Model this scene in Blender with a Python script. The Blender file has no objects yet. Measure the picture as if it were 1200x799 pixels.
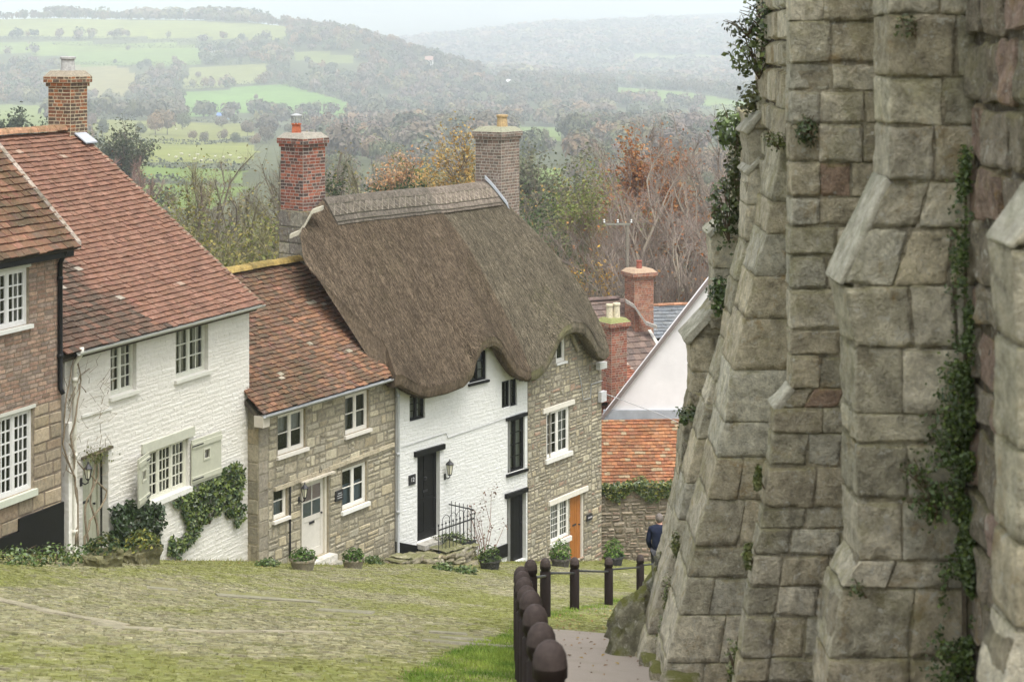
import bpy, math, random
import numpy as np
from mathutils import Vector

R = math.radians
rng = np.random.default_rng(11)
random.seed(11)
scene = bpy.context.scene
COL = scene.collection
F, CX, HY = 2000.0, 600.0, 50.0          # focal length in photo pixels, optical axis column, eye-level row

def P(x, y, Y):
    return np.array([(x - CX) * Y / F, Y, -(y - HY) * Y / F])

# ------------------------------------------------------------------ noise
def _hash(ix, iy, iz, seed):
    n = ix * 374761393 + iy * 668265263 + iz * 1274126177 + seed * 144664931
    n = (n ^ (n >> 13)) * 1274126177
    n = n ^ (n >> 16)
    return (n & 0x7fffffff) / float(0x7fffffff) * 2 - 1

def vnoise(p, seed=0):
    p = np.asarray(p, dtype=np.float64)
    i = np.floor(p).astype(np.int64); f = p - i
    u = f * f * (3 - 2 * f)
    r = 0
    with np.errstate(over='ignore'):
        for dx in (0, 1):
            for dy in (0, 1):
                for dz in (0, 1):
                    w = (u[..., 0] if dx else 1 - u[..., 0]) * (u[..., 1] if dy else 1 - u[..., 1]) * (u[..., 2] if dz else 1 - u[..., 2])
                    r = r + w * _hash(i[..., 0] + dx, i[..., 1] + dy, i[..., 2] + dz, seed)
    return r

def fbm(p, oct=3, seed=0):
    a, r, s = 1.0, 0, 1.0
    for k in range(oct):
        r = r + a * vnoise(np.asarray(p) * s, seed + k * 17)
        a *= .5; s *= 2.03
    return r

# ------------------------------------------------------------------ mesh collecting
ORIG = {}
class MB:
    def __init__(self):
        self.V = []; self.Fc = []; self.n = 0
    def add(self, verts, faces, col=(1, 1, 1), mi=0):
        v = np.asarray(verts, dtype=np.float64).reshape(-1, 3)
        groups = {}
        for f in faces:
            groups.setdefault(len(f), []).append(f)
        for k, fs in groups.items():
            fa = np.asarray(fs, dtype=np.int64) + self.n
            c = np.asarray(col, dtype=np.float64)
            c = np.tile(c[None, :3], (len(fa), 1)) if c.ndim == 1 else c
            self.Fc.append((fa, c, mi))
        self.V.append(v); self.n += len(v)
        return self
    def bulk(self, verts, faces, cols, mi=0):
        v = np.asarray(verts, dtype=np.float64).reshape(-1, 3)
        fa = np.asarray(faces, dtype=np.int64)
        c = np.asarray(cols, dtype=np.float64)
        if c.ndim == 1: c = np.tile(c[None], (len(fa), 1))
        self.Fc.append((fa + self.n, c, mi)); self.V.append(v); self.n += len(v)
        return self
    def quad(self, a, b, c, d, col=(1, 1, 1)):
        return self.add([a, b, c, d], [(0, 1, 2, 3)], col)
    def poly(self, pts, col=(1, 1, 1)):
        return self.add(pts, [tuple(range(len(pts)))], col)
    def hexa(self, c8, col=(1, 1, 1)):
        # corners ordered x fastest: (0,0,0),(1,0,0),(0,1,0),(1,1,0),(0,0,1)...
        return self.add(c8, [(0, 2, 3, 1), (4, 5, 7, 6), (0, 1, 5, 4), (2, 6, 7, 3), (0, 4, 6, 2), (1, 3, 7, 5)], col)
    def box(self, c, half, col=(1, 1, 1), ax=(1, 0, 0), ay=(0, 1, 0), az=(0, 0, 1)):
        c = np.asarray(c, float); ax, ay, az = (np.asarray(a, float) for a in (ax, ay, az))
        pts = [c + ax * half[0] * sx + ay * half[1] * sy + az * half[2] * sz for sz in (-1, 1) for sy in (-1, 1) for sx in (-1, 1)]
        return self.hexa(pts, col)
    def tube(self, pts, rad, seg=8, col=(1, 1, 1), cap=True):
        pts = [np.asarray(p, float) for p in pts]
        rad = [rad] * len(pts) if np.isscalar(rad) else rad
        V = []; up = np.array([0.13, 0.21, 1.0])
        a_prev = None
        for i, p in enumerate(pts):
            t = pts[min(i + 1, len(pts) - 1)] - pts[max(i - 1, 0)]
            t = t / (np.linalg.norm(t) + 1e-9)
            if a_prev is None:
                a = np.cross(t, up)
                if np.linalg.norm(a) < .05: a = np.cross(t, (1, 0, 0))
            else:
                a = a_prev - t * a_prev.dot(t)
            a = a / (np.linalg.norm(a) + 1e-9); b = np.cross(t, a); a_prev = a
            for k in range(seg):
                th = 2 * math.pi * k / seg
                V.append(p + (a * math.cos(th) + b * math.sin(th)) * rad[i])
        fs = []
        for i in range(len(pts) - 1):
            for k in range(seg):
                k2 = (k + 1) % seg
                fs.append((i * seg + k, i * seg + k2, (i + 1) * seg + k2, (i + 1) * seg + k))
        self.add(V, fs, col)
        if cap:
            n = self.n - len(V)
            self.Fc.append((np.array([[n + k for k in range(seg - 1, -1, -1)]]), np.array([col], float), 0))
            m = n + (len(pts) - 1) * seg
            self.Fc.append((np.array([[m + k for k in range(seg)]]), np.array([col], float), 0))
        return self
    def lathe(self, c, prof, seg=20, col=(1, 1, 1), axis=None, sq=None):
        c = np.asarray(c, float); V = []; fs = []
        for (r, z) in prof:
            for k in range(seg):
                th = 2 * math.pi * (k + .5) / seg
                V.append(c + np.array([r * math.cos(th), r * math.sin(th), z]))
        for i in range(len(prof) - 1):
            for k in range(seg):
                k2 = (k + 1) % seg
                fs.append((i * seg + k, i * seg + k2, (i + 1) * seg + k2, (i + 1) * seg + k))
        self.add(V, fs, col)
        return self
    def build(self, name, mat, parent=None, origin=None, smooth=False, **props):
        V = np.concatenate(self.V) if self.V else np.zeros((0, 3))
        if parent is not None: o = ORIG[parent.name]
        else: o = np.asarray(origin if origin is not None else (V[:, 0].mean(), V[:, 1].mean(), V[:, 2].min()), float)
        me = bpy.data.meshes.new(name)
        me.vertices.add(len(V)); me.vertices.foreach_set('co', (V - o).astype(np.float32).ravel())
        idx = np.concatenate([f[0].ravel() for f in self.Fc])
        tot = np.concatenate([np.full(len(f[0]), f[0].shape[1]) for f in self.Fc])
        st = np.concatenate([[0], np.cumsum(tot)[:-1]])
        me.loops.add(len(idx)); me.loops.foreach_set('vertex_index', idx.astype(np.int32))
        me.polygons.add(len(tot)); me.polygons.foreach_set('loop_start', st.astype(np.int32))
        try: me.polygons.foreach_set('loop_total', tot.astype(np.int32))
        except Exception: pass
        me.polygons.foreach_set('material_index', np.concatenate([np.full(len(f[0]), f[2]) for f in self.Fc]).astype(np.int32))
        me.polygons.foreach_set('use_smooth', np.full(len(tot), smooth))
        me.update(calc_edges=True)
        c = np.concatenate([f[1] for f in self.Fc]); c4 = np.ones((len(c), 4)); c4[:, :3] = c
        at = me.attributes.new('Col', 'FLOAT_COLOR', 'FACE'); at.data.foreach_set('color', c4.astype(np.float32).ravel())
        me.validate()
        for m in (mat if isinstance(mat, (list, tuple)) else [mat]): me.materials.append(m)
        ob = bpy.data.objects.new(name, me); COL.objects.link(ob)
        if parent is not None: ob.parent = parent
        else: ob.location = Vector(o)
        ORIG[ob.name] = o
        for k, v in props.items(): ob[k] = v
        return ob

def thing(name, loc, label, cat, group=None):
    o = bpy.data.objects.new(name, None); COL.objects.link(o); o.location = Vector([float(a) for a in loc])
    o.empty_display_size = .2
    o['label'] = label; o['category'] = cat
    if group: o['group'] = group
    ORIG[o.name] = np.asarray(loc, float)
    return o

def tag(o, label, cat, group=None):
    o['label'] = label; o['category'] = cat
    if group: o['group'] = group
    return o

def dup(src, loc, rz=0, sc=1.0, label=None, group=None):
    def cp(o, par):
        c = o.copy(); COL.objects.link(c); ORIG[c.name] = ORIG.get(o.name)
        if par is not None: c.parent = par
        for ch in list(o.children): cp(ch, c)
        return c
    r = cp(src, None); r.location = Vector([float(a) for a in loc]); r.rotation_euler = (0, 0, rz)
    r.scale = (sc, sc, sc) if np.isscalar(sc) else sc
    if label: r['label'] = label
    if group: r['group'] = group
    return r

# ------------------------------------------------------------------ materials
class G:
    def __init__(s, name):
        s.m = bpy.data.materials.new(name); s.m.use_nodes = True
        s.t = s.m.node_tree; s.b = s.t.nodes['Principled BSDF']; s.out = s.t.nodes['Material Output']
    def n(s, t, **kw):
        nd = s.t.nodes.new(t)
        for k, v in kw.items():
            if k.startswith('_'): setattr(nd, k[1:], v)
            else: s.put(nd, k, v)
        return nd
    def put(s, nd, k, v):
        i = nd.inputs[int(k[1:])] if (k[0] == 'i' and k[1:].isdigit()) else nd.inputs[k.replace('_', ' ')]
        if isinstance(v, bpy.types.NodeSocket): s.t.links.new(v, i)
        else:
            if isinstance(v, tuple) and len(v) == 3 and i.type == 'RGBA': v = (*v, 1)
            i.default_value = v
    def pos(s, scale=(1, 1, 1)):
        g = s.n('ShaderNodeNewGeometry').outputs['Position']
        return s.n('ShaderNodeVectorMath', _operation='MULTIPLY', i0=g, i1=scale).outputs[0] if scale != (1, 1, 1) else g
    def noise(s, scale, detail=4, rough=.55, vec=None, dist=0.):
        nd = s.n('ShaderNodeTexNoise', Scale=scale, Detail=detail, Roughness=rough, Distortion=dist)
        s.put(nd, 'Vector', vec if vec is not None else s.pos())
        return nd.outputs['Fac']
    def ramp(s, fac, a, b, lo=0., hi=1.):
        return s.n('ShaderNodeMapRange', _clamp=True, i0=fac, i1=a, i2=b, i3=lo, i4=hi).outputs[0]
    def mix(s, fac, a, b, mode='MIX'):
        nd = s.n('ShaderNodeMix', _data_type='RGBA', _blend_type=mode)
        for k, v in ((0, fac), (6, a), (7, b)):
            i = nd.inputs[k]
            if isinstance(v, bpy.types.NodeSocket): s.t.links.new(v, i)
            else: i.default_value = (*v, 1) if isinstance(v, tuple) and len(v) == 3 else v
        return nd.outputs[2]
    def math(s, op, a, b=0.):
        return s.n('ShaderNodeMath', _operation=op, i0=a, i1=b).outputs[0]
    def col(s): return s.n('ShaderNodeAttribute', _attribute_name='Col').outputs['Color']
    def bump(s, h, strength=.5, dist=.02, normal=None):
        nd = s.n('ShaderNodeBump', Strength=strength, Distance=dist, Height=h)
        if normal is not None: s.put(nd, 'Normal', normal)
        return nd.outputs[0]
    def done(s, color, rough=.85, normal=None, spec=.3, **kw):
        s.put(s.b, 'Base Color', color); s.put(s.b, 'Roughness', rough); s.put(s.b, 'Specular IOR Level', spec)
        if normal is not None: s.put(s.b, 'Normal', normal)
        for k, v in kw.items(): s.put(s.b, k, v)
        return s.m

def grey(c, v): return (c[0] * v, c[1] * v, c[2] * v)

def mat_masonry(name, lichen=.0, moss=.0, ochre=.0, scale=1., bumps=.6, bdist=.015, dark=.0, mosscol=(.06, .075, .018), con=1., stain=.0):
    g = G(name); c = g.col()
    n1 = g.noise(6 * scale, 6, .65); n2 = g.noise(28 * scale, 5, .7)
    v = g.math('ADD', g.ramp(n1, .25, .75, 1 - .38 * con, 1 + .28 * con), g.ramp(n2, .3, .7, -.16 * con, .16 * con))
    c = g.mix(1., c, g.n('ShaderNodeCombineColor', i0=v, i1=v, i2=v).outputs[0], 'MULTIPLY')
    if dark:
        c = g.mix(g.ramp(g.noise(1.6 * scale, 5, .7, g.pos((1, 1, .55))), .52, .72, 0., dark), c, (.06, .052, .04))
    if stain:
        c = g.mix(g.ramp(g.noise(.9 * scale, 6, .72, g.pos((1, 1, .6)), .5), .53, .68, 0., stain), c, (.075, .068, .045))
    if ochre:
        c = g.mix(g.ramp(g.noise(2.7 * scale, 6, .7, dist=.6), .56, .70, 0., ochre), c, (.34, .22, .07))
    if lichen:
        c = g.mix(g.ramp(g.noise(34 * scale, 4, .7), .60, .68, 0., lichen * .7), c, (.58, .56, .47))
        c = g.mix(g.ramp(g.noise(9 * scale, 7, .72), .57, .66, 0., lichen), c, (.55, .54, .47))
    if moss:
        nz = g.n('ShaderNodeSeparateXYZ', i0=g.n('ShaderNodeNewGeometry').outputs['Normal']).outputs[2]
        m = g.math('ADD', g.noise(1.9 * scale, 7, .7, dist=.4), g.ramp(nz, -.2, 1., -.06, .22))
        c = g.mix(g.ramp(m, .53, .68, 0., moss), c, mosscol)
    h = g.math('ADD', g.math('MULTIPLY', n1, .7), g.math('MULTIPLY', n2, .55))
    h = g.math('ADD', h, g.math('MULTIPLY', g.noise(90 * scale, 3, .6), .25))
    return g.done(c, .92, g.bump(h, bumps, bdist), .2)

def mat_plain(name, color=None, rough=.6, bump=.15, bscale=30, spec=.4, var=.12, metal=0.):
    g = G(name); c = g.col() if color is None else color
    n = g.noise(bscale * .25, 5, .6); v = g.ramp(n, .25, .75, 1 - var, 1 + var)
    c = g.mix(1., c, g.n('ShaderNodeCombineColor', i0=v, i1=v, i2=v).outputs[0], 'MULTIPLY')
    return g.done(c, rough, g.bump(g.noise(bscale, 4), bump, .01), spec, Metallic=metal)

M = {}
M['rubble'] = mat_masonry('rubble_stone', lichen=.25, moss=.10, ochre=.2, scale=2.2, bumps=.8, bdist=.02, dark=.35)
M['abbey'] = mat_masonry('abbey_stone', lichen=.85, moss=.48, ochre=.55, scale=1.7, bumps=1., bdist=.05, dark=.24, mosscol=(.22, .205, .065), con=1.5, stain=.28)
M['brick'] = mat_masonry('old_brick', lichen=.25, moss=.12, scale=2.5, bumps=.5, bdist=.01, dark=.35)
M['chim'] = mat_masonry('chimney_brick', lichen=.35, moss=.15, scale=3, bumps=.5, bdist=.01, dark=.25)
M['tile'] = mat_masonry('clay_tile', lichen=.22, moss=.25, scale=2.4, bumps=.4, bdist=.008, dark=.25, mosscol=(.07, .06, .03), stain=.3)
M['tile_old'] = mat_masonry('mossy_clay_tile', lichen=.25, moss=.4, ochre=.1, scale=2.6, bumps=.5, bdist=.01, dark=.35, mosscol=(.075, .07, .025), stain=.45)
def mat_white(name):
    g = G(name); c = g.col()
    n1 = g.noise(1.1, 6, .65, g.pos((1, 1, .6))); n2 = g.noise(14, 6, .7)
    c = g.mix(g.ramp(n1, .5, .75, 0., .22), c, (.5, .49, .42))
    c = g.mix(g.ramp(g.noise(7, 7, .75), .66, .74, 0., .35), c, (.42, .4, .34))
    h = g.math('ADD', g.noise(9, 5, .6), g.math('MULTIPLY', n2, .5))
    return g.done(c, .85, g.bump(h, .75, .025), .25)
M['white'] = mat_white('limewashed_brick')
M['paint'] = mat_plain('painted_joinery', None, .5, .1, 40, .4, .08)
M['black'] = mat_plain('black_paint', (.008, .008, .0085), .45, .15, 30, .25, .3)
M['iron'] = mat_plain('black_iron', (.018, .018, .02), .5, .2, 60, .5, .3)
M['metal'] = mat_plain('grey_gutter', (.33, .34, .34), .5, .1, 40, .5, .15)
M['lead'] = mat_plain('lead_flashing', (.36, .38, .41), .55, .3, 12, .4, .2)
M['dark'] = mat_plain('dark_interior', (.012, .011, .01), .9, .0, 10, .1)
M['pot'] = mat_masonry('chimney_pot', lichen=.2, scale=3, bumps=.3, bdist=.006, dark=.2)
M['cloth'] = mat_plain('curtain_cloth', None, .9, .2, 20, .1, .12)
M['render'] = mat_plain('smooth_render', (.74, .715, .715), .85, .2, 5, .2, .09)
def mat_wood(name, base, rough=.45, sc=(14, 14, 1.2), spec=.4):
    g = G(name); n = g.noise(3, 6, .6, g.pos(sc))
    c = g.mix(g.ramp(n, .3, .7), grey(base, .7), grey(base, 1.2))
    return g.done(c, rough, g.bump(n, .25, .006), spec)
M['oak'] = mat_wood('varnished_oak', (.36, .135, .032), .4)
M['post'] = mat_wood('stained_timber', (.013, .0075, .006), .6, (40, 40, 3), .2)
M['bark'] = mat_masonry('bark', moss=.3, scale=3, bumps=.8, bdist=.02, dark=.3)
def mat_glass():
    g = G('window_glass')
    gl = g.n('ShaderNodeBsdfGlossy', Roughness=.03); g.put(gl, 'Color', (.9, .93, .97))
    tr = g.n('ShaderNodeBsdfTransparent'); g.put(tr, 'Color', (.72, .75, .76))
    nrm = g.bump(g.noise(5, 2), .08, .02); g.put(gl, 'Normal', nrm)
    fr = g.n('ShaderNodeFresnel', IOR=1.5)
    mx = g.n('ShaderNodeMixShader', i0=g.math('ADD', g.math('MULTIPLY', fr.outputs[0], 1.0), .03), i1=tr.outputs[0], i2=gl.outputs[0])
    g.t.links.new(mx.outputs[0], g.out.inputs[0]); return g.m
M['glass'] = mat_glass()
def mat_leaf(name, trans=.35, objrand=None, rough=.6, spec=.3):
    g = G(name); c = g.col()
    if objrand:
        r = g.n('ShaderNodeObjectInfo').outputs['Random']
        cr = g.n('ShaderNodeValToRGB', i0=r); cr.color_ramp.interpolation = 'LINEAR'
        els = cr.color_ramp.elements
        for k, cc in enumerate(objrand):
            e = els[k] if k < 2 else els.new(0.5)
            e.color = (*cc, 1)
        for k in range(len(objrand)): els[k].position = k / (len(objrand) - 1)
        c = g.mix(1., c, cr.outputs[0], 'MULTIPLY')
    df = g.n('ShaderNodeBsdfTranslucent'); g.put(df, 'Color', c)
    g.put(g.b, 'Base Color', c); g.put(g.b, 'Roughness', rough); g.put(g.b, 'Specular IOR Level', spec)
    mx = g.n('ShaderNodeMixShader', i0=trans, i1=g.b.outputs[0], i2=df.outputs[0])
    g.t.links.new(mx.outputs[0], g.out.inputs[0]); return g.m
M['leaf'] = mat_leaf('leaves')
M['ivyleaf'] = mat_leaf('ivy_leaves', .15, None, .35, .5)
M['farleaf'] = mat_leaf('far_foliage', .2)
M['grass'] = mat_leaf('grass_blades', .4)

# ------------------------------------------------------------------ the ground
RES = [(0.5, 24, -.12), (.55, 27, -.22), (1.1, 30, -.33), (1.9, 33, -.33), (2.8, 37, -.4), (4, 41, -.45), (-5.7, 37, -.2), (-5.4, 37.5, -.28),
       (-2.8, 41.2, -.06), (-4.2, 39, -.2), (.4, 45.3, -.1), (2.5, 48.5, .1), (-8.2, 31.3, .07), (-7, 34, -.05), (1.3, 18, 0), (.2, 12, 0), (1.2, 46, -.05), (-1.5, 43, .05)]
FY = [-40, 0, 46, 50, 60, 90, 150, 250, 400, 900, 1500, 2000, 2500, 3000, 4500, 6500, 9000, 14000]
FZ = [9.1, -1.6, -13.9, -15.0, -17.3, -23.0, -30, -40, -48, -60, -63, -62, -62, -62, -64, -50, -40, -40]
def gz(X, Y):
    X = np.asarray(X, float); Y = np.asarray(Y, float)
    base = np.interp(Y, FY, FZ)
    Yc = np.clip(Y, -10, 60)
    near = np.clip((62 - Y) / 14, 0, 1)
    lat = -.07 * np.clip(X, -14, 8)
    w0 = .12; num = 0; den = w0
    for (a, b, r) in RES:
        w = np.exp(-((X - a) ** 2 + (Y - b) ** 2) / (2 * 3.2 ** 2)); num = num + w * r; den = den + w
    r = num / den
    z = (-1.6 - .267 * Yc) * near + base * (1 - near) + lat * np.clip((110 - Y) / 50, 0, 1) + r * near
    # the bank of paving below the cottages and small waves of the old surface
    z = z + .03 * vnoise(np.stack([X * .5, Y * .5, X * 0], -1), 5) * np.clip((60 - Y) / 10, 0, 1)
    # far country: rolling fields and ridges
    t = X / np.maximum(Y, 30.)
    d = np.clip((Y - 150) / 500, 0, 1)
    q = np.stack([X / 420, Y / 420, X * 0], -1)
    z = z + d * 9 * fbm(q, 3, 3)
    def bump(t0, wt, y0, wy, h, pw=2):
        return h * np.exp(-np.abs((t - t0) / wt) ** pw) * np.exp(-((Y - y0) / wy) ** 2)
    z = z + bump(-.36, .27, 2750, 620, 92, 8) + bump(-.08, .065, 2300, 300, 42) + bump(.06, .15, 4300, 700, 92)
    z = z + bump(.15, .16, 5600, 900, 132) + bump(-.0, .24, 8200, 1200, 440) + bump(-.2, .25, 7000, 1400, 240) + bump(.3, .2, 9500, 1500, 190)
    return z
def gz1(x, y): return float(gz(np.array([x]), np.array([y]))[0])

def ground_at(px, py, lo=3., hi=80.):
    """where the ray through a photo pixel meets the ground"""
    Y = np.linspace(lo, hi, 1500) if hi < 200 else np.geomspace(lo, hi, 3000)
    X = (px - CX) * Y / F; Z = -(py - HY) * Y / F
    k = np.argmax(Z <= gz(X, Y))
    return X[k], Y[k], Z[k]

def wallX(Y): return 1.99 + .036 * Y
# ------------------------------------------------------------------ facade lines (X, Y) of the row of cottages
def pxY(px, Y): return np.array([(px - CX) * Y / F, Y])
H1B = pxY(72, 31.0); H1D = np.array([.425, 1.0]); H1D /= np.linalg.norm(H1D)
H1A = H1B - H1D * 9.0
H2A = pxY(76, 31.35); H2B = pxY(292, 37.05)
H3A = pxY(303, 36.85); H3B = pxY(463, 41.25)
TA = pxY(464, 41.3); TB = pxY(618, 45.35)
H4B = pxY(705, 48.5)
FLINE = np.array([H1A - H1D * 20, H1B, H2A, H2B, H3A, H3B, TB, H4B, H4B + [.3, 6]])
def facX(Y): return np.interp(Y, FLINE[:, 1], FLINE[:, 0])

BOLL = [(.18, 8.1), (.165, 9.6), (.15, 11.0), (.135, 12.4), (.12, 13.8), (.11, 15.3), (.105, 16.9), (.1, 18.5),
        (.235, 21.5), (.52, 26.6), (1.1, 30.0), (1.87, 33.0), (2.78, 37.0), (3.75, 40.5)]
_bl = np.array([(.25, 0)] + BOLL + [(3.8, 60)])
def bollX(Y): return np.interp(Y, _bl[:, 1], _bl[:, 0])

def inpoly(px, py, poly):
    inside = np.zeros(np.shape(px), bool); n = len(poly)
    for i in range(n):
        x1, y1 = poly[i]; x2, y2 = poly[(i + 1) % n]
        if y1 == y2: continue
        c = ((y1 > py) != (y2 > py)) & (px < (x2 - x1) * (py - y1) / (y2 - y1) + x1)
        inside ^= c
    return inside
def proj(X, Y, Z):
    Y = np.maximum(Y, .1)
    return CX + F * X / Y, HY - F * Z / Y
def fan_ground(pts): return [tuple(ground_at(a, b)[:2]) for a, b in pts]

# ------------------------------------------------------------------ terrain
FIELDS = [  # open land, as outlines seen from the hill top
    ([(-60, 20), (230, 25), (340, 31), (335, 46), (120, 44), (-60, 43)], (.185, .235, .085)),
    ([(-60, 48), (230, 52), (232, 62), (80, 66), (-60, 60)], (.15, .22, .075)),
    ([(80, 62), (240, 58), (236, 76), (84, 78)], (.14, .225, .07)),
    ([(78, 77), (150, 79), (164, 96), (150, 114), (80, 116), (40, 90)], (.2, .21, .105)),
    ([(222, 78), (318, 76), (312, 97), (214, 106)], (.185, .225, .09)),
    ([(212, 110), (330, 98), (415, 122), (412, 136), (300, 132), (214, 138)], (.12, .235, .062)),
    ([(-40, 122), (60, 124), (60, 150), (-40, 156)], (.15, .21, .06)),
    ([(100, 140), (300, 146), (300, 158), (230, 168), (130, 172)], (.165, .2, .065)),
    ([(160, 165), (292, 167), (302, 178), (290, 192), (164, 190)], (.17, .215, .062)),
    ([(150, 192), (288, 200), (284, 216), (150, 208)], (.13, .215, .05)),
    ([(150, 214), (290, 220), (250, 245), (150, 240)], (.13, .22, .05)),
    ([(718, 102), (800, 108), (880, 121), (876, 128), (780, 122), (722, 118)], (.14, .23, .075)),
    ([(600, 148), (660, 150), (656, 166), (602, 164)], (.14, .22, .07)),
    ([(608, 196), (660, 198), (655, 232), (610, 236)], (.14, .23, .06)),
    ([(650, 262), (742, 262), (735, 325), (650, 318)], (.165, .235, .05)),
    ([(340, 60), (420, 64), (410, 74), (345, 72)], (.15, .2, .08)),
    ([(700, 62), (860, 66), (900, 76), (760, 76)], (.15, .2, .08)),
    ([(830, 120), (905, 128), (905, 150), (850, 146)], (.15, .21, .07)),
    ([(560, 72), (600, 75), (596, 82), (560, 80)], (.18, .2, .1)),
]
def build_terrain():
    a = np.concatenate([np.linspace(-180, -26, 40), np.linspace(-25, 25, 260), np.linspace(26, 180, 40)])
    r = np.concatenate([np.linspace(.5, 60, 90), np.geomspace(61, 11500, 420)])
    A, Rr = np.meshgrid(np.radians(a), r)
    X = Rr * np.sin(A); Y = Rr * np.cos(A)
    Z = gz(X, Y) - .06 * np.clip((80 - Y) / 15, 0, 1)
    n, m = X.shape
    V = np.stack([X, Y, Z], -1).reshape(-1, 3)
    i, j = np.meshgrid(np.arange(n - 1), np.arange(m - 1), indexing='ij')
    f = np.stack([i * m + j, i * m + j + 1, (i + 1) * m + j + 1, (i + 1) * m + j], -1).reshape(-1, 4)
    c = V[f].mean(1)
    px, py = proj(c[:, 0], c[:, 1], c[:, 2])
    k = fbm(np.stack([c[:, 0] / 90, c[:, 1] / 90, c[:, 0] * 0], -1), 3, 9)[:, None]
    col = np.array([.075, .082, .04]) * (1 + .25 * k)
    front = c[:, 1] > 200
    for poly, cc in FIELDS:
        ins = front & inpoly(px, py, poly)
        col[ins] = (np.array(cc) * np.array([.88, .76, .62]) * (1 + .10 * k))[ins]
    nearm = (c[:, 1] < 110); col[nearm] = (np.array([.085, .09, .035]) * (1 + .3 * k))[nearm]
    mb = MB(); mb.bulk(V, f, np.clip(col, 0, 1))
    g = G('meadow_ground'); cc = g.col()
    v = g.ramp(g.noise(.06, 6, .65), .3, .7, .8, 1.2)
    cc = g.mix(1., cc, g.n('ShaderNodeCombineColor', i0=v, i1=v, i2=v).outputs[0], 'MULTIPLY')
    g.done(cc, .95, g.bump(g.noise(2, 5), .4, .1), .1)
    o = mb.build('terrain', g.m, origin=(0, 0, 0), smooth=True); o['kind'] = 'structure'
build_terrain()

VERGE = fan_ground([(455, 815), (478, 790), (520, 766), (575, 748), (600, 738), (612, 730)])
VERGE = VERGE + [(.1, 14.0), (.15, 6), (-1.6, 6)]
UPPER = fan_ground([(-60, 690), (0, 704), (140, 737), (300, 742), (360, 735), (430, 715), (560, 692), (640, 686)]) + [(1.0, 40), (2.0, 47), (-20, 47), (-20, 22)]
DRAIN = [fan_ground([(-40, 690), (0, 703), (140, 733)]), fan_ground([(120, 731), (140, 736), (250, 741), (370, 741)])]
SLABS = [(315, 702, 1.6, .5, .3), (405, 716, .8, .5, 0), (560, 756, 1.25, .28, 0), (545, 749, .6, .3, .1), (525, 742, .5, .3, 0), (190, 690, .5, .3, .3)]

def seg_dist(X, Y, pts):
    d = np.full(np.shape(X), 1e9)
    for (x1, y1), (x2, y2) in zip(pts[:-1], pts[1:]):
        dx, dy = x2 - x1, y2 - y1; L = dx * dx + dy * dy
        t = np.clip(((X - x1) * dx + (Y - y1) * dy) / L, 0, 1)
        d = np.minimum(d, np.hypot(X - x1 - t * dx, Y - y1 - t * dy))
    return d

def moss_at(X, Y):
    q = np.stack([X * .55, Y * .35, X * 0], -1)
    m = .58 + .55 * fbm(q, 4, 21) + .35 * vnoise(np.stack([X * 4, Y * 3, X * 0], -1), 4)
    m = m + .6 * np.clip(1 - (X - facX(Y)) / 2.6, 0, 1)
    return np.clip(m, 0, 1)

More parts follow.
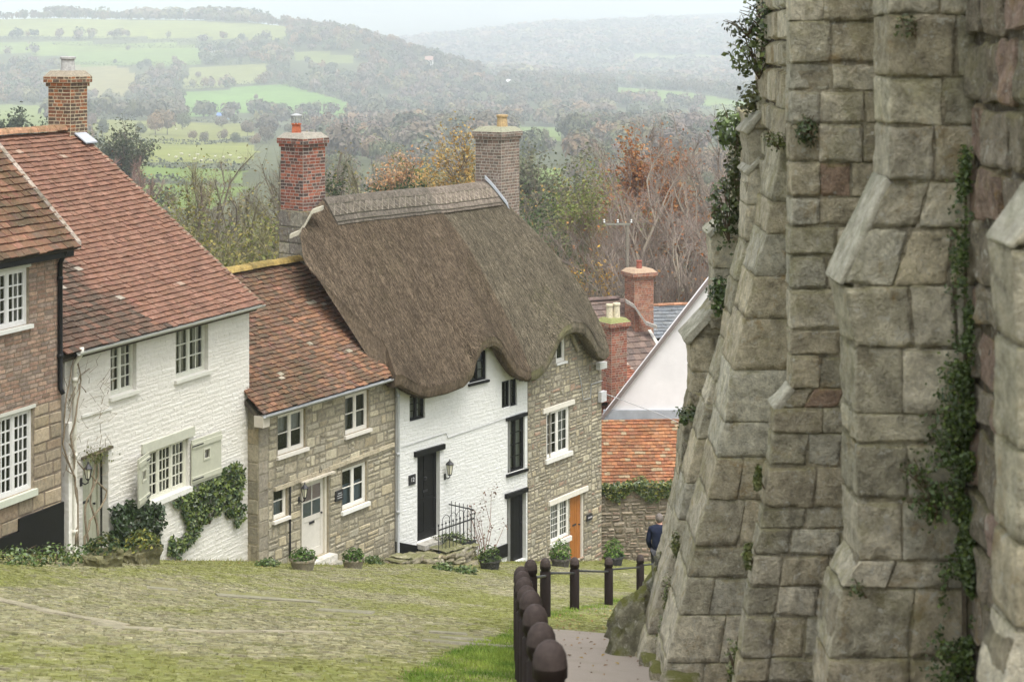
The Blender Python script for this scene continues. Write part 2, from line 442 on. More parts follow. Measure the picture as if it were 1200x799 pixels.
def build_street():
    xs = np.arange(-17, 9.01, .2); ys = np.arange(-8, 54.01, .2)
    X, Y = np.meshgrid(xs, ys); Z = gz(X, Y)
    n, m = X.shape
    V = np.stack([X, Y, Z], -1).reshape(-1, 3)
    i, j = np.meshgrid(np.arange(n - 1), np.arange(m - 1), indexing='ij')
    f = np.stack([i * m + j, i * m + j + 1, (i + 1) * m + j + 1, (i + 1) * m + j], -1).reshape(-1, 4)
    c = V[f].mean(1)
    keep = (c[:, 0] > facX(c[:, 1]) - .9) & (c[:, 0] < np.where(c[:, 1] < 25, wallX(np.minimum(c[:, 1], 24)) + .3, 8))
    f = f[keep]; c = c[keep]
    mo = moss_at(c[:, 0], c[:, 1])[:, None]
    col = np.array([.22, .20, .11]) * (1 - mo) + np.array([.17, .185, .045]) * mo
    mb = MB(); mb.bulk(V, f, col)
    # stone setts: rows across the street; in the upper part they turn to run square to the house fronts
    def setts(rot, region):
        ca, sa = math.cos(rot), math.sin(rot)
        U0, U1, W0, W1 = -24, 14, -4, 60
        cx, cy, hl, hw = [], [], [], []
        w = W0
        while w < W1:
            rw = random.uniform(.058, .088)
            L = rng.uniform(.08, .175, 380); u = U0 + np.cumsum(L) - rng.uniform(0, .3)
            cx.append(u - L / 2); cy.append(np.full(380, w + rw / 2) + rng.normal(0, .006, 380)); hl.append(L / 2 - .008); hw.append(np.full(380, rw / 2 - .0095))
            w += rw
        u = np.concatenate(cx); v = np.concatenate(cy); hl = np.concatenate(hl); hw = np.concatenate(hw)
        v = v + .12 * vnoise(np.stack([u * .35, v * .3, u * 0], -1), 31)
        x = u * ca - v * sa; y = u * sa + v * ca + 0
        up = inpoly(x, y, UPPER)
        ok = (up if region == 'up' else ~up)
        ok &= (y > 4) & (y < 52.5) & (x > facX(y) + .38 + .25 * vnoise(np.stack([x, y, x * 0], -1), 8)) & ~inpoly(x, y, VERGE)
        ok &= (x < np.where(y < 22.2, bollX(y) - .22, np.where(y < 25, wallX(np.minimum(y, 24)) - .1, 7.5)))
        ok &= ~((y > 22.2) & (np.abs(x - bollX(y)) < .18))
        for dl in DRAIN: ok &= seg_dist(x, y, dl) > .2
        for (sx, sy, a, b, _) in SLABS:
            gx, gy, _z = ground_at(sx, sy); ok &= ~((abs(x - gx) < a / 2 + .05) & (abs(y - gy) < b / 2 + .5))
        mo_ = moss_at(x, y)
        ok &= rng.random(len(x)) > .10 + .40 * (mo_ > .8)
        x, y, hl, hw, mo_ = x[ok], y[ok], hl[ok], hw[ok], mo_[ok]
        N = len(x); ang = rot + rng.normal(0, .05, N); ca = np.cos(ang); sa = np.sin(ang)
        VV = np.zeros((N, 8, 3)); lift = rng.uniform(.007, .022, N)
        tz = rng.normal(0, .004, (N, 4))
        for k, (sx, sy) in enumerate([(-1, -1), (1, -1), (1, 1), (-1, 1)]):
            for t in (0, 1):
                ins = .011 * t
                jx = rng.normal(0, .005, N); jy = rng.normal(0, .004, N)
                lx = sx * (hl - ins) + jx; ly = sy * (hw - ins) + jy
                wx = x + lx * ca - ly * sa; wy = y + lx * sa + ly * ca
                VV[:, k + 4 * t, 0] = wx; VV[:, k + 4 * t, 1] = wy
                VV[:, k + 4 * t, 2] = gz(wx, wy) + (lift + tz[:, k] if t else -.03)
        fq = np.array([[4, 5, 6, 7], [0, 1, 5, 4], [1, 2, 6, 5], [2, 3, 7, 6], [3, 0, 4, 7]])
        FF = (np.arange(N) * 8)[:, None, None] + fq[None]
        pal = np.array([[.33, .295, .20], [.29, .265, .185], [.36, .325, .225], [.31, .28, .18], [.275, .255, .185], [.33, .29, .215]])
        cc = pal[rng.integers(0, len(pal), N)] * np.array([.9, .93, .84]) * rng.uniform(.72, 1.22, (N, 1))
        mm = np.clip((mo_ - .22) * 1.25 + rng.normal(0, .15, N), 0, .75)[:, None]
        cc = cc * (1 - mm) + np.array([.195, .21, .05]) * mm
        mb.bulk(VV.reshape(-1, 3), FF.reshape(-1, 4), np.repeat(cc, 5, 0))
    setts(0.02, 'low'); setts(-.47, 'up')
    # worn pale drain stones and flat slabs
    def flag(x, y, a, b, ang, col):
        pts = []
        for t in (0, 1):
            for sx, sy in ((-1, -1), (1, -1), (1, 1), (-1, 1)):
                lx, ly = sx * (a / 2 - .02 * t) + random.gauss(0, .012), sy * (b / 2 - .02 * t) + random.gauss(0, .012)
                wx, wy = x + lx * math.cos(ang) - ly * math.sin(ang), y + lx * math.sin(ang) + ly * math.cos(ang)
                pts.append((wx, wy, gz1(wx, wy) + (.018 if t else -.04)))
        mb.add(pts, [(4, 5, 6, 7), (0, 1, 5, 4), (1, 2, 6, 5), (2, 3, 7, 6), (3, 0, 4, 7)], col)
    for dl in DRAIN:
        for (x1, y1), (x2, y2) in zip(dl[:-1], dl[1:]):
            L = math.hypot(x2 - x1, y2 - y1); t = 0
            while t < L:
                s = random.uniform(.35, .7); k = (t + s / 2) / L
                flag(x1 + (x2 - x1) * k, y1 + (y2 - y1) * k, s - .02, random.uniform(.2, .3), math.atan2(y2 - y1, x2 - x1), grey((.36, .32, .24), random.uniform(.8, 1.1)))
                t += s
    for (sx, sy, a, b, ang) in SLABS:
        gx, gy, _ = ground_at(sx, sy); flag(gx, gy, a, b, ang, grey((.28, .26, .20), random.uniform(.85, 1.1)))
    o = mb.build('cobbled_street', mat_masonry('cobbles', lichen=.25, moss=.35, scale=1.6, bumps=.7, bdist=.012, dark=.25, mosscol=(.105, .11, .03)), origin=(0, 0, 0))
    o['kind'] = 'structure'
build_street()

def build_path():
    ys = np.arange(-8, 22.01, .25); mb = MB(); V = []; 
    for y in ys:
        l = bollX(y) + .12; r = wallX(y) + .1
        for k in range(9):
            x = l + (r - l) * k / 8; V.append((x, y, gz1(x, y) + .035))
    n = len(ys); fs = [(i * 9 + k, i * 9 + k + 1, (i + 1) * 9 + k + 1, (i + 1) * 9 + k) for i in range(n - 1) for k in range(8)]
    mb.add(V, fs, (.27, .235, .20))
    m = (n - 1) * 9                                    # the end of the asphalt drops to the setts
    mb.add(V[m:m + 9] + [(a, b, c - .06) for a, b, c in V[m:m + 9]], [(k + 1, k, 9 + k, 10 + k) for k in range(8)], (.25, .21, .18))
    mb.add([p for i in range(n) for p in (V[i * 9], (V[i * 9][0], V[i * 9][1], V[i * 9][2] - .08))], [(2 * i, 2 * i + 2, 2 * i + 3, 2 * i + 1) for i in range(n - 1)], (.25, .21, .18))
    g = G('pale_asphalt'); c = g.col()
    v = g.ramp(g.noise(170, 3, .7), .3, .7, .8, 1.2); c = g.mix(1., c, g.n('ShaderNodeCombineColor', i0=v, i1=v, i2=v).outputs[0], 'MULTIPLY')
    c = g.mix(g.ramp(g.noise(1.6, 6, .65), .5, .72, 0, .5), c, (.2, .175, .13))
    g.done(c, .9, g.bump(g.noise(200, 3, .7), .5, .006), .2)
    o = mb.build('footpath', g.m, origin=(0, 0, 0), smooth=True); o['kind'] = 'structure'
build_path()

def blades(name, x, y, h, w, cols, label, cat):
    N = len(x); z = gz(x, y); a = rng.uniform(0, 6.28, N)
    lean = rng.normal(0, .45, (N, 2)) * h[:, None]
    V = np.zeros((N, 3, 3))
    V[:, 0] = np.stack([x - np.cos(a) * w, y - np.sin(a) * w, z - .01], -1)
    V[:, 1] = np.stack([x + np.cos(a) * w, y + np.sin(a) * w, z - .01], -1)
    V[:, 2] = np.stack([x + lean[:, 0], y + lean[:, 1], z + h], -1)
    mb = MB(); mb.bulk(V.reshape(-1, 3), np.arange(N * 3).reshape(-1, 3), cols)
    o = mb.build(name, M['grass'], origin=(0, 0, 0)); o['kind'] = 'stuff'; tag(o, label, cat)

def build_grass():
    # rough turf between the setts
    N = 230000; x = rng.uniform(-13, 4.5, N); y = rng.uniform(6, 52, N)
    mo = moss_at(x, y); tuft = vnoise(np.stack([x * 9, y * 7, x * 0], -1), 61)
    edge = np.clip(1 - (x - facX(y)) / 1.1, 0, 1)
    ok = (x > facX(y) + .05) & (x < np.where(y < 22.4, bollX(y) - .05, np.where(y < 25, wallX(np.minimum(y, 24)) - .1, 7))) & ~inpoly(x, y, VERGE)
    ok &= rng.random(N) < np.clip((mo - .55) * 1.1 + .35 * (tuft > .25) + edge * .8, 0, 1) * .5
    x, y, edge = x[ok], y[ok], edge[ok]; N = len(x)
    h = rng.uniform(.015, .04, N) * (1 + 1.6 * edge); w = rng.uniform(.006, .012, N)
    c = np.array([.20, .205, .06]) * rng.uniform(.65, 1.3, (N, 1)) + rng.uniform(0, .05, (N, 1)) * np.array([1, .8, .1])
    blades('street_turf', x, y, h, w, c, 'thin moss and short grass growing between the setts of the street', 'turf')
    # the bright verge beside the bollards and the strip under the far bollards
    N = 150000; x = rng.uniform(-2.2, 4.5, N); y = rng.uniform(6, 41, N)
    nz = vnoise(np.stack([x * 2.5, y * 2.5, x * 0], -1), 62)
    inv = inpoly(x, y, VERGE); strip = (np.abs(x - bollX(y) + .05) < .17 + .1 * nz) & (y > 14) & (y < 40)
    strip2 = (np.abs(x - bollX(y) - .3) < .35 + .25 * nz) & (y > 26) & (y < 36)
    ok = inv | (strip & (rng.random(N) < .8)) | (strip2 & (rng.random(N) < .45))
    x, y, inv = x[ok], y[ok], inv[ok]; N = len(x)
    # densify the near verge
    k = 3; xi = np.repeat(x[inv], k) + rng.normal(0, .05, inv.sum() * k); yi = np.repeat(y[inv], k) + rng.normal(0, .05, inv.sum() * k)
    x = np.concatenate([x, xi]); y = np.concatenate([y, yi]); N = len(x)
    h = rng.uniform(.02, .07, N) * np.clip(.8 + .5 * vnoise(np.stack([x * 1.5, y * 1.2, x * 0], -1), 64), .35, 1.4); w = rng.uniform(.004, .009, N)
    nz = vnoise(np.stack([x * 3, y * 2, x * 0], -1), 63)[:, None]
    c = (np.array([.19, .295, .05]) + np.array([.06, .02, .01]) * nz) * rng.uniform(.6, 1.25, (N, 1)) * (1 + .3 * nz) + rng.uniform(0, .05, (N, 1)) * np.array([1, .7, .15])
    blades('verge_grass', x, y, h, w, np.clip(c, 0, 1), 'bright green grass verge along the row of bollards', 'grass')
build_grass()
def fallen_leaves():
    N = 700; y = rng.uniform(7, 45, N); x = np.where(rng.random(N) < .55, bollX(y) + rng.uniform(.15, 1.5, N), facX(y) + np.abs(rng.normal(.6, .9, N)) + .2)
    ok = x < np.where(y < 24, wallX(np.minimum(y, 24)) - .35, 6); x, y = x[ok], y[ok]; N = len(x); z = gz(x, y) + np.where((y < 22) & (x > bollX(y) + .12), .045, .04)
    a = rng.uniform(0, 6.28, N); s = rng.uniform(.015, .035, N); V = np.stack([np.stack([x + np.cos(a + k * 1.57) * s * (1, .6, 1, .6)[k], y + np.sin(a + k * 1.57) * s * (1, .6, 1, .6)[k], z + (0, .008, .004, .01)[k]], -1) for k in range(4)], 1)
    mb = MB(); mb.bulk(V.reshape(-1, 3), np.arange(4 * N).reshape(-1, 4), np.array([[.28, .16, .06], [.2, .11, .05], [.34, .24, .08], [.14, .09, .05]])[rng.integers(0, 4, N)])
    o = mb.build('fallen_leaves', M['grass'], origin=(0, 0, 0)); o['kind'] = 'stuff'; tag(o, 'scattered brown fallen leaves on the path and the street edges', 'leaves')
fallen_leaves()

# ------------------------------------------------------------------ sky, sun, air, camera
def build_world():
    w = bpy.data.worlds.new('World'); scene.world = w; w.use_nodes = True
    nt = w.node_tree; bg = nt.nodes['Background']
    sky = nt.nodes.new('ShaderNodeTexSky'); sky.sky_type = 'NISHITA'; sky.sun_disc = False
    sky.sun_elevation = R(SUN_EL); sky.sun_rotation = R(SUN_ROT); sky.dust_density = 3.0; sky.air_density = 1.0; sky.altitude = 200
    hs = nt.nodes.new('ShaderNodeHueSaturation'); hs.inputs['Saturation'].default_value = .14
    nt.links.new(sky.outputs[0], hs.inputs['Color']); nt.links.new(hs.outputs[0], bg.inputs[0]); bg.inputs[1].default_value = .15
    L = bpy.data.lights.new('sun', 'SUN'); L.energy = 1.5; L.angle = R(30); L.color = (1, .96, .9)
    o = bpy.data.objects.new('sun', L); COL.objects.link(o)
    # Nishita rotation is clockwise from +Y seen from above
    d = Vector((math.sin(R(SUN_ROT)) * math.cos(R(SUN_EL)), math.cos(R(SUN_ROT)) * math.cos(R(SUN_EL)), math.sin(R(SUN_EL))))
    o.rotation_euler = d.to_track_quat('Z', 'Y').to_euler(); o.location = (0, 0, 60)
SUN_EL, SUN_ROT = 68, 150
build_world()

def build_haze():
    mb = MB(); mb.box((0, 0, 60), (12500, 12500, 235))
    m = bpy.data.materials.new('valley_air'); m.use_nodes = True; nt = m.node_tree
    nt.nodes.remove(nt.nodes['Principled BSDF'])
    v = nt.nodes.new('ShaderNodeVolumePrincipled'); v.inputs['Color'].default_value = (.86, .93, 1, 1)
    v.inputs['Density'].default_value = HAZE; v.inputs['Anisotropy'].default_value = .0
    nt.links.new(v.outputs[0], nt.nodes['Material Output'].inputs['Volume'])
    try: m.volume_intersection_method = 'ACCURATE'
    except Exception: pass
    o = mb.build('haze', m, origin=(0, 0, -175)); o['kind'] = 'stuff'; tag(o, 'pale autumn haze filling the valley', 'haze')
HAZE = .00029
build_haze()

cam = bpy.data.cameras.new('camera'); co = bpy.data.objects.new('camera', cam); COL.objects.link(co); scene.camera = co
cam.sensor_width = 36; cam.lens = 36 * F / 1200; cam.shift_y = -(399.5 - HY) / 1200; cam.clip_start = .1; cam.clip_end = 40000
co.location = (0, 0, 0); co.rotation_euler = (R(90), 0, 0)
cam.dof.use_dof = True; cam.dof.focus_distance = 43; cam.dof.aperture_fstop = 5.0
vs = scene.view_settings; vs.view_transform = 'Standard'; vs.look = 'None'; vs.gamma = 1; vs.use_curve_mapping = False
vs.exposure = 1.3
scene.render.engine = 'CYCLES'; cy = scene.cycles
cy.use_denoising = True; cy.max_bounces = 6; cy.diffuse_bounces = 3; cy.glossy_bounces = 2; cy.transparent_max_bounces = 12; cy.volume_bounces = 1; cy.transmission_bounces = 2
cy.use_adaptive_sampling = True; cy.adaptive_threshold = .02
# ------------------------------------------------------------------ facades
class Fac:
    def __init__(s, a, b):
        s.a = np.asarray(a, float); s.b = np.asarray(b, float); v = s.b - s.a
        s.L = np.linalg.norm(v); s.d = v / s.L; s.n = np.array([s.d[1], -s.d[0]])
    def s_at(s, px, o=0.):
        k = (px - CX) / F; ax = s.a + s.n * o
        return (k * ax[1] - ax[0]) / (s.d[0] - k * s.d[1])
    def Y(s, ss, o=0.): return s.a[1] + s.d[1] * ss + s.n[1] * o
    def at(s, px, py, o=0.):
        ss = s.s_at(px, o); return ss, -(py - HY) * s.Y(ss, o) / F
    def rect(s, x0, x1, yt, yb, o=0.):
        m = s.s_at((x0 + x1) / 2, o); Y = s.Y(m, o)
        return [s.s_at(x0, o), s.s_at(x1, o), -(yb - HY) * Y / F, -(yt - HY) * Y / F]
    def pt(s, ss, o, z):
        p = s.a + s.d * ss + s.n * o; return np.array([p[0], p[1], z])
    def ground(s, ss, o=0.):
        p = s.pt(ss, o, 0); return gz1(p[0], p[1])
    def box(s, mb, s0, s1, o0, o1, z0, z1, col=(1, 1, 1)):
        mb.hexa([s.pt(a, o, z) for z in (z0, z1) for o in (o0, o1) for a in (s0, s1)], col)
    def strip(s, mb, p0, p1, wd, o0, o1, col=(1, 1, 1)):
        """a bar between two (s, z) points in the facade plane"""
        (a, b), (c, d) = p0, p1; L = math.hypot(c - a, d - b); ux, uz = (c - a) / L, (d - b) / L; nx, nz = -uz * wd / 2, ux * wd / 2
        q = [(a - nx, b - nz), (c - nx, d - nz), (a + nx, b + nz), (c + nx, d + nz)]
        mb.hexa([s.pt(q[i][0], o0, q[i][1]) for i in range(4)] + [s.pt(q[i][0], o1, q[i][1]) for i in range(4)], col)

def wall_core(mb, fac, s0, s1, zb, zt, holes, off=0., reveal=.16, col=(.3, .28, .22), rcol=None, back=True):
    """front sheet with real openings, their reveals, and a dark back to each"""
    rcol = rcol or col
    S = sorted(set([s0, s1] + [min(max(h[k], s0), s1) for h in holes for k in (0, 1)])); Z = sorted(set([zb, zt] + [min(max(h[k], zb), zt) for h in holes for k in (2, 3)]))
    for a, b in zip(S[:-1], S[1:]):
        for c, d in zip(Z[:-1], Z[1:]):
            ms, mz = (a + b) / 2, (c + d) / 2
            if any(h[0] < ms < h[1] and h[2] < mz < h[3] for h in holes): continue
            mb.quad(fac.pt(a, off, c), fac.pt(b, off, c), fac.pt(b, off, d), fac.pt(a, off, d), col)
    for h in holes:
        a, b, c, d = h[:4]; r = off - reveal - .45
        for o0, o1, cc in ((off, off - reveal, rcol), (off - reveal, r, (.03, .028, .025))):
            mb.quad(fac.pt(a, o0, c), fac.pt(a, o0, d), fac.pt(a, o1, d), fac.pt(a, o1, c), cc)
            mb.quad(fac.pt(b, o0, d), fac.pt(b, o0, c), fac.pt(b, o1, c), fac.pt(b, o1, d), cc)
            mb.quad(fac.pt(a, o0, d), fac.pt(b, o0, d), fac.pt(b, o1, d), fac.pt(a, o1, d), cc)
            mb.quad(fac.pt(b, o0, c), fac.pt(a, o0, c), fac.pt(a, o1, c), fac.pt(b, o1, c), cc)
        mb.quad(fac.pt(a, r, c), fac.pt(b, r, c), fac.pt(b, r, d), fac.pt(a, r, d), (.02, .018, .016))

def stones(mb, fac, s0, s1, zb, zt, holes, ch, ln, relief, gap, pal, off=0., jit=.5, bev=.014, tilt=0.0, irregular=0., clip=None, colfn=None, var=.2):
    z = zb
    VV = []; CC = []
    while z < zt - .02:
        h = min(random.uniform(*ch), zt - z)
        if zt - z - h < ch[0] * .5: h = zt - z
        ivs = [(s0, s1)]
        for H in holes:
            if H[2] < z + h * .75 and H[3] > z + h * .25:
                nv = []
                for a, b in ivs:
                    if H[1] <= a or H[0] >= b: nv.append((a, b)); continue
                    if H[0] > a: nv.append((a, H[0]))
                    if H[1] < b: nv.append((H[1], b))
                ivs = nv
        for a, b in ivs:
            s = a
            while s < b - .01:
                l = random.uniform(*ln)
                if irregular and random.random() < .35: l *= .6
                if b - s - l < ln[0] * .6: l = b - s
                e = s + l
                cells = [(s, e, z, z + h)]
                if irregular and h > ch[0] * 1.25 and random.random() < irregular:
                    k = z + h * random.uniform(.4, .6); cells = [(s, e, z, k), (s, e, k, z + h)]
                for (a1, b1, c1, d1) in cells:
                    if clip and not clip((a1 + b1) / 2, (c1 + d1) / 2): continue
                    g = gap / 2; jj = gap * jit
                    J = lambda: random.uniform(-jj, jj)
                    tl = tilt * ((a1 + b1) / 2 - s0)
                    base = [(a1 + g + J(), c1 + g + J() + tl), (b1 - g + J(), c1 + g + J() + tl), (b1 - g + J(), d1 - g + J() + tl), (a1 + g + J(), d1 - g + J() + tl)]
                    r = relief * random.uniform(.35, 1.); bv = min(bev, (b1 - a1) * .2, (d1 - c1) * .25)
                    ins = [(1, 1), (-1, 1), (-1, -1), (1, -1)]
                    fr = [(p[0] + i[0] * bv * random.uniform(.5, 1.6), p[1] + i[1] * bv * random.uniform(.5, 1.6)) for p, i in zip(base, ins)]
                    V = [fac.pt(p[0], off - .02, p[1]) for p in base] + [fac.pt(p[0], off + r * random.uniform(.75, 1.1), p[1]) for p in fr]
                    VV.append(V); cc = pal[random.randrange(len(pal))]
                    cc = grey(cc, random.uniform(1 - var, 1 + var))
                    if colfn: cc = colfn((a1 + b1) / 2, (c1 + d1) / 2, cc)
                    CC.append(cc)
                s = e
        z += h
    N = len(VV)
    if not N: return
    fq = np.array([[4, 5, 6, 7], [0, 1, 5, 4], [1, 2, 6, 5], [2, 3, 7, 6], [3, 0, 4, 7]])
    FF = (np.arange(N) * 8)[:, None, None] + fq[None]
    mb.bulk(np.array(VV).reshape(-1, 3), FF.reshape(-1, 4), np.repeat(np.array(CC), 5, 0))

PAL_RUB = [(.40, .355, .255), (.36, .32, .235), (.44, .395, .29), (.32, .285, .205), (.39, .335, .23), (.36, .33, .255), (.38, .34, .26), (.30, .265, .195)]
PAL_WHITE = [(.64, .615, .56), (.655, .635, .58), (.62, .595, .54)]
PAL_BRICK = [(.26, .12, .075), (.21, .10, .065), (.30, .15, .09), (.18, .09, .06), (.27, .155, .105), (.23, .135, .09)]

def window(house, fac, r, mat, col, casements=2, cols=1, rows=2, fw=.05, bar=.018, inset=.08, sill=None, lintel=None, curtain=None, off=0., leaded=False, sillmat=None, glasscol=None, lintelcol=None):
    s0, s1, z0, z1 = r; o1 = off - inset; o0 = o1 - .06
    mb = MB()
    fac.box(mb, s0, s0 + fw, o0, o1, z0, z1, col); fac.box(mb, s1 - fw, s1, o0, o1, z0, z1, col)
    fac.box(mb, s0 + fw, s1 - fw, o0, o1, z1 - fw, z1, col); fac.box(mb, s0 + fw, s1 - fw, o0, o1, z0, z0 + fw * 1.1, col)
    a, b = s0 + fw, s1 - fw; W = (b - a) / casements
    for k in range(casements):
        l, rr = a + W * k, a + W * (k + 1)
        if k: fac.box(mb, l - fw * .45, l + fw * .45, o0 + .004, o1 - .004, z0 + fw * 1.1, z1 - fw, col)
        cf = fw * .55; x0 = l + (fw * .45 if k else 0); x1 = rr - (fw * .45 if k < casements - 1 else 0)
        zz0, zz1 = z0 + fw * 1.1, z1 - fw
        fac.box(mb, x0 + .002, x0 + cf, o0 + .012, o1 - .01, zz0, zz1, col); fac.box(mb, x1 - cf, x1 - .002, o0 + .012, o1 - .01, zz0, zz1, col)
        fac.box(mb, x0 + cf, x1 - cf, o0 + .012, o1 - .01, zz0 + .002, zz0 + cf, col); fac.box(mb, x0 + cf, x1 - cf, o0 + .012, o1 - .01, zz1 - cf, zz1 - .002, col)
        for q in range(1, cols):
            m = x0 + cf + (x1 - x0 - 2 * cf) * q / cols
            fac.box(mb, m - bar / 2, m + bar / 2, o0 + .02, o1 - .018, zz0 + cf, zz1 - cf, col)
        for q in range(1, rows):
            m = zz0 + cf + (zz1 - zz0 - 2 * cf) * q / rows
            fac.box(mb, x0 + cf, x1 - cf, o0 + .022, o1 - .02, m - bar / 2, m + bar / 2, col)
    w = mb.build('window', mat, house)
    g = MB(); q_ = o0 + .03; g.quad(fac.pt(s0 + fw * .8, q_, z0 + fw * .8), fac.pt(s1 - fw * .8, q_, z0 + fw * .8), fac.pt(s1 - fw * .8, q_, z1 - fw * .8), fac.pt(s0 + fw * .8, q_, z1 - fw * .8), (.5, .5, .5)); g.build('pane', M['glass'], w)
    if curtain:
        cc, spans = curtain
        for (u0, u1, v0, v1) in spans:
            c = MB()
            n = 14; oo = o0 - .05
            V = []; aa, bb = a + (b - a) * u0, a + (b - a) * u1
            for k in range(n + 1):
                ss = aa + (bb - aa) * k / n; o = oo + .012 * math.sin(k * 1.9)
                V += [fac.pt(ss, o, z0 + (z1 - z0) * v0), fac.pt(ss, o, z0 + (z1 - z0) * v1)]
            c.add(V, [(2 * k, 2 * k + 2, 2 * k + 3, 2 * k + 1) for k in range(n)], cc)
            c.build('curtain', M['cloth'], w)
    if sill:
        ov, ht, cs = sill; m = MB(); fac.box(m, s0 - ov, s1 + ov, o0 - .02, off + .07, z0 - ht, z0 - .002, cs); m.build('sill', sillmat or mat, w)
    if lintel:
        ov, ht, cs, pr = lintel; m = MB(); fac.box(m, s0 - ov, s1 + ov, o0, off + pr, z1 + .002, z1 + ht, cs); m.build('lintel', sillmat or mat, w)
    return w

def tiled_roof(mb, fac, s0, s1, o_e, z_e, o_r, z_r, gauge, width, pal, under=.07, clip=None, colfn=None, sag=.03, seed=0, ragged=.012):
    """individual clay tiles laid in courses from eave (o_e, z_e) up to ridge (o_r, z_r)"""
    S = math.hypot(o_r - o_e, z_r - z_e); uo, uz = (o_r - o_e) / S, (z_r - z_e) / S; no, nz = uz, -uo      # slope and outward normal in (o, z)
    if nz < 0: no, nz = -no, -nz
    def pt(s, t, h):
        hh = h - sag * math.sin(math.pi * min(max((s - s0) / (s1 - s0), 0), 1)) * math.sin(math.pi * min(max(t / S, 0), 1))
        return fac.pt(s, o_e + uo * t + no * hh, z_e + uz * t + nz * hh)
    VV = []; CC = []
    rows = int(S / gauge)
    for r in range(rows + 1):
        t0 = r * gauge - .03; t1 = min(t0 + gauge * 1.5, S)
        s = s0 - (width / 2 if r % 2 else 0) + random.uniform(-.01, .01)
        wob = .012 * vnoise(np.array([[r * .7, 0, seed]]))[0]
        while s < s1:
            a, b = max(s, s0 + random.uniform(-.015, .015)), min(s + width - .006, s1 + random.uniform(-.02, .02))
            s += width
            if b - a < .04: continue
            if clip and not clip((a + b) / 2, t0): continue
            tt = t0 + random.gauss(0, ragged * .5) + wob; th = random.uniform(.018, .026); l1 = .032 + random.uniform(-.004, .010); tw = random.gauss(0, .004)
            VV.append([pt(a, tt, l1 + th + tw), pt(b, tt, l1 + th - tw), pt(b, t1, .012), pt(a, t1, .012), pt(a, tt, l1 - .006 + tw), pt(b, tt, l1 - .006 - tw), pt(b, t1, 0), pt(a, t1, 0)])
            c = grey(pal[random.randrange(len(pal))], random.uniform(.86, 1.14))
            if colfn: c = colfn((a + b) / 2, t0 / S, c)
            CC.append(c)
    N = len(VV); fq = np.array([[0, 1, 2, 3], [4, 5, 1, 0], [5, 6, 2, 1], [7, 4, 0, 3]])
    FF = (np.arange(N) * 8)[:, None, None] + fq[None]
    mb.bulk(np.array(VV).reshape(-1, 3), FF.reshape(-1, 4), np.repeat(np.array(CC), 4, 0))
    # boarding below the tiles
    q = [pt(a, t, h) for h in (-under - sag * 1.4, -.004 - sag * 1.3) for t in (0, S) for a in (s0 + .02, s1 - .02)]
    mb.hexa(q, (.06, .05, .04))
    return pt

def ridge_tiles(mb, fac, s0, s1, o, z, col, r=.13, L=.32):
    s = s0
    while s < s1 - .05:
        e = min(s + L, s1); rr = r * random.uniform(.96, 1.05); zz = z + random.uniform(-.012, .012); n = 7; V = []
        for (ss, k) in ((s, 1.04), (e + .02, .98)):
            for i in range(n):
                th = math.pi * i / (n - 1); V.append(fac.pt(ss, o + math.cos(th) * rr * k, zz + math.sin(th) * rr * .85 * k))
        c = grey(col, random.uniform(.75, 1.25))
        mb.add(V, [(i, i + 1, n + i + 1, n + i) for i in range(n - 1)] + [tuple(range(n - 1, -1, -1)), tuple(range(n, 2 * n))], c)
        s = e

def shell(mb, fac, s0, s1, depth, zb, zt, zr, orr, col, front=False):
    """side, gable and back walls behind a facade"""
    for s, flip in ((s0, 0), (s1, 1)):
        pts = [fac.pt(s, 0, zb), fac.pt(s, 0, zt), fac.pt(s, orr, zr), fac.pt(s, -depth, zt), fac.pt(s, -depth, zb)]
        mb.poly(pts[::-1] if flip else pts, col)
    mb.quad(fac.pt(s1, -depth, zb), fac.pt(s0, -depth, zb), fac.pt(s0, -depth, zt), fac.pt(s1, -depth, zt), col)

def chimney(house, c, d, w, l, z0, z1, pal, mat, cap=2, ch=.08, mort=(.42, .38, .31), corb=.04, name='chimney', capcol=None):
    """brick stack with oversailing courses; c = (x, y), d = unit direction of its length l, w across"""
    d = np.asarray(d, float); n = np.array([d[1], -d[0]]); c = np.asarray(c, float); mb = MB()
    def ring(hw, hl, za, zb_, p, gap=.012, rel=.006, chh=None):
        cs = [c + d * sx * hl + n * sy * hw for sx, sy in ((-1, -1), (1, -1), (1, 1), (-1, 1))]
        mb.hexa([np.append(cs[i], z) for z in (za, zb_) for i in (0, 1, 3, 2)], mort)
        q = (chh or ch)
        for i in range(4):
            f = Fac(cs[(i + 1) % 4], cs[i])
            stones(mb, f, 0, f.L, za, zb_, [], (q * .97, q * 1.03), (.11, .23), rel, gap, p, bev=.004, jit=.25)
    ring(w / 2, l / 2, z0, z1 - .30, pal)
    ring(w / 2 + corb, l / 2 + corb, z1 - .30, z1 - .21, pal); ring(w / 2 + corb * 2, l / 2 + corb * 2, z1 - .21, z1 - .07, pal)
    o = mb.build(name, mat, house)
    k = MB(); cc = capcol or (.36, .35, .27)
    hw, hl = w / 2 + corb * 1.9, l / 2 + corb * 1.9
    cs = lambda s: [c + d * sx * hl * s + n * sy * hw * s for sx, sy in ((-1, -1), (1, -1), (-1, 1), (1, 1))]
    k.hexa([np.append(p, z1 - .069) for p in cs(1.)] + [np.append(p, z1 + .06) for p in cs(.72)], cc)
    k.build('mortar_cap', M['pot'], o)
    return o

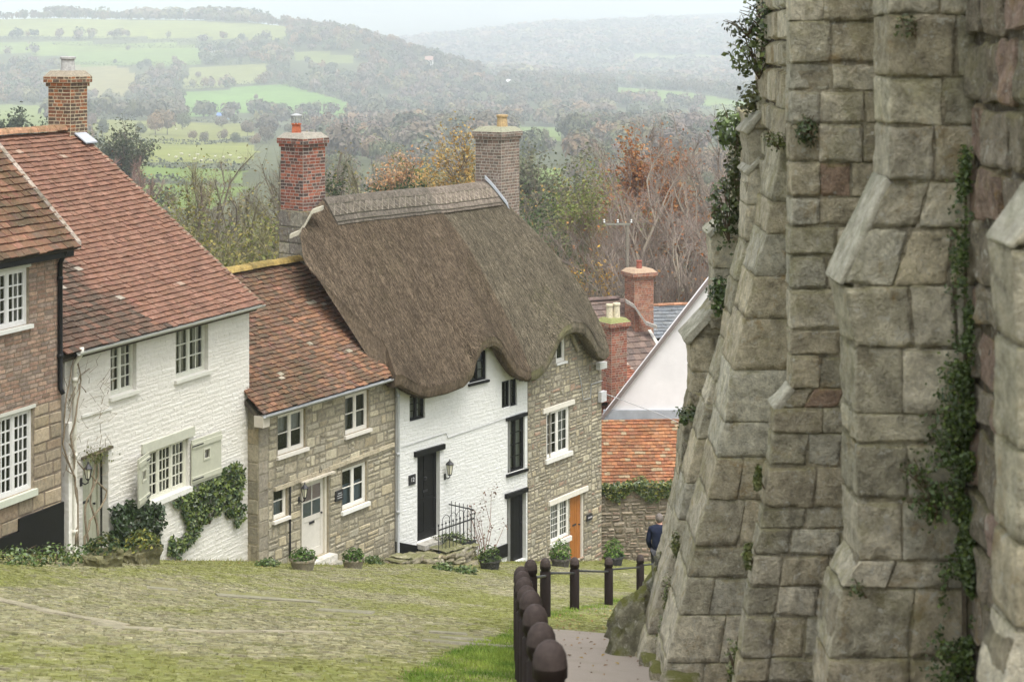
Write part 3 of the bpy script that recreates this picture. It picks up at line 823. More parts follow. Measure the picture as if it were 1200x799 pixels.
def pot(stack, c, z, h, r, col, cage=False, capc=None, square=False):
    mb = MB(); seg = 16 if not square else 4
    mb.lathe((c[0], c[1], z), [(r * 1.02, -.03), (r, h * .12), (r * .88, h * .8), (r * 1.08, h * .84), (r * 1.08, h * .97), (r * .8, h), (r * .72, h - .04), (r * .1, h - .08)], seg, col)
    p = mb.build('chimney_pot', M['pot'], stack, smooth=False)
    if cage:
        m = MB(); hh = .2; rr = r * .85
        for k in range(10):
            a = 2 * math.pi * k / 10; m.tube([(c[0] + rr * math.cos(a), c[1] + rr * math.sin(a), z + h - .02), (c[0] + rr * math.cos(a), c[1] + rr * math.sin(a), z + h + hh)], .008, 5, (.3, .3, .3))
        m.lathe((c[0], c[1], z + h + hh), [(rr * 1.15, -.02), (rr * 1.15, 0), (.01, .05)], 16, capc or (.3, .29, .28))
        m.build('pot_cowl', M['metal'], p)
    return p

def gutter(house, fac, s0, s1, o, z, mat, col, r=.055):
    mb = MB(); n = 7; V = []
    for s in (s0, s1):
        for i in range(n):
            th = math.pi + math.pi * i / (n - 1); V.append(fac.pt(s, o + r + math.cos(th) * r, z + math.sin(th) * r))
        for i in range(n - 1, -1, -1):
            th = math.pi + math.pi * i / (n - 1); V.append(fac.pt(s, o + r + math.cos(th) * (r - .008), z + .004 + math.sin(th) * (r - .008)))
    k = 2 * n
    mb.add(V, [(i, (i + 1) % k, k + (i + 1) % k, k + i) for i in range(k)] + [tuple(range(k - 1, -1, -1)), tuple(range(k, 2 * k))], col)
    s = s0 + .3
    while s < s1:
        fac.box(mb, s - .012, s + .012, o - .02, o + .002, z - .07, z + .0, col); s += .9
    return mb.build('gutter', mat, house)

def downpipe(house, fac, s, o, z0, z1, mat, col, r=.038, swan=.12):
    mb = MB(); mb.tube([fac.pt(s, o + .07 + swan, z1 + .1), fac.pt(s, o + .07 + swan, z1), fac.pt(s, o + .05, z1 - .22), fac.pt(s, o + .05, z0 + .1), fac.pt(s, o + .12, z0)], r, 9, col)
    z = z1 - .5
    while z > z0 + .2:
        mb.lathe(fac.pt(s, o + .05, z), [(r, -.04), (r * 1.3, -.035), (r * 1.3, .035), (r, .04)], 9, col); z -= 1.4
    return mb.build('downpipe', mat, house, smooth=True)

def panel_door(house, fac, r, mat, col, kind='plank', off=0., inset=.14, frame=None, fw=.07, glaze=None, letter=True, hinge=None):
    s0, s1, z0, z1 = r; o1 = off - inset
    d = MB(); a, b = (s0 + fw, s1 - fw) if frame else (s0, s1); t = z1 - (fw if frame else 0)
    if kind == 'plank':
        n = 6
        for k in range(n):
            x0, x1 = a + (b - a) * k / n, a + (b - a) * (k + 1) / n
            fac.box(d, x0 + .003, x1 - .003, o1 - .05, o1 + random.uniform(-.003, .003), z0, t, grey(col, random.uniform(.9, 1.08)))
        fac.box(d, a, b, o1 - .06, o1 - .012, z0, t - .001, grey(col, .8))
    else:
        fac.box(d, a, b, o1 - .05, o1 - .012, z0, t, col); st = .1; zl = z0 + (t - z0) * (glaze or .5)
        for x0, x1, c0, c1 in ((a, a + st, z0 + .002, t - .002), (b - st, b, z0 + .002, t - .002), (a + st, b - st, t - st, t - .002), (a + st, b - st, z0 + .002, z0 + .2), (a + st, b - st, zl - .06, zl + .06)):
            fac.box(d, x0, x1, o1 - .011, o1, c0, c1, col)
        if kind == 'panel':
            m = (a + b) / 2; fac.box(d, m - .045, m + .045, o1 - .011, o1 - .001, z0 + .2, zl - .06, col); fac.box(d, m - .045, m + .045, o1 - .011, o1 - .001, zl + .06, t - st, col)
    door = d.build('door', mat, house)
    if kind == 'glazed':
        g = MB(); m = (a + b) / 2; q = (zl + .06 + t - st) / 2
        g.quad(fac.pt(a + .1, o1 - .006, zl + .06), fac.pt(b - .1, o1 - .006, zl + .06), fac.pt(b - .1, o1 - .006, t - .1), fac.pt(a + .1, o1 - .006, t - .1), (.5, .5, .5)); g.build('pane', M['glass'], door)
        c = MB(); fac.box(c, a + .1, b - .1, o1 - .0119, o1 - .0105, q, t - .1, (.56, .44, .41)); c.build('curtain', M['cloth'], door); c = MB(); fac.box(c, a + .1, b - .1, o1 - .0119, o1 - .0105, zl + .06, q - .001, (.28, .33, .35)); c.build('curtain', M['cloth'], door)
        e = MB(); fac.box(e, m - .015, m + .015, o1 - .004, o1 + .002, zl + .06, t - .1, col); fac.box(e, a + .1, b - .1, o1 - .004, o1 + .001, q - .015, q + .015, col); e.build('glazing_bar', mat, door)
    if frame:
        f = MB(); fac.box(f, s0, a, o1 - .06, o1 + .05, z0, z1, frame); fac.box(f, b, s1, o1 - .06, o1 + .05, z0, z1, frame); fac.box(f, a, b, o1 - .06, o1 + .05, t, z1, frame); f.build('door_frame', M['paint'], door)
    h = MB(); ss = b - .09; h.lathe(fac.pt(ss, o1 + .03, z0 + .95), [(.0, -.025), (.022, -.015), (.022, .015), (0, .025)], 8, (.05, .045, .04)); fac.box(h, ss - .012, ss + .012, o1 - .002, o1 + .03, z0 + .94, z0 + .96, (.05, .045, .04)); h.build('handle', M['iron'], door)
    if letter:
        l = MB(); m = (a + b) / 2; zz = z0 + (t - z0) * (.46 if kind == 'glazed' else .55); fac.box(l, m - .09, m + .09, o1 - .002, o1 + .012, zz - .025, zz + .025, (.04, .04, .04)); l.build('letter_slot', M['iron'], door)
    return door

def wall_lantern(fac, s, z, o, label, sc=1., glow=(.6, .58, .45)):
    base = fac.pt(s, o, z)
    t = thing('wall_lantern', base, label, 'lantern')
    b = MB(); fac.box(b, s - .03, s + .03, o, o + .02, z - .1, z + .05, (.03, .03, .03)); b.tube([fac.pt(s, o + .02, z - .03), fac.pt(s, o + .1, z - .06), fac.pt(s, o + .17, z - .02), fac.pt(s, o + .17, z + .05)], .012, 6, (.03, .03, .03)); b.build('bracket', M['iron'], t)
    c = fac.pt(s, o + .17, z + .05)
    f = MB(); h = .22 * sc
    for k in range(6):
        a = 2 * math.pi * (k + .5) / 6; ca, sa = math.cos(a), math.sin(a); f.tube([(c[0] + .045 * sc * ca, c[1] + .045 * sc * sa, c[2]), (c[0] + .085 * sc * ca, c[1] + .085 * sc * sa, c[2] + h)], .007, 4, (.03, .03, .03))
    f.lathe(c, [(.02, -.03), (.05 * sc, 0), (.05 * sc, .012), (.01, .013)], 6, (.03, .03, .03)); f.lathe((c[0], c[1], c[2] + h), [(.01, -.004), (.1 * sc, 0), (.1 * sc, .012), (.045 * sc, .07), (.02, .09), (.012, .13), (.0, .14)], 6, (.03, .03, .03)); f.build('cage', M['iron'], t)
    g = MB(); g.lathe(c, [(.0, .012), (.042 * sc, .013), (.078 * sc, h - .006), (0, h - .005)], 6, glow); g.build('glass', M['lampglass'], t)
    return t
M['lampglass'] = mat_plain('frosted_lamp_glass', (.62, .6, .48), .3, .05, 20, .5, .1)

def text_mesh(body, size):
    cu = bpy.data.curves.new('t', 'FONT'); cu.body = body; cu.size = size; cu.extrude = .002; cu.align_x = 'CENTER'; cu.align_y = 'CENTER'
    o = bpy.data.objects.new('t', cu); COL.objects.link(o); bpy.context.view_layer.update()
    me = o.to_mesh(); V = np.array([v.co[:] for v in me.vertices]); fs = [tuple(p.vertices) for p in me.polygons]; o.to_mesh_clear()
    bpy.data.objects.remove(o); bpy.data.curves.remove(cu); return V, fs
def facade_text(parent, fac, s, z, o, body, size, col, mat, name='digits'):
    V, fs = text_mesh(body, size); mb = MB(); mb.add([fac.pt(s + v[0], o + v[2], z + v[1]) for v in V], fs, col); return mb.build(name, mat, parent)
WP = (.62, .615, .59)      # white paint
CREAM = (.62, .575, .48)
SAGE = (.41, .41, .325)
BLK = (.014, .014, .015)
GUTW = (.34, .34, .30)

# ================================================================== brick cottage at the left edge
def house_one():
    f = Fac(H1A, H1B); L = f.L; zt = -3.72
    h = thing('brick_cottage', f.pt(L / 2, -2, f.ground(L / 2) - .1), 'brick and stone cottage with white many paned windows at the left edge', 'cottage')
    up = f.rect(-12, 33.5, 317, 385); lo = f.rect(-4, 39, 484, 580)
    holes = [up, lo]
    # further windows of the same front, out of the picture to the left
    for r in list(holes): holes.append([r[0] - 3.0, r[1] - 3.0, r[2], r[3]])
    zb = f.ground(L) - .6; zpl = -8.55; zmid = -6.45
    w = MB(); wall_core(w, f, 0, L, zb + -1.0, zt, holes, 0., .13, (.2, .16, .12), (.32, .27, .2)); shell(w, f, 0, L, 6, zb, zt, zt + 3.1, -3, (.25, .19, .14))
    stones(w, f, 0, L, zmid, zt, holes, (.07, .085), (.2, .25), .008, .012, [(.32, .21, .155), (.29, .185, .135), (.35, .24, .175), (.27, .18, .14), (.31, .235, .185), (.25, .19, .155)], bev=.006)
    stones(w, f, 0, L, zpl, zmid, holes, (.16, .28), (.3, .6), .02, .02, [(.32, .26, .175), (.29, .24, .17), (.35, .285, .2), (.27, .22, .16), (.31, .235, .165)], bev=.015)
    w.build('wall', M['rubble'], h)
    p = MB(); f.box(p, 0, L + .012, -.2, .05, zb - 2, zpl, BLK); f.box(p, f.s_at(20), L + .014, -.2, .052, zpl, zpl + .22, BLK); p.build('plinth', M['black'], h)
    for i, r in enumerate(holes):
        cur = ((.55, .52, .5), [(0, .2, 0, 1), (.82, 1, 0, 1)])
        window(h, f, r, M['paint'], WP, 2, 3, 4 if i % 2 == 0 else 6, .055, .028, .05, (.06, .07, (.6, .6, .56)) if i % 2 == 0 else (.05, .12, (.5, .52, .43)), (.05, .06, (.5, .5, .44), .02), cur)
    r = MB()
    pal = [(.20, .088, .064), (.22, .10, .072), (.165, .075, .058), (.14, .07, .056), (.24, .115, .08), (.12, .068, .057)]
    tiled_roof(r, f, -.2, L + .16, .28, zt + .03, -3, zt + 3.15, .16, .19, pal, colfn=lambda s, t, c: grey(c, .62 if vnoise(np.array([[s * 1.6, t * 5, 3]]))[0] > .15 else 1.05))
    f.box(r, -.2, L + .1, -6.2, -3, zt + .1, zt + .2, (.15, .08, .06)); r.build('roof', M['tile_old'], h)
    b = MB(); b.quad(f.pt(-.2, -3, zt + 3.1), f.pt(L + .1, -3, zt + 3.1), f.pt(L + .1, -6.3, zt), f.pt(-.2, -6.3, zt), (.2, .1, .07)); b.build('rear_roof', M['tile'], h)
    v = MB(); n = 20                                     # mortar fillet with pale lichen along the verge
    for k in range(n):
        a, c = k / n, (k + .9) / n; o0, o1 = .28 - 3.28 * a, .28 - 3.28 * c; z0, z1 = zt + .03 + 3.12 * a, zt + .03 + 3.12 * c
        v.hexa([f.pt(s, o, z + dz) for dz in (-.06, .075) for (o, z) in ((o0, z0), (o1, z1)) for s in (L + .10, L + .21)], grey((.24, .2, .17), random.uniform(.6, 1.8)))
    v.build('verge', M['tile_old'], h)
    fb = MB(); f.box(fb, -.2, L + .14, .08, .17, zt - .16, zt + .03, BLK); fb.build('fascia', M['black'], h)
    gutter(h, f, -.2, L + .2, .17, zt + .02, M['black'], BLK, .06)
    downpipe(h, f, L - .10, 0.0, zmid + .1, zt - .05, M['black'], BLK, .045, .1)
    return f
F1 = house_one()

# ================================================================== whitewashed cottage with the broad red roof
def house_two():
    f = Fac(H2A, H2B); L = f.L; zt = -5.68
    h = thing('white_cottage', f.pt(L / 2, -3, f.ground(L / 2) - .1), 'whitewashed cottage with broad red tiled roof and sage green shutters', 'cottage')
    uL = f.rect(129.5, 160, 399, 461); uR = f.rect(206, 244, 381, 439.5); lo = f.rect(171, 221, 521, 580); dr = f.rect(97, 127, 533, 648)
    dr[2] = f.ground((dr[0] + dr[1]) / 2) - .02
    holes = [uL, uR, lo, dr]; zb = f.ground(L) - .6
    w = MB(); wall_core(w, f, 0, L, zb, zt + .05, holes, 0., .14, (.63, .605, .55), (.61, .59, .54))
    shell(w, f, 0, L, 9.2, zb, zt, -2.05, -4.6, (.75, .74, .7))
    stones(w, f, 0, L, zb, zt + .02, holes, (.09, .17), (.22, .6), .0045, .002, PAL_WHITE, bev=.05, off=.001, irregular=.5, var=.03)
    for s in (0.0,):                                     # thickened left pier
        f.box(w, s, s + .22, 0, .09, zb, zt - 1.3, (.78, .76, .7))
    w.build('wall', M['white'], h)
    c1 = ((.72, .66, .55), [(.03, .24, 0, 1), (.3, .46, 0, 1), (.78, .97, 0, 1)])
    for r, cas, cols, rows, cur in ((uL, 2, 2, 4, c1), (uR, 2, 2, 3, c1)):
        window(h, f, r, M['paint'], (.52, .52, .44), cas, cols, rows, .055, .024, .09, (.06, .07, (.56, .55, .49)), None, cur)
    window(h, f, lo, M['paint'], (.58, .57, .47), 3, 3, 4, .055, .024, .07, (.05, .11, (.66, .65, .6)), (.16, .19, (.44, .44, .36), .05), ((.48, .45, .38), [(.02, .3, 0, 1), (.7, .98, 0, 1), (.36, .6, .0, .3)]), sillmat=M['paint'])
    # board shutters with a small square opening, swung back on their hinges
    def shutter(r, ang, hinge_right, ht):
        s0, s1, z0, z1 = r; m = MB(); wd = s1 - s0
        hs = s1 if hinge_right else s0; sg = -1 if hinge_right else 1
        ca, sa = math.cos(ang), math.sin(ang)
        def pt(u, o, z): return f.pt(hs + sg * (u * ca - o * sa * 0), .035 + u * sa + o, z)
        def bx(u0, u1, o0, o1, a, b, col): m.hexa([pt(u, o, z) for z in (a, b) for o in (o0, o1) for u in (u0, u1)], col)
        q = .09; um = wd / 2; zm = z0 + (z1 - z0) * .6
        bx(0, um - q, 0, .03, z0, z1, SAGE); bx(um + q, wd, 0, .03, z0, z1, SAGE); bx(um - q, um + q, 0, .03, z0, zm - q, SAGE); bx(um - q, um + q, 0, .03, zm + q, z1, SAGE)
        for a in (z0 + .06, z1 - .17): bx(.0, wd, .031, .055, a, a + .10, grey(SAGE, 1.06))
        for (u0, u1, a, b) in ((um - q - .03, um + q + .03, zm - q - .03, zm - q), (um - q - .03, um + q + .03, zm + q, zm + q + .03), (um - q - .03, um - q, zm - q, zm + q), (um + q, um + q + .03, zm - q, zm + q)): bx(u0, u1, .031, .045, a, b, grey(SAGE, 1.1))
        sh = m.build('shutter', M['paint'], h)
        for a in (z0 + .11, z1 - .12):
            k = MB(); bx_ = [pt(u, o, z) for z in (a - .012, a + .012) for o in (.056, .062) for u in (-.03, wd * .35)]; k.hexa(bx_, (.05, .05, .045)); k.build('hinge', M['iron'], sh)
    r = f.rect(149, 172, 533, 590); shutter(r, .3, True, 1)
    r = f.rect(222, 254, 510, 562); shutter(r, .05, False, 1)
    panel_door(h, f, dr, M['paint'], (.45, .455, .35), 'plank', 0., .24, (.44, .44, .35), .06, letter=True)
    l = MB(); f.strip(l, (dr[0] - .06, dr[3] + .03), (dr[1] + .08, dr[3] + .06), .05, -.02, .06, (.12, .10, .07)); l.build('door_lintel', M['bark'], h)
    # cable and soft horizontal ledge in the wall
    a = f.at(95, 488); b = f.at(130, 477); c = MB(); f.strip(c, a, (b[0], a[1] - .02), .05, -.01, .03, (.66, .65, .6)); c.build('ledge', M['white'], h)
    # roof
    rf = MB(); pal = [(.215, .105, .072), (.23, .114, .08), (.20, .098, .07), (.245, .128, .092), (.18, .088, .066), (.22, .112, .082)]
    old = [(.095, .06, .047), (.12, .07, .053), (.08, .055, .045), (.15, .08, .06)]
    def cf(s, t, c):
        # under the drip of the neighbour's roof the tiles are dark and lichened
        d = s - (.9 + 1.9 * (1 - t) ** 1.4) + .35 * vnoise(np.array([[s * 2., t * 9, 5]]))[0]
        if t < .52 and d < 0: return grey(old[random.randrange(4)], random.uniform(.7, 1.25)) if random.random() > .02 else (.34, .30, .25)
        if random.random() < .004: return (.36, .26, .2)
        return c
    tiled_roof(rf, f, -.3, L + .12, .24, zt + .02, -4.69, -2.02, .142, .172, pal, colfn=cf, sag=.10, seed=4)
    rf.build('roof', M['tile'], h)
    b = MB(); b.quad(f.pt(-.3, -4.69, -2.04), f.pt(L + .1, -4.69, -2.04), f.pt(L + .1, -9.5, zt), f.pt(-.3, -9.5, zt), (.25, .12, .08)); b.build('rear_roof', M['tile'], h)
    rd = MB(); ridge_tiles(rd, f, -.3, L - .25, -4.69, -1.98, (.36, .20, .12), .15); rd.build('ridge', M['tile_old'], h)
    v = MB()
    for k in range(30):
        a, c = k / 30, (k + .94) / 30
        v.hexa([f.pt(s, .24 - 4.93 * q, zt + .02 + (3.66 - .02) * q + dz) for dz in (-.07, .045) for q in (a, c) for s in (L + .03, L + .125)], grey((.3, .22, .17), random.uniform(.6, 1.3)))
    v.build('verge', M['tile_old'], h)
    g = gutter(h, f, 0.02, L + .1, .24, zt + .0, M['paint'], GUTW, .06)
    downpipe(h, f, .14, .06, f.ground(0.2) + .05, zt - .02, M['paint'], (.6, .58, .5), .045, .14)
    # chimney on the far gable
    cp = pxY(79.5, 38.9)
    st = chimney(h, cp, f.d, .62, .60, -2.9, -.70, [(.17, .075, .045), (.13, .075, .05), (.30, .115, .05), (.11, .075, .055), (.22, .10, .055), (.12, .085, .06)], M['chim'], mort=(.5, .43, .3), capcol=(.27, .235, .18))
    pot(st, cp, -.66, .34, .165, (.40, .395, .38), capc=None)
    k = MB(); k.hexa([f.pt(s, o, z + dz) for dz in (0, .03) for (o, z) in ((-4.75, -1.90), (-4.15, -2.28)) for s in (L - .25, L + .16)], (.27, .28, .30)); k.build('flashing', M['lead'], h)
    return f
F2 = house_two()

# ================================================================== rubble stone cottage
def house_three():
    f = Fac(H3A, H3B); L = f.L; zt = -8.0
    h = thing('stone_cottage', f.pt(L / 2, -2, f.ground(L / 2) - .1), 'small rubble stone cottage with mottled red tile roof and cream door', 'cottage')
    uL = f.rect(325.5, 358, 482, 529); uR = f.rect(404.5, 432, 460, 506); lR = f.rect(401, 430, 545, 593); sm = f.rect(320.5, 337, 567, 607); dr = f.rect(353.5, 385, 560, 668)
    dr[2] = f.ground((dr[0] + dr[1]) / 2) + .12
    holes = [uL, uR, lR, sm, dr]; zb = f.ground(L) - .5
    w = MB(); wall_core(w, f, 0, L, zb, zt + .1, holes, 0., .12, (.24, .215, .16), (.36, .31, .22)); shell(w, f, 0, L, 5.6, zb, zt, -5.5, -2.8, (.3, .26, .18))
    q = .32                                               # dressed quoins at the uphill corner, then rubble
    stones(w, f, 0, q, zb, zt, holes, (.26, .4), (.3, .4), .012, .014, [(.30, .265, .2), (.34, .30, .22), (.27, .24, .19)], bev=.012)
    hh = [[a - .03, b + .03, c - .09, d + .03] for a, b, c, d in holes]
    stones(w, f, q, L, zb, zt, hh, (.14, .27), (.2, .5), .018, .022, PAL_RUB, bev=.02, irregular=.45)
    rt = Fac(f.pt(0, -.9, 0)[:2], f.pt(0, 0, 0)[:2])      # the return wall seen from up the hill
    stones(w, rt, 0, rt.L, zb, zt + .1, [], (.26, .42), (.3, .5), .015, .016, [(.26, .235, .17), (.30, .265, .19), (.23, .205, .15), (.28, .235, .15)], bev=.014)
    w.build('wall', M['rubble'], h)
    cur = lambda *sp: ((.6, .57, .52), list(sp))
    si = (.06, .075, (.64, .60, .54))
    window(h, f, uL, M['paint'], (.66, .63, .56), 2, 1, 2, .055, .024, .06, si, None, ((.5, .49, .45), [(.0, 1., .5, 1)]))
    window(h, f, uR, M['paint'], (.66, .63, .56), 2, 1, 2, .055, .024, .06, si, None, ((.3, .29, .27), [(0, .3, 0, 1), (.7, 1, 0, .5)]))
    window(h, f, lR, M['paint'], (.68, .66, .6), 2, 1, 2, .055, .024, .06, (.06, .09, (.70, .69, .65)), None, ((.30, .38, .44), [(0, 1, 0, .55)]))
    window(h, f, sm, M['paint'], (.66, .63, .56), 1, 1, 2, .05, .022, .06, (.05, .07, (.64, .60, .54)), None, ((.30, .36, .4), [(0, 1, 0, .5)]))
    panel_door(h, f, dr, M['paint'], (.56, .53, .47), 'glazed', 0., .10, (.58, .54, .45), .075, glaze=.52)
    s = MB(); zg = dr[2]; f.box(s, dr[0] + .02, dr[1] + .05, -.1, .22, zg - .14, zg - .002, (.60, .57, .51)); f.box(s, dr[0] - .02, dr[1] + .06, -.1, .36, zg - .5, zg - .142, (.33, .31, .26)); s.build('doorstep', M['rubble'], h)
    # the pale string course that rides over door and windows
    a = f.at(321, 566); b = f.at(461, 527); st = MB(); zc = (a[1] + b[1]) / 2
    st_z = dr[3] + .03
    n = 7
    for k in range(n):
        s0, s1 = a[0] + (b[0] - a[0]) * k / n, a[0] + (b[0] - a[0]) * (k + 1) / n
        f.box(st, s0, s1 - .01, -.01, .05, st_z + .012 * k, st_z + .085 + .012 * k + random.uniform(-.008, .008), grey((.46, .40, .29), random.uniform(.85, 1.1)))
    f.box(st, dr[0] - .1, dr[1] + .08, 0.05, .14, st_z - .02, st_z + .02, (.55, .5, .41)); st.build('string_course', M['rubble'], h)
    m = f.at(373, 553); facade_text(h, f, m[0], st_z + .115, .056, '13', .13, (.02, .02, .02), M['iron'], 'house_number')
    p = MB(); pr = f.rect(392, 400.5, 574, 586); f.box(p, *pr[:2], .0, .045, *pr[2:], (.03, .03, .03)); pl = p.build('name_plate', M['iron'], h)
    t = MB()
    for zz, u in ((.72, .5), (.5, .7), (.28, .6)): f.box(t, pr[0] + (pr[1] - pr[0]) * (.5 - u / 2), pr[0] + (pr[1] - pr[0]) * (.5 + u / 2), .046, .05, pr[2] + (pr[3] - pr[2]) * zz - .008, pr[2] + (pr[3] - pr[2]) * zz + .008, (.4, .4, .4))
    t.build('lettering', M['paint'], pl)
    pb = MB(); u = f.s_at(336.8, .03); pb.tube([f.pt(u + .1, .03, st_z), f.pt(u + .1, .03, f.ground(u) + .05)], .022, 6, (.24, .19, .16)); pb.build('waste_pipe', M['iron'], h)
    # roof
    rf = MB(); pal = [(.185, .082, .06), (.16, .072, .057), (.22, .104, .075), (.13, .068, .058), (.155, .08, .067), (.27, .13, .085), (.112, .068, .06), (.18, .095, .076)]
    def cf(s, t, c):
        k = vnoise(np.array([[s * 1.1, t * 4, 9]]))[0] + .5 * vnoise(np.array([[s * 3, t * 9, 2]]))[0]
        if random.random() < .014: return (.40, .35, .28)
        if s > L * .55 and t < .6 and random.random() < .18: return grey((.30, .14, .088), random.uniform(.8, 1.1))
        return grey(c, 1 - .28 * k)
    tiled_roof(rf, f, -.16, L + .15, .24, zt + .03, -2.83, -5.45, .125, .165, pal, colfn=cf, sag=.10, seed=14, ragged=.02)
    rf.build('roof', M['tile_old'], h)
    b = MB(); b.quad(f.pt(-.16, -2.83, -5.46), f.pt(L + .1, -2.83, -5.46), f.pt(L + .1, -5.9, zt), f.pt(-.16, -5.9, zt), (.22, .1, .07)); b.build('rear_roof', M['tile'], h)
    rd = MB(); ridge_tiles(rd, f, -.16, L + .05, -2.83, -5.42, (.34, .24, .08), .15, .4); rd.build('ridge', M['tile_old'], h)
    bx = MB(); f.box(bx, -.16, .06, .005, .26, zt - .26, zt - .02, (.46, .42, .35)); bx.build('boxed_eaves', M['paint'], h)
    fb = MB(); f.box(fb, .06, L + .1, .02, .06, zt - .16, zt - .03, (.42, .40, .35)); fb.build('fascia', M['paint'], h)
    gutter(h, f, -.16, L + .16, .24, zt - .0, M['metal'], (.27, .28, .27), .055)
    downpipe(h, f, L - .02, .05, f.ground(L) + .02, zt - .02, M['metal'], (.30, .32, .31), .04, .12)
    return f
F3 = house_three()

# ================================================================== the thatched pair
FT = Fac(TA, TB); F4 = Fac(TB, H4B); LT, L4 = FT.L, F4.L
def th_pt(s, o, z):
    s = np.asarray(s, float); o = np.asarray(o, float)
    bx = np.where(s < LT, FT.a[0] + FT.d[0] * s, F4.a[0] + F4.d[0] * (s - LT)); by = np.where(s < LT, FT.a[1] + FT.d[1] * s, F4.a[1] + F4.d[1] * (s - LT))
    k = np.clip((s - LT) / 2.4 + .5, 0, 1)
    nx = FT.n[0] * (1 - k) + F4.n[0] * k; ny = FT.n[1] * (1 - k) + F4.n[1] * k; q = np.hypot(nx, ny)
    return np.stack([bx + nx / q * o, by + ny / q * o, z + 0 * s], -1)
def th_s(px, o):
    """chainage along the pair for a photo column at offset o"""
    ss = np.linspace(-3, LT + L4 + 2, 900); p = th_pt(ss, np.full(900, o), 0.); x = CX + F * p[:, 0] / p[:, 1]
    return float(np.interp(px, x, ss))
OE, OR, ZR, ZE0 = .47, -2.6, -3.97, -8.80
EAVE = [(464, 452), (474, 458), (486, 464), (497, 466), (520, 461), (540, 453), (549, 443), (553, 426), (559, 413), (566, 408), (574, 406), (582, 411), (591, 427), (600, 440), (612, 446), (624, 443), (634, 435), (642, 421), (650, 402), (658, 392), (668, 388), (678, 390), (688, 402), (696, 417), (703, 421), (712, 414)]
_es, _ez = [], []
for a, b in EAVE:
    s_ = th_s(a, .3); p_ = th_pt(s_, .3, 0.); _es.append(s_); _ez.append(-(b - HY) * float(p_[1]) / F)
def z_eave(s): return np.interp(s, _es, _ez)
LV = [0, .2, .5, .7, .85, .95, 1.0]; LX = [463, 449, 390, 353, 351, 364, 378]
RV = [0, .12, .3, .5, .77, 1.0]; RX = [714, 703, 683, 654, 607, 574]
PV = [0, .5, 1.0]; PX = [623, 562, 500]
def o_of(v): return OE + (OR - OE) * v
def edge(vs, xs, v): return np.array([th_s(np.interp(q, vs, xs), o_of(q)) for q in v])
def th_surf(s, v, lift=0.):
    s = np.asarray(s, float); v = np.asarray(v, float)
    ze = z_eave(s); z = (ZE0 + .30) + (ZR - ZE0 - .30) * v + (ze - ZE0) * (1 - v) ** 3.2
    bul = .16 * np.sin(math.pi * v) + .05 * vnoise(np.stack([s * .8, v * 3, s * 0], -1), 41) + .022 * vnoise(np.stack([s * 5, v * 4, s * 0], -1), 42) + lift
    sl = np.array([ZR - ZE0 - .3, OE - OR]); sl = sl / np.linalg.norm(sl)
    return th_pt(s, o_of(v) + bul * sl[0], z + bul * sl[1])

def mat_thatch():
    g = G('weathered_thatch'); c = g.col()
    w = g.pos((1, 1, .35)); n1 = g.noise(24, 5, .75, w); n2 = g.noise(2.2, 5, .65, g.pos((1.2, 1.2, .5))); n3 = g.noise(70, 3, .7, g.pos((1, 1, .5)))
    v = g.math('MULTIPLY', g.ramp(n1, .3, .7, .45, 1.5), g.ramp(n2, .3, .7, .78, 1.22))
    c = g.mix(1., c, g.n('ShaderNodeCombineColor', i0=v, i1=v, i2=v).outputs[0], 'MULTIPLY')
    c = g.mix(g.ramp(g.noise(3, 6, .7, g.pos((1, 1, .6))), .6, .74, 0, .2), c, (.13, .125, .05))
    h = g.math('ADD', n1, g.math('MULTIPLY', n3, .6))
    return g.done(c, .95, g.bump(h, 1., .05), .1)
M['thatch'] = mat_thatch()

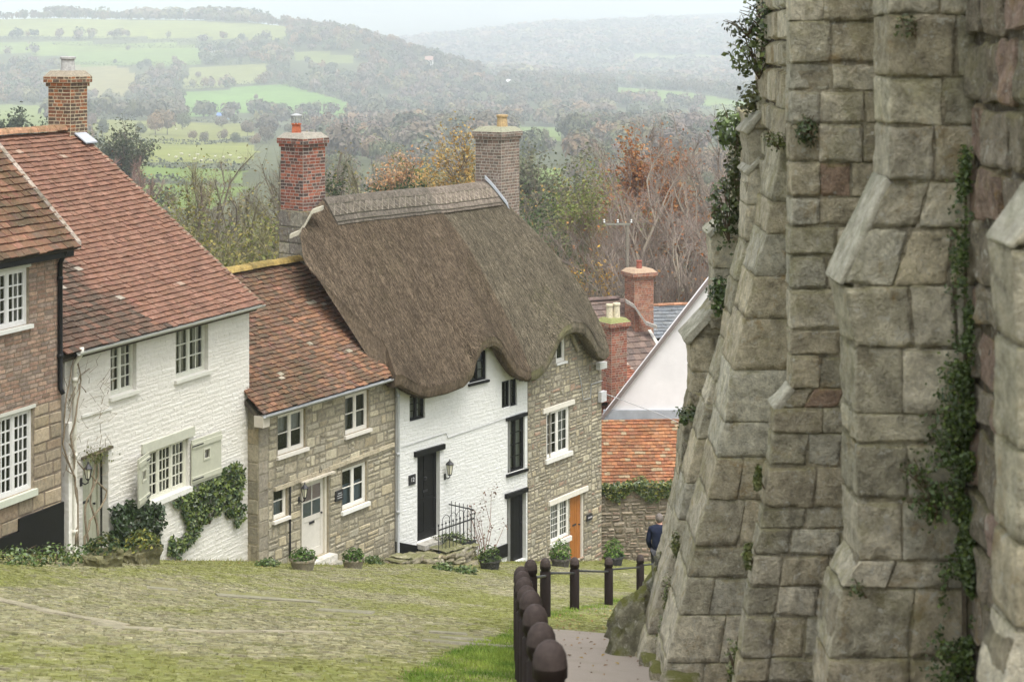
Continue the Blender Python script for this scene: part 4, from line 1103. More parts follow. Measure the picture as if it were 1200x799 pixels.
def thatch(house, sl, sr, base, lift, nu, seed, mossy=1.):
    vv = np.concatenate([np.linspace(0, .3, 16)[:-1], np.linspace(.3, 1, 26)])
    A, B = sl(vv), sr(vv); mb = MB(); nv = len(vv)
    rows = []
    u = np.linspace(0, 1, nu + 1)
    s0 = A[0] + (B[0] - A[0]) * u; ze = z_eave(s0)
    # underside and rolled lip
    for (o, dz) in ((-.5, .75), (-.12, .34), (.10, .06), (.22, .0), (.40, .0), (.455, .05), (.468, .17)):
        rows.append(th_pt(s0, np.full(nu + 1, o + 0.), ze + dz + lift))
    for i in range(nv): rows.append(th_surf(A[i] + (B[i] - A[i]) * u, np.full(nu + 1, vv[i]), lift))
    sR = A[-1] + (B[-1] - A[-1]) * u
    for (o, k) in ((OR - .5, .93), (OR - 1.5, .6), (OR - 3.1, 0)): rows.append(th_pt(sR, np.full(nu + 1, o), np.full(nu + 1, ZE0 + .3 + (ZR - ZE0 - .3) * k)))
    V = np.stack(rows, 0); n, m = V.shape[:2]
    i, j = np.meshgrid(np.arange(n - 1), np.arange(m - 1), indexing='ij')
    f = np.stack([i * m + j, i * m + j + 1, (i + 1) * m + j + 1, (i + 1) * m + j], -1).reshape(-1, 4)
    c = V.reshape(-1, 3)[f].mean(1); k = fbm(c * np.array([1.5, 1.5, .5]), 3, seed)[:, None]; k2 = vnoise(c * np.array([8, 8, .7]), seed + 1)[:, None]; col = np.array(base) * (1 + .2 * k + .28 * k2); mk = np.clip(fbm(c * np.array([.9, .9, .45]), 3, seed + 5)[:, None] * 1.6 - .35, 0, .6) * mossy; col = col * (1 - mk) + np.array([.125, .125, .05]) * mk
    mb.bulk(V.reshape(-1, 3), f, col)
    # closing faces at the two verges
    for e in (0, m - 1):
        ring = [V[r, e] for r in range(n)]; mb.poly(ring if e else ring[::-1], grey(base, .9))
    # loose straw ends over the whole coat, combed downhill
    N = int(52000 * (B[0] - A[0]) / 9); v = rng.uniform(0.0, .99, N); uu = rng.uniform(0, 1, N)
    a = np.interp(v, vv, A); b = np.interp(v, vv, B); s = a + (b - a) * uu
    ln = rng.uniform(.02, .055, N); v2 = np.maximum(v - ln, -.012); tip = rng.uniform(.004, .03, N); sk = rng.normal(0, .03, N); w = rng.uniform(.004, .008, N)
    p0 = th_surf(s - w, v, lift + .002); p1 = th_surf(s + w, v, lift + .002); p2 = th_surf(s + sk, v2, lift + tip)
    cc = np.array(base) * rng.choice([.45, .75, 1.0, 1.35, 2.0], N)[:, None]; VV = np.stack([p0, p1, p2], 1).reshape(-1, 3)
    mb.bulk(VV, np.arange(3 * N).reshape(-1, 3), cc)
    # cut straw ends along the lip
    N = int(9000 * (B[0] - A[0]) / 9); s = A[0] + (B[0] - A[0]) * rng.uniform(0, 1, N); q = rng.uniform(0, 1, N)
    o = .455 - .25 * q; z = z_eave(s) + .17 * (1 - q) ** 2 + lift; d = rng.uniform(.02, .06, N); w = .006
    VV = np.stack([th_pt(s - w, o, z), th_pt(s + w, o, z), th_pt(s + rng.normal(0, .02, N), o + d * (1 - q * .6), z - d * .9)], 1).reshape(-1, 3)
    mb.bulk(VV, np.arange(3 * N).reshape(-1, 3), np.array(base) * rng.uniform(.5, 1.7, (N, 1)))
    return mb.build('thatched_roof', M['thatch'], house, smooth=False)

def ridge_cap(house, sa, sb, base, lift):
    """a thick saddle of straw over the ridge, pinned with a lattice of hazel spars"""
    mb = MB(); n = 60; s = np.linspace(sa, sb, n + 1); v0 = .855
    prof = [(v0, .0), (v0 + .002, .035), (v0 + .012, .05), (.93, .06), (.98, .075), (1.0, .06)]
    rows = [th_surf(s + (sa * 0), np.full(n + 1, v), lift + d) for v, d in prof]
    top = th_pt(s, np.full(n + 1, OR - .12), np.full(n + 1, ZR + .06 + lift)); rows.append(top)
    rows.append(th_pt(s, np.full(n + 1, OR - .65), np.full(n + 1, ZR - .55 + lift))); rows.append(th_pt(s, np.full(n + 1, OR - .6), np.full(n + 1, ZR - .66 + lift)))
    V = np.stack(rows, 0); a, m = V.shape[:2]; i, j = np.meshgrid(np.arange(a - 1), np.arange(m - 1), indexing='ij')
    f = np.stack([i * m + j, i * m + j + 1, (i + 1) * m + j + 1, (i + 1) * m + j], -1).reshape(-1, 4)
    mb.bulk(V.reshape(-1, 3), f, np.array(base) * rng.uniform(.8, 1.15, (len(f), 1)))
    for e in (0, m - 1): mb.poly([V[r, e] for r in range(a)], base)
    o = mb.build('ridge_cap', M['thatch'], house)
    sp = MB(); L = lift + .065
    for v in (.872, .905, .965): sp.tube([th_surf(np.array([x]), np.array([v]), L)[0] for x in np.linspace(sa, sb, 16)], .014, 5, grey(base, .6))
    x = sa
    while x < sb - .3:
        for (va, vb) in ((.905, .965), (.965, .905)):
            sp.tube([th_surf(np.array([x]), np.array([va]), L)[0], th_surf(np.array([x + .22]), np.array([vb]), L + .006)[0]], .013, 4, grey(base, 1.7))
        x += .22
    sp.build('spar', M['bark'], o)

def dormer_front(mb, f, s0, s1, zb, zt, holes, rel, gap, pal, ch, ln, corecol, mt, **kw):
    hs = [h for h in holes if h[1] > s0 and h[0] < s1]
    wall_core(mb, f, s0, s1, zb, zt, hs, 0., .12, corecol, corecol)
    stones(mb, f, s0, s1, zb, zt, hs, ch, ln, rel, gap, pal, **kw)

def house_thatch():
    f = FT; L = LT; zb = f.ground(L) - .6
    h = thing('thatched_cottage', f.pt(L / 2, -2, f.ground(L / 2) - .1), 'whitewashed cottage with black doors under the dark brown thatch', 'cottage')
    wl = f.rect(480, 498, 462, 492); wa = f.rect(550, 570, 411, 447); wr = f.rect(588, 606, 445, 477); wt = f.rect(595, 615, 490, 552)
    dr = f.rect(489, 515.5, 530, 632); ld = f.rect(594, 616.5, 579, 668)
    gl = f.ground((ld[0] + ld[1]) / 2); ld[2] = gl - .02
    holes = [wl, wa, wr, wt, dr, ld]
    a, b = f.s_at(545), f.s_at(598); zt = -8.22; za = -7.75
    w = MB()
    for (x0, x1, t) in ((0, a, zt), (a, b, za), (b, L, zt)):
        hs = []
        for q in holes:
            if q[1] > x0 + .001 and q[0] < x1 - .001: hs.append([max(q[0], x0), min(q[1], x1), q[2], min(q[3], t - .001)])
        wall_core(w, f, x0, x1, zb, t, hs, 0., .12, (.63, .63, .607), (.6, .6, .57))
        stones(w, f, x0, x1, zb, t, hs, (.08, .13), (.2, .42), .0035, .002, [(.635, .635, .615), (.65, .65, .628), (.62, .62, .597)], bev=.04, off=.001, irregular=.4, var=.025)
    shell(w, f, 0, L, 5.4, zb, zt - .4, -4.5, -2.6, (.7, .69, .66))
    w.build('wall', M['white'], h)
    dark = ((.25, .25, .25), [(.05, .4, 0, 1)])
    B2 = (.02, .02, .022)
    window(h, f, wl, M['black'], B2, 2, 1, 3, .04, .016, .05, None, None, ((.35, .35, .33), [(.1, .9, 0, 1)]), leaded=True)
    window(h, f, wa, M['black'], B2, 2, 1, 3, .04, .016, .04, (.06, .06, B2), None, ((.4, .4, .38), [(0, .4, 0, 1), (.6, 1, 0, 1)]), sillmat=M['black'])
    window(h, f, wr, M['black'], B2, 2, 2, 3, .04, .016, .05, None, None, ((.4, .4, .38), [(.5, 1, 0, 1)]))
    window(h, f, wt, M['black'], B2, 2, 1, 4, .045, .02, .05, (.08, .07, B2), (.09, .09, B2, .04), ((.42, .43, .38), [(0, .45, 0, 1), (.55, 1, 0, 1)]), sillmat=M['black'])
    panel_door(h, f, dr, M['black'], B2, 'panel', 0., .12, None, .06, letter=True, glaze=.45)
    panel_door(h, f, ld, M['black'], B2, 'plank', 0., .12, None, .06, letter=False)
    l = MB(); f.box(l, dr[0] - .13, dr[1] + .14, -.03, .07, dr[3] - .01, dr[3] + .12, B2); l.build('door_lintel', M['black'], h); l = MB(); f.box(l, ld[0] - .1, ld[1] + .02, -.03, .07, ld[3] - .01, ld[3] + .11, B2); l.build('door_lintel', M['black'], h)
    st = MB(); f.box(st, dr[0] - .03, dr[1] + .12, -.1, .28, dr[2] - .12, dr[2] - .003, (.42, .40, .36)); st.build('doorstep', M['rubble'], h)
    # tarred plinth that follows the fall of the street
    p = MB()
    for x0, x1, top0, top1 in ((.0, dr[0], f.at(468, 633)[1], dr[2] - .05), (dr[1], ld[0], f.at(560, 651)[1], f.at(592, 637)[1])):
        g0 = f.ground(x0) - .5
        p.hexa([f.pt(s, o, z) for (zz) in (0, 1) for o in (-.05, .035) for s, z in ((x0, (g0, top0)[zz]), (x1, (g0, top1)[zz]))], B2)
    p.build('plinth', M['black'], h)
    c = MB(); a1 = f.at(470, 524); b1 = f.at(522, 507); c1 = f.at(524, 513); d1 = f.at(615, 482)
    c.tube([f.pt(a1[0], .02, a1[1]), f.pt(b1[0], .02, b1[1]), f.pt(c1[0], .02, c1[1]), f.pt(d1[0], .02, d1[1])], .008, 5, (.3, .3, .29)); c.build('cable', M['metal'], h)
    pr = f.rect(478.5, 486, 556, 567.5); pm = MB(); f.box(pm, pr[0], pr[1], 0, .035, pr[2], pr[3], B2); pl = pm.build('number_plate', M['iron'], h)
    facade_text(pl, f, (pr[0] + pr[1]) / 2, (pr[2] + pr[3]) / 2, .038, '12', .14, (.55, .55, .55), M['paint'])
    k = MB()
    for s, z in (((dr[0] + dr[1]) / 2, dr[2] + 1.5),): k.lathe(f.pt(s, -.11, z), [(0, -.05), (.045, -.03), (.045, .03), (0, .05)], 8, (.5, .45, .33))
    k.build('knocker', M['iron'], h)
    sl = lambda v: edge(LV, LX, v); sr = lambda v: edge(PV, PX, v)
    thatch(h, sl, sr, (.140, .107, .074), 0.0, 90, 3, .35)
    ridge_cap(h, th_s(379, OR), th_s(500, OR), (.155, .135, .11), 0.)
    # red brick stack on the uphill gable, grey stone below
    cp = pxY(355, 43.1)
    st = chimney(h, cp, f.d, .80, .78, -4.25, -2.33, [(.27, .085, .052), (.21, .07, .05), (.31, .11, .07), (.17, .065, .048), (.11, .06, .05), (.08, .055, .05)], M['chim'], mort=(.34, .30, .26), corb=.035, capcol=(.27, .25, .21))
    pot(st, pxY(347.5, 43.0), -2.27, .24, .15, (.40, .12, .06), cage=True, capc=(.3, .16, .13), square=True)
    b = MB(); n = np.array([f.d[1], -f.d[0]])
    for i in range(4):
        cs = [cp + f.d * sx * .42 + n * sy * .43 for sx, sy in ((-1, -1), (1, -1), (1, 1), (-1, 1))]
        ff = Fac(cs[(i + 1) % 4], cs[i]); stones(b, ff, 0, ff.L, -6.6, -4.2, [], (.25, .4), (.35, .5), .015, .015, [(.27, .25, .2), (.22, .2, .17), (.31, .29, .23)], bev=.015); 
        b.quad(ff.pt(0, -.01, -6.6), ff.pt(ff.L, -.01, -6.6), ff.pt(ff.L, -.01, -4.2), ff.pt(0, -.01, -4.2), (.2, .19, .16))
    b.build('chimney_base', M['abbey'], h)
    fl = MB(); q = [(378, 243), (366, 247), (358, 262), (350, 272), (340, 276)]
    for k, (x, y) in enumerate(q[:-1]):
        a, b_ = P(x, y, 42.0), P(q[k + 1][0], q[k + 1][1], 42.0); fl.hexa([q_ + np.array([0, yy, zz]) for zz in (-.07, .03) for yy in (-.12, .25) for q_ in (a, b_)], (.46, .43, .34))
    fl.build('flashing', M['pot'], h)
    return h
HT = house_thatch()

def house_four():
    f = F4; L = L4; zb = f.ground(L) - .6
    h = thing('thatched_stone_cottage', f.pt(L / 2, -2, f.ground(L / 2) - .1), 'rubble stone cottage with orange wooden door under the greyer thatch', 'cottage')
    wu = f.rect(651.5, 662, 394, 424); wm = f.rect(640.5, 667, 479, 533); wl = f.rect(645, 667, 586, 632); dr = f.rect(667.5, 684, 579, 662)
    dr[2] = f.ground((dr[0] + dr[1]) / 2) + .02
    holes = [wu, wm, wl, dr]; zt = -8.25; za = -7.78; a, b = f.s_at(645), f.s_at(693)
    w = MB()
    for (x0, x1, t) in ((0, a, zt), (a, b, za), (b, L, zt)):
        hs = [[max(q[0], x0), min(q[1], x1), q[2], min(q[3], t - .001)] for q in holes if q[1] > x0 + .001 and q[0] < x1 - .001]
        wall_core(w, f, x0, x1, zb, t, hs, 0., .12, (.24, .215, .165), (.45, .42, .35))
        stones(w, f, x0, x1, zb, t, hs, (.12, .24), (.15, .38), .022, .026, PAL_RUB + [(.31, .22, .16)], bev=.022, irregular=.6)
    shell(w, f, 0, L, 5.4, zb, zt - .4, -6.1, -2.6, (.28, .24, .18))
    w.build('wall', M['rubble'], h)
    pale = (.66, .62, .54)
    window(h, f, wu, M['paint'], (.7, .68, .62), 1, 1, 1, .06, .02, .03, (.04, .06, WP), None, ((.3, .3, .3), [(0, .5, 0, 1)]))
    window(h, f, wm, M['paint'], (.7, .68, .63), 2, 2, 4, .06, .012, .03, (.10, .12, (.68, .66, .61)), (.22, .13, pale, .05), ((.5, .48, .44), [(.55, 1, 0, 1)]))
    window(h, f, wl, M['paint'], (.7, .68, .62), 2, 3, 5, .055, .012, .03, (.04, .13, (.68, .66, .61)), None, ((.60, .58, .53), [(0, .48, 0, 1), (.52, 1, 0, 1)]))
    panel_door(h, f, dr, M['oak'], (.4, .15, .04), 'plank', 0., .08, (.62, .59, .52), .055, letter=True)
    l = MB(); f.box(l, wl[0] - .12, dr[1] + .16, -.02, .06, dr[3] + .0, dr[3] + .13, pale); l.build('lintel', M['paint'], h)
    pr = f.rect(686.5, 692.5, 602, 609); pm = MB(); f.box(pm, pr[0], pr[1], .02, .055, pr[2], pr[3], (.06, .06, .075)); pl = pm.build('number_plate', M['iron'], h)
    t = MB(); f.box(t, pr[0] + .03, pr[1] - .03, .056, .059, (pr[2] + pr[3]) / 2 - .02, (pr[2] + pr[3]) / 2 + .02, (.4, .38, .4)); t.build('lettering', M['paint'], pl)
    c = MB()
    pts = [f.at(x, y) for x, y in ((676, 433), (679, 447), (682, 468), (690, 466), (691, 450), (704, 446))]
    c.tube([f.pt(s, .05, z) for s, z in pts], .014, 5, (.09, .08, .07)); c.build('cable', M['metal'], h)
    bx = MB(); q = f.rect(700, 706, 458, 470); f.box(bx, q[0], q[1], .02, .14, q[2], q[3], (.5, .5, .5)); bx.build('meter_box', M['paint'], h)
    bb = MB(); f.strip(bb, (f.s_at(664), za - .02), (f.s_at(675), -8.55), .09, .04, .10, (.34, .30, .22)); f.strip(bb, (f.s_at(665.5), za + .1), (f.s_at(654), za + .0), .06, .0, .06, (.25, .22, .17)); bb.build('brace', M['bark'], h)
    wp = MB(); q = f.at(697, 428); f.box(wp, q[0] - .1, q[0] + .28, .1, .24, q[1] - .09, q[1] + .09, (.5, .5, .47)); wp.build('wall_plate', M['paint'], h)
    sl = lambda v: edge(PV, PX, v); sr = lambda v: edge(RV, RX, v)
    thatch(h, sl, sr, (.162, .138, .098), -.045, 70, 8, 1.)
    ridge_cap(h, th_s(500.5, OR), th_s(573, OR), (.22, .185, .15), -.02)
    cp = pxY(583, 49.2)
    st = chimney(h, cp, f.d, .90, .92, -6.2, -2.48, [(.20, .14, .11), (.17, .125, .10), (.23, .16, .125), (.145, .115, .095), (.20, .155, .13)], M['chim'], mort=(.40, .37, .32), corb=.035, ch=.085, capcol=(.25, .25, .18))
    pot(st, pxY(588.5, 49.2), -2.42, .34, .16, (.42, .30, .16))
    fl = MB(); q = [(568, 207), (575, 214), (585, 226), (594, 238), (602, 256)]
    for k in range(len(q) - 1): fl.hexa([q_ + np.array([0, yy, zz]) for zz in (-.06, .03) for yy in (-.1, .3) for q_ in (P(*q[k], 48.35), P(*q[k + 1], 48.35))], (.27, .29, .32))
    fl.build('flashing', M['lead'], h)
    return h
H4 = house_four()
# ================================================================== the old abbey wall and its buttresses
_TC = {}
def rounded_grid(hx, hy, hz, r, n):
    """surface grid of a rounded box, as points in metric box space with outward directions"""
    def ts(h):
        rr = min(r, h * .8); return np.concatenate([[-h, -h + rr * .35, -h + rr], np.linspace(-h + rr, h - rr, n + 2)[1:-1], [h - rr, h - rr * .35, h]])
    ax = [ts(hx), ts(hy), ts(hz)]; P_, Fq = [], []; off = 0
    for fix, sgn in ((0, -1), (0, 1), (1, -1), (1, 1), (2, -1), (2, 1)):
        a, b = [k for k in range(3) if k != fix]; A, B = np.meshgrid(ax[a], ax[b], indexing='ij'); p = np.zeros(A.shape + (3,)); p[..., a] = A; p[..., b] = B; p[..., fix] = sgn * (hx, hy, hz)[fix]
        m, k = A.shape; i, j = np.meshgrid(np.arange(m - 1), np.arange(k - 1), indexing='ij')
        f = np.stack([i * k + j, (i + 1) * k + j, (i + 1) * k + j + 1, i * k + j + 1], -1).reshape(-1, 4)
        if (sgn > 0) == (fix == 1): f = f[:, ::-1]
        Fq.append(f + off); P_.append(p.reshape(-1, 3)); off += m * k
    p = np.concatenate(P_); f = np.concatenate(Fq); h = np.array([hx, hy, hz]); rr = np.minimum(r, h * .8)
    q = np.clip(p, -(h - rr), h - rr); d = (p - q) / rr; L = np.linalg.norm(d, axis=1, keepdims=True); nrm = d / np.maximum(L, 1e-6)
    return q + nrm * rr, nrm, f, h
def rough_block(mb, c8, col, r=.03, n=2, amp=.014, jit=.01, seed=0, chip=.0):
    c8 = np.asarray(c8, float) + rng.normal(0, jit, (8, 3)) * np.array([.5, .6, .8])
    ex = np.linalg.norm(c8[1::2] - c8[0::2], axis=1).mean(); ey = np.linalg.norm(c8[[2, 3, 6, 7]] - c8[[0, 1, 4, 5]], axis=1).mean(); ez = np.linalg.norm(c8[4:] - c8[:4], axis=1).mean()
    p, nr, f, h = rounded_grid(ex / 2, ey / 2, ez / 2, r, n)
    t = p / h * .5 + .5; w = 0
    for k in range(8):
        kx, ky, kz = k & 1, (k >> 1) & 1, k >> 2
        w = w + (np.where(kx, t[:, 0], 1 - t[:, 0]) * np.where(ky, t[:, 1], 1 - t[:, 1]) * np.where(kz, t[:, 2], 1 - t[:, 2]))[:, None] * c8[k]
    A = np.stack([(c8[1::2] - c8[0::2]).mean(0), (c8[[2, 3, 6, 7]] - c8[[0, 1, 4, 5]]).mean(0), (c8[4:] - c8[:4]).mean(0)]); A /= np.linalg.norm(A, axis=1, keepdims=True)
    nw = nr @ A
    disp = amp * (fbm(w * 4.5, 2, seed) + .8 * vnoise(w * 15, seed + 5) + .5 * vnoise(w * 38, seed + 6)) - amp * .3
    eg = 1 - np.abs(nr).max(1); disp = disp - np.minimum(eg * 3., 1.) * chip * np.maximum(0, vnoise(w * 8, seed + 9) + .8 * vnoise(w * 22, seed + 10) + .15)
    mb.bulk(w + nw * disp[:, None], f, np.tile(np.array(col)[None], (len(f), 1)))

PAL_AB = [(.57, .525, .40), (.51, .475, .355), (.61, .565, .44), (.46, .43, .32), (.56, .50, .36), (.55, .525, .42), (.48, .43, .31)]
def prof_xz(pts, Y): return [((x - CX) * Y / F, -(y - HY) * Y / F) for x, y in pts]
def xfront(prof, z):
    zs = [p[1] for p in prof][::-1]; xs = [p[0] for p in prof][::-1]
    return float(np.interp(z, zs, xs))

abbey = thing('abbey_wall', (2.3, 14, gz1(2.3, 14)), 'towering old stone wall with mossy sloping buttresses along the right side', 'wall')
def buttress(Yb, th, pts, ch, bl, label=None, slabs=(), skew=.0, amp=.016, n=2, pal=PAL_AB, tilt=0.0, zclip=None):
    prof = prof_xz(pts, Yb); ztop, zbot = prof[0][1], prof[-1][1]
    mb = MB(); z = ztop; W = wallX(Yb) + .12; sd = int(Yb * 10)
    core = [(xfront(prof, zz) + .022, zz) for zz in np.linspace(ztop, zbot, 40)]
    V = []
    for x, zz in core: V += [(x, Yb + .018, zz), (W, Yb + .018, zz), (W, Yb + th - .02, zz), (x, Yb + th - .02, zz)]
    mb.add(V, [(4 * i + k, 4 * i + (k + 1) % 4, 4 * i + 4 + (k + 1) % 4, 4 * i + 4 + k) for i in range(39) for k in range(4)], (.34, .305, .22))
    breaks = sorted([p[1] for p in prof[1:-1]], reverse=True)
    while z > zbot + .02:
        h = random.uniform(*ch); z0 = max(z - h, zbot)
        for b in breaks:                                # courses stop at the set-offs
            if z0 < b < z - .04: z0 = b if abs(z0 - b) < h * .6 else z0; break
        xa, xb = xfront(prof, z0 + .004), xfront(prof, z - .004)
        x = 0.; tot = W - min(xa, xb); first = True
        while x < tot - .01:
            l = random.uniform(*bl)
            if tot - x - l < bl[0] * .5: l = tot - x
            u0, u1 = x / tot, (x + l) / tot; g = .0025
            lerp = lambda base, u: base + (W - base) * u
            y0 = Yb + random.uniform(-.008, .010); y1 = Yb + th
            c8 = [(lerp(xa, u0) + g, y0, z0 + g), (lerp(xa, u1) - g, y0, z0 + g), (lerp(xa, u0) + g, y1, z0 + g), (lerp(xa, u1) - g, y1, z0 + g), (lerp(xb, u0) + g, y0, z - g), (lerp(xb, u1) - g, y0, z - g), (lerp(xb, u0) + g, y1, z - g), (lerp(xb, u1) - g, y1, z - g)]
            c = grey(pal[random.randrange(len(pal))], random.uniform(.8, 1.15))
            if Yb == 11.0 and random.random() < .03: c = (.36, .26, .19)
            rough_block(mb, c8, c, .012, n + (7 if Yb < 12 else 4), amp * .42, .004, sd, .024); x += l; first = False
        z = z0
    o = mb.build('buttress', M['abbey'], abbey, smooth=True)
    if label: o['label'] = label
    for (a, b, t, ov) in slabs:                          # weathered sloping cap stones
        (x0, z0), (x1, z1) = prof_xz([a, b], Yb); L = math.hypot(x1 - x0, z1 - z0); ux, uz = (x1 - x0) / L, (z1 - z0) / L; nx, nz = -uz, ux
        if nz < 0: nx, nz = -nx, -nz
        s = MB(); k = max(1, int(L / .8))
        for q in range(k):
            e0, e1 = L * q / k + .006, L * (q + 1) / k - .006
            c8 = [(x0 + ux * e + nx * m, y, z0 + uz * e + nz * m) for m in (-t, .02) for y in (Yb - ov, Yb + th + ov) for e in (e0, e1)]
            rough_block(s, c8, grey((.46, .44, .36), random.uniform(.9, 1.1)), .022, 2, .012, .008, sd + q)
        so = s.build('cap_stone', M['capstone'], o, smooth=True)
    return o
M['capstone'] = mat_masonry('weathered_cap_stone', lichen=.6, moss=.4, ochre=.2, scale=2.4, bumps=.9, bdist=.02, dark=.25)

buttress(5.75, .30, [(1252, -400), (1252, 160), (1250, 207), (1182, 290), (1192, 302), (1192, 640), (1188, 740), (1172, 765), (1165, 1130)], (.28, .4), (.4, .7), 'nearest buttress with a pale cap stone', [((1258, 199), (1180, 292), .04, .0)], n=3)
buttress(8.6, .40, [(1042, -330), (1042, 213), (1041, 217), (986, 335), (1000, 347), (1003, 520), (1006, 660), (985, 690), (972, 720), (962, 985)], (.22, .38), (.22, .42), 'buttress with a straight face and one long white cap stone', [((1045, 209), (983, 338), .03, .0)], n=4, amp=.02)
buttress(11.0, .20, [(926, -260), (926, 455), (908, 478), (905, 520), (890, 620), (862, 800), (850, 905)], (.16, .27), (.18, .38), 'tall upright buttress that splays out below', [((929, 452), (906, 480), .05, .002)], n=3)
buttress(15.5, .85, [(935, 60), (924, 130), (910, 190), (898, 274), (884, 324), (870, 384), (859, 430), (846, 504), (829, 585), (814, 640), (806, 677), (790, 740), (777, 792), (774, 830)], (.32, .55), (.25, .6), 'long raking buttress beside the path', [], n=3, amp=.024)
buttress(17.9, .55, [(896, -110), (893, 130), (874, 152), (881, 160), (881, 180), (890, 188), (873, 202), (875, 240), (873, 286), (861, 330), (850, 402), (827, 475), (803, 566), (787, 645), (774, 687), (748, 778), (745, 800)], (.34, .5), (.35, .6), 'raking buttress with two small set-offs near its top', [((893, 130), (870, 156), .05, .02), ((892, 184), (872, 203), .05, .02)], n=2, amp=.02)
buttress(20.6, .6, [(862, 166), (858, 255), (832, 272), (835, 282), (837, 355), (806, 396), (811, 404), (810, 470), (800, 500), (796, 560), (780, 640), (760, 720), (752, 770)], (.3, .45), (.3, .6), 'farthest ruined buttress with broken set-offs', [((858, 252), (828, 275), .06, .03), ((836, 362), (800, 400), .08, .05)], n=2, amp=.025)

def abbey_face():
    mb = MB()
    Ys = [(4.9, 18.3, 2.2), (18.3, 20.4, -.75), (20.4, 23.6, -2.9)]
    for y0, y1, zt in Ys:
        f = Fac((wallX(y1), y1), (wallX(y0), y0))           # runs uphill, faces the street
        zb = gz1(2.4, y1) - .5
        f2 = Fac((wallX(y0), y0), (wallX(y1), y1))
        q = [np.array([wallX(y) + dx, y, z]) for z in (zb, zt) for (dx) in (.03, .9) for y in (y0, y1)]
        mb.hexa(q, (.14, .12, .09))
        class Fw(Fac): pass
        ff = Fw((wallX(y0), y0), (wallX(y1), y1)); ff.n = -ff.n
        near = y0 < 6
        if near:
            # the stretch seen between the two nearest buttresses, block by block
            for (a, b) in ((6.1, 8.62), (8.95, 11.0)):
                z = zb
                while z < zt:
                    h = random.uniform(.2, .34); y = a
                    while y < b - .01:
                        l = random.uniform(.22, .5); l = b - y if b - y - l < .15 else l; g = .012
                        c8 = [(wallX(yy) + dx, yy, zz) for zz in (z + g, z + h - g) for yy in (y + g, y + l - g) for dx in (random.uniform(-.03, .01), .25)]
                        pal = random.choice([(.30, .255, .20), (.34, .30, .24), (.35, .26, .21), (.29, .255, .195), (.38, .28, .23), (.31, .28, .22)])
                        rough_block(mb, c8, grey(pal, random.uniform(.85, 1.15)), .03, 2, .022, .012, 77); y += l
                    z += h
            stones(mb, ff, 0, 1.2, zb, zt, [], (.2, .36), (.25, .6), .05, .025, PAL_AB, bev=.03)
            stones(mb, ff, 6.1, ff.L, zb, zt, [], (.2, .36), (.25, .6), .05, .025, PAL_AB, bev=.03)
        else:
            stones(mb, ff, 0, ff.L, zb, zt, [], (.2, .36), (.25, .6), .06, .025, PAL_AB, bev=.03)
    mb.build('wall_face', M['abbey'], abbey, smooth=False)
    # toothed, broken end and footing boulders
    b = MB()
    for (px, py, Y, sx, sz) in ((806, 466, 20.5, .22, .2), (803, 497, 20.4, .25, .25), (800, 530, 20.3, .3, .3), (797, 560, 20.2, .3, .3), (828, 376, 20.5, .25, .18)):
        c = P(px + 14, py, Y); rough_block(b, [c + np.array([sx / 2 * (2 * i - 1), .25 * (2 * j - 1), sz / 2 * (2 * k - 1)]) for k in (0, 1) for j in (0, 1) for i in (0, 1)], grey((.28, .25, .18), random.uniform(.8, 1.2)), .06, 2, .04, .03, 5)
    b.build('broken_stone', M['abbey'], abbey, smooth=True)
abbey_face()

def mossy_foot():
    mat = mat_masonry('mossy_boulder', lichen=.8, moss=.9, scale=1.3, bumps=1., bdist=.04, dark=.5, mosscol=(.10, .105, .02))
    spec = [((706, 776), (766, 690), 18.3, .55, 'large mossy boulder at the foot of the raking buttress', (.24, .23, .16)),
            ((756, 705), (782, 640), 18.9, .4, 'smaller pale boulder leaning above the mossy one', (.34, .33, .27)),]
    for (x0, y0), (x1, y1), Y, dp, lab, col in spec:
        a = P(x0, y0, Y); c = P(x1, y1, Y); wx, wz = c[0] - a[0], c[2] - a[2]
        z0 = a[2] - .15
        mb = MB(); c8 = []
        for k in (0, 1):
            for j in (0, 1):
                for i in (0, 1):
                    x = a[0] + wx * (i if not k else (.34 + .62 * i)); y = Y - .1 + dp * j + .08 * k * (1 - j); z = z0 if not k else a[2] + wz * (.8 if not i else 1.0)
                    c8.append((x, y, z))
        rough_block(mb, c8, col, .16, 6, .075, .03, 15)
        tag(mb.build('boulder', mat, smooth=True), lab, 'boulder')
    mb = MB(); rubble = []
    for k in range(5):
        px = [770, 786, 800, 1160, 1185][k]; Y = [17.2, 15.9, 15.1, 5.5, 5.45][k]
        x = (px - CX) * Y / F; z = gz1(x, Y) if k < 3 else -(785 - HY) * Y / F - .12
        s = [.13, .16, .14, .09, .12][k]; m = MB(); rough_block(m, [(x + s * sx * 1.3, Y + s * sy, z + (-.05 if sz < 0 else s * 1.2)) for sz in (-1, 1) for sy in (-1, 1) for sx in (-1, 1)], grey((.3, .27, .2), random.uniform(.8, 1.1)), .05, 3, .03, .02, k)
        lab = ['fallen stone lying between the mossy boulder and the path buttress', 'loose stone at the path edge below the long raking buttress', 'grey stone in the gap before the long raking buttress', 'small stone wedged beside the nearest buttress base', 'rough stone at the bottom right corner'][k]
        if k >= 3: continue
        tag(m.build('loose_stone', mat, smooth=True), lab, 'stone')
mossy_foot()

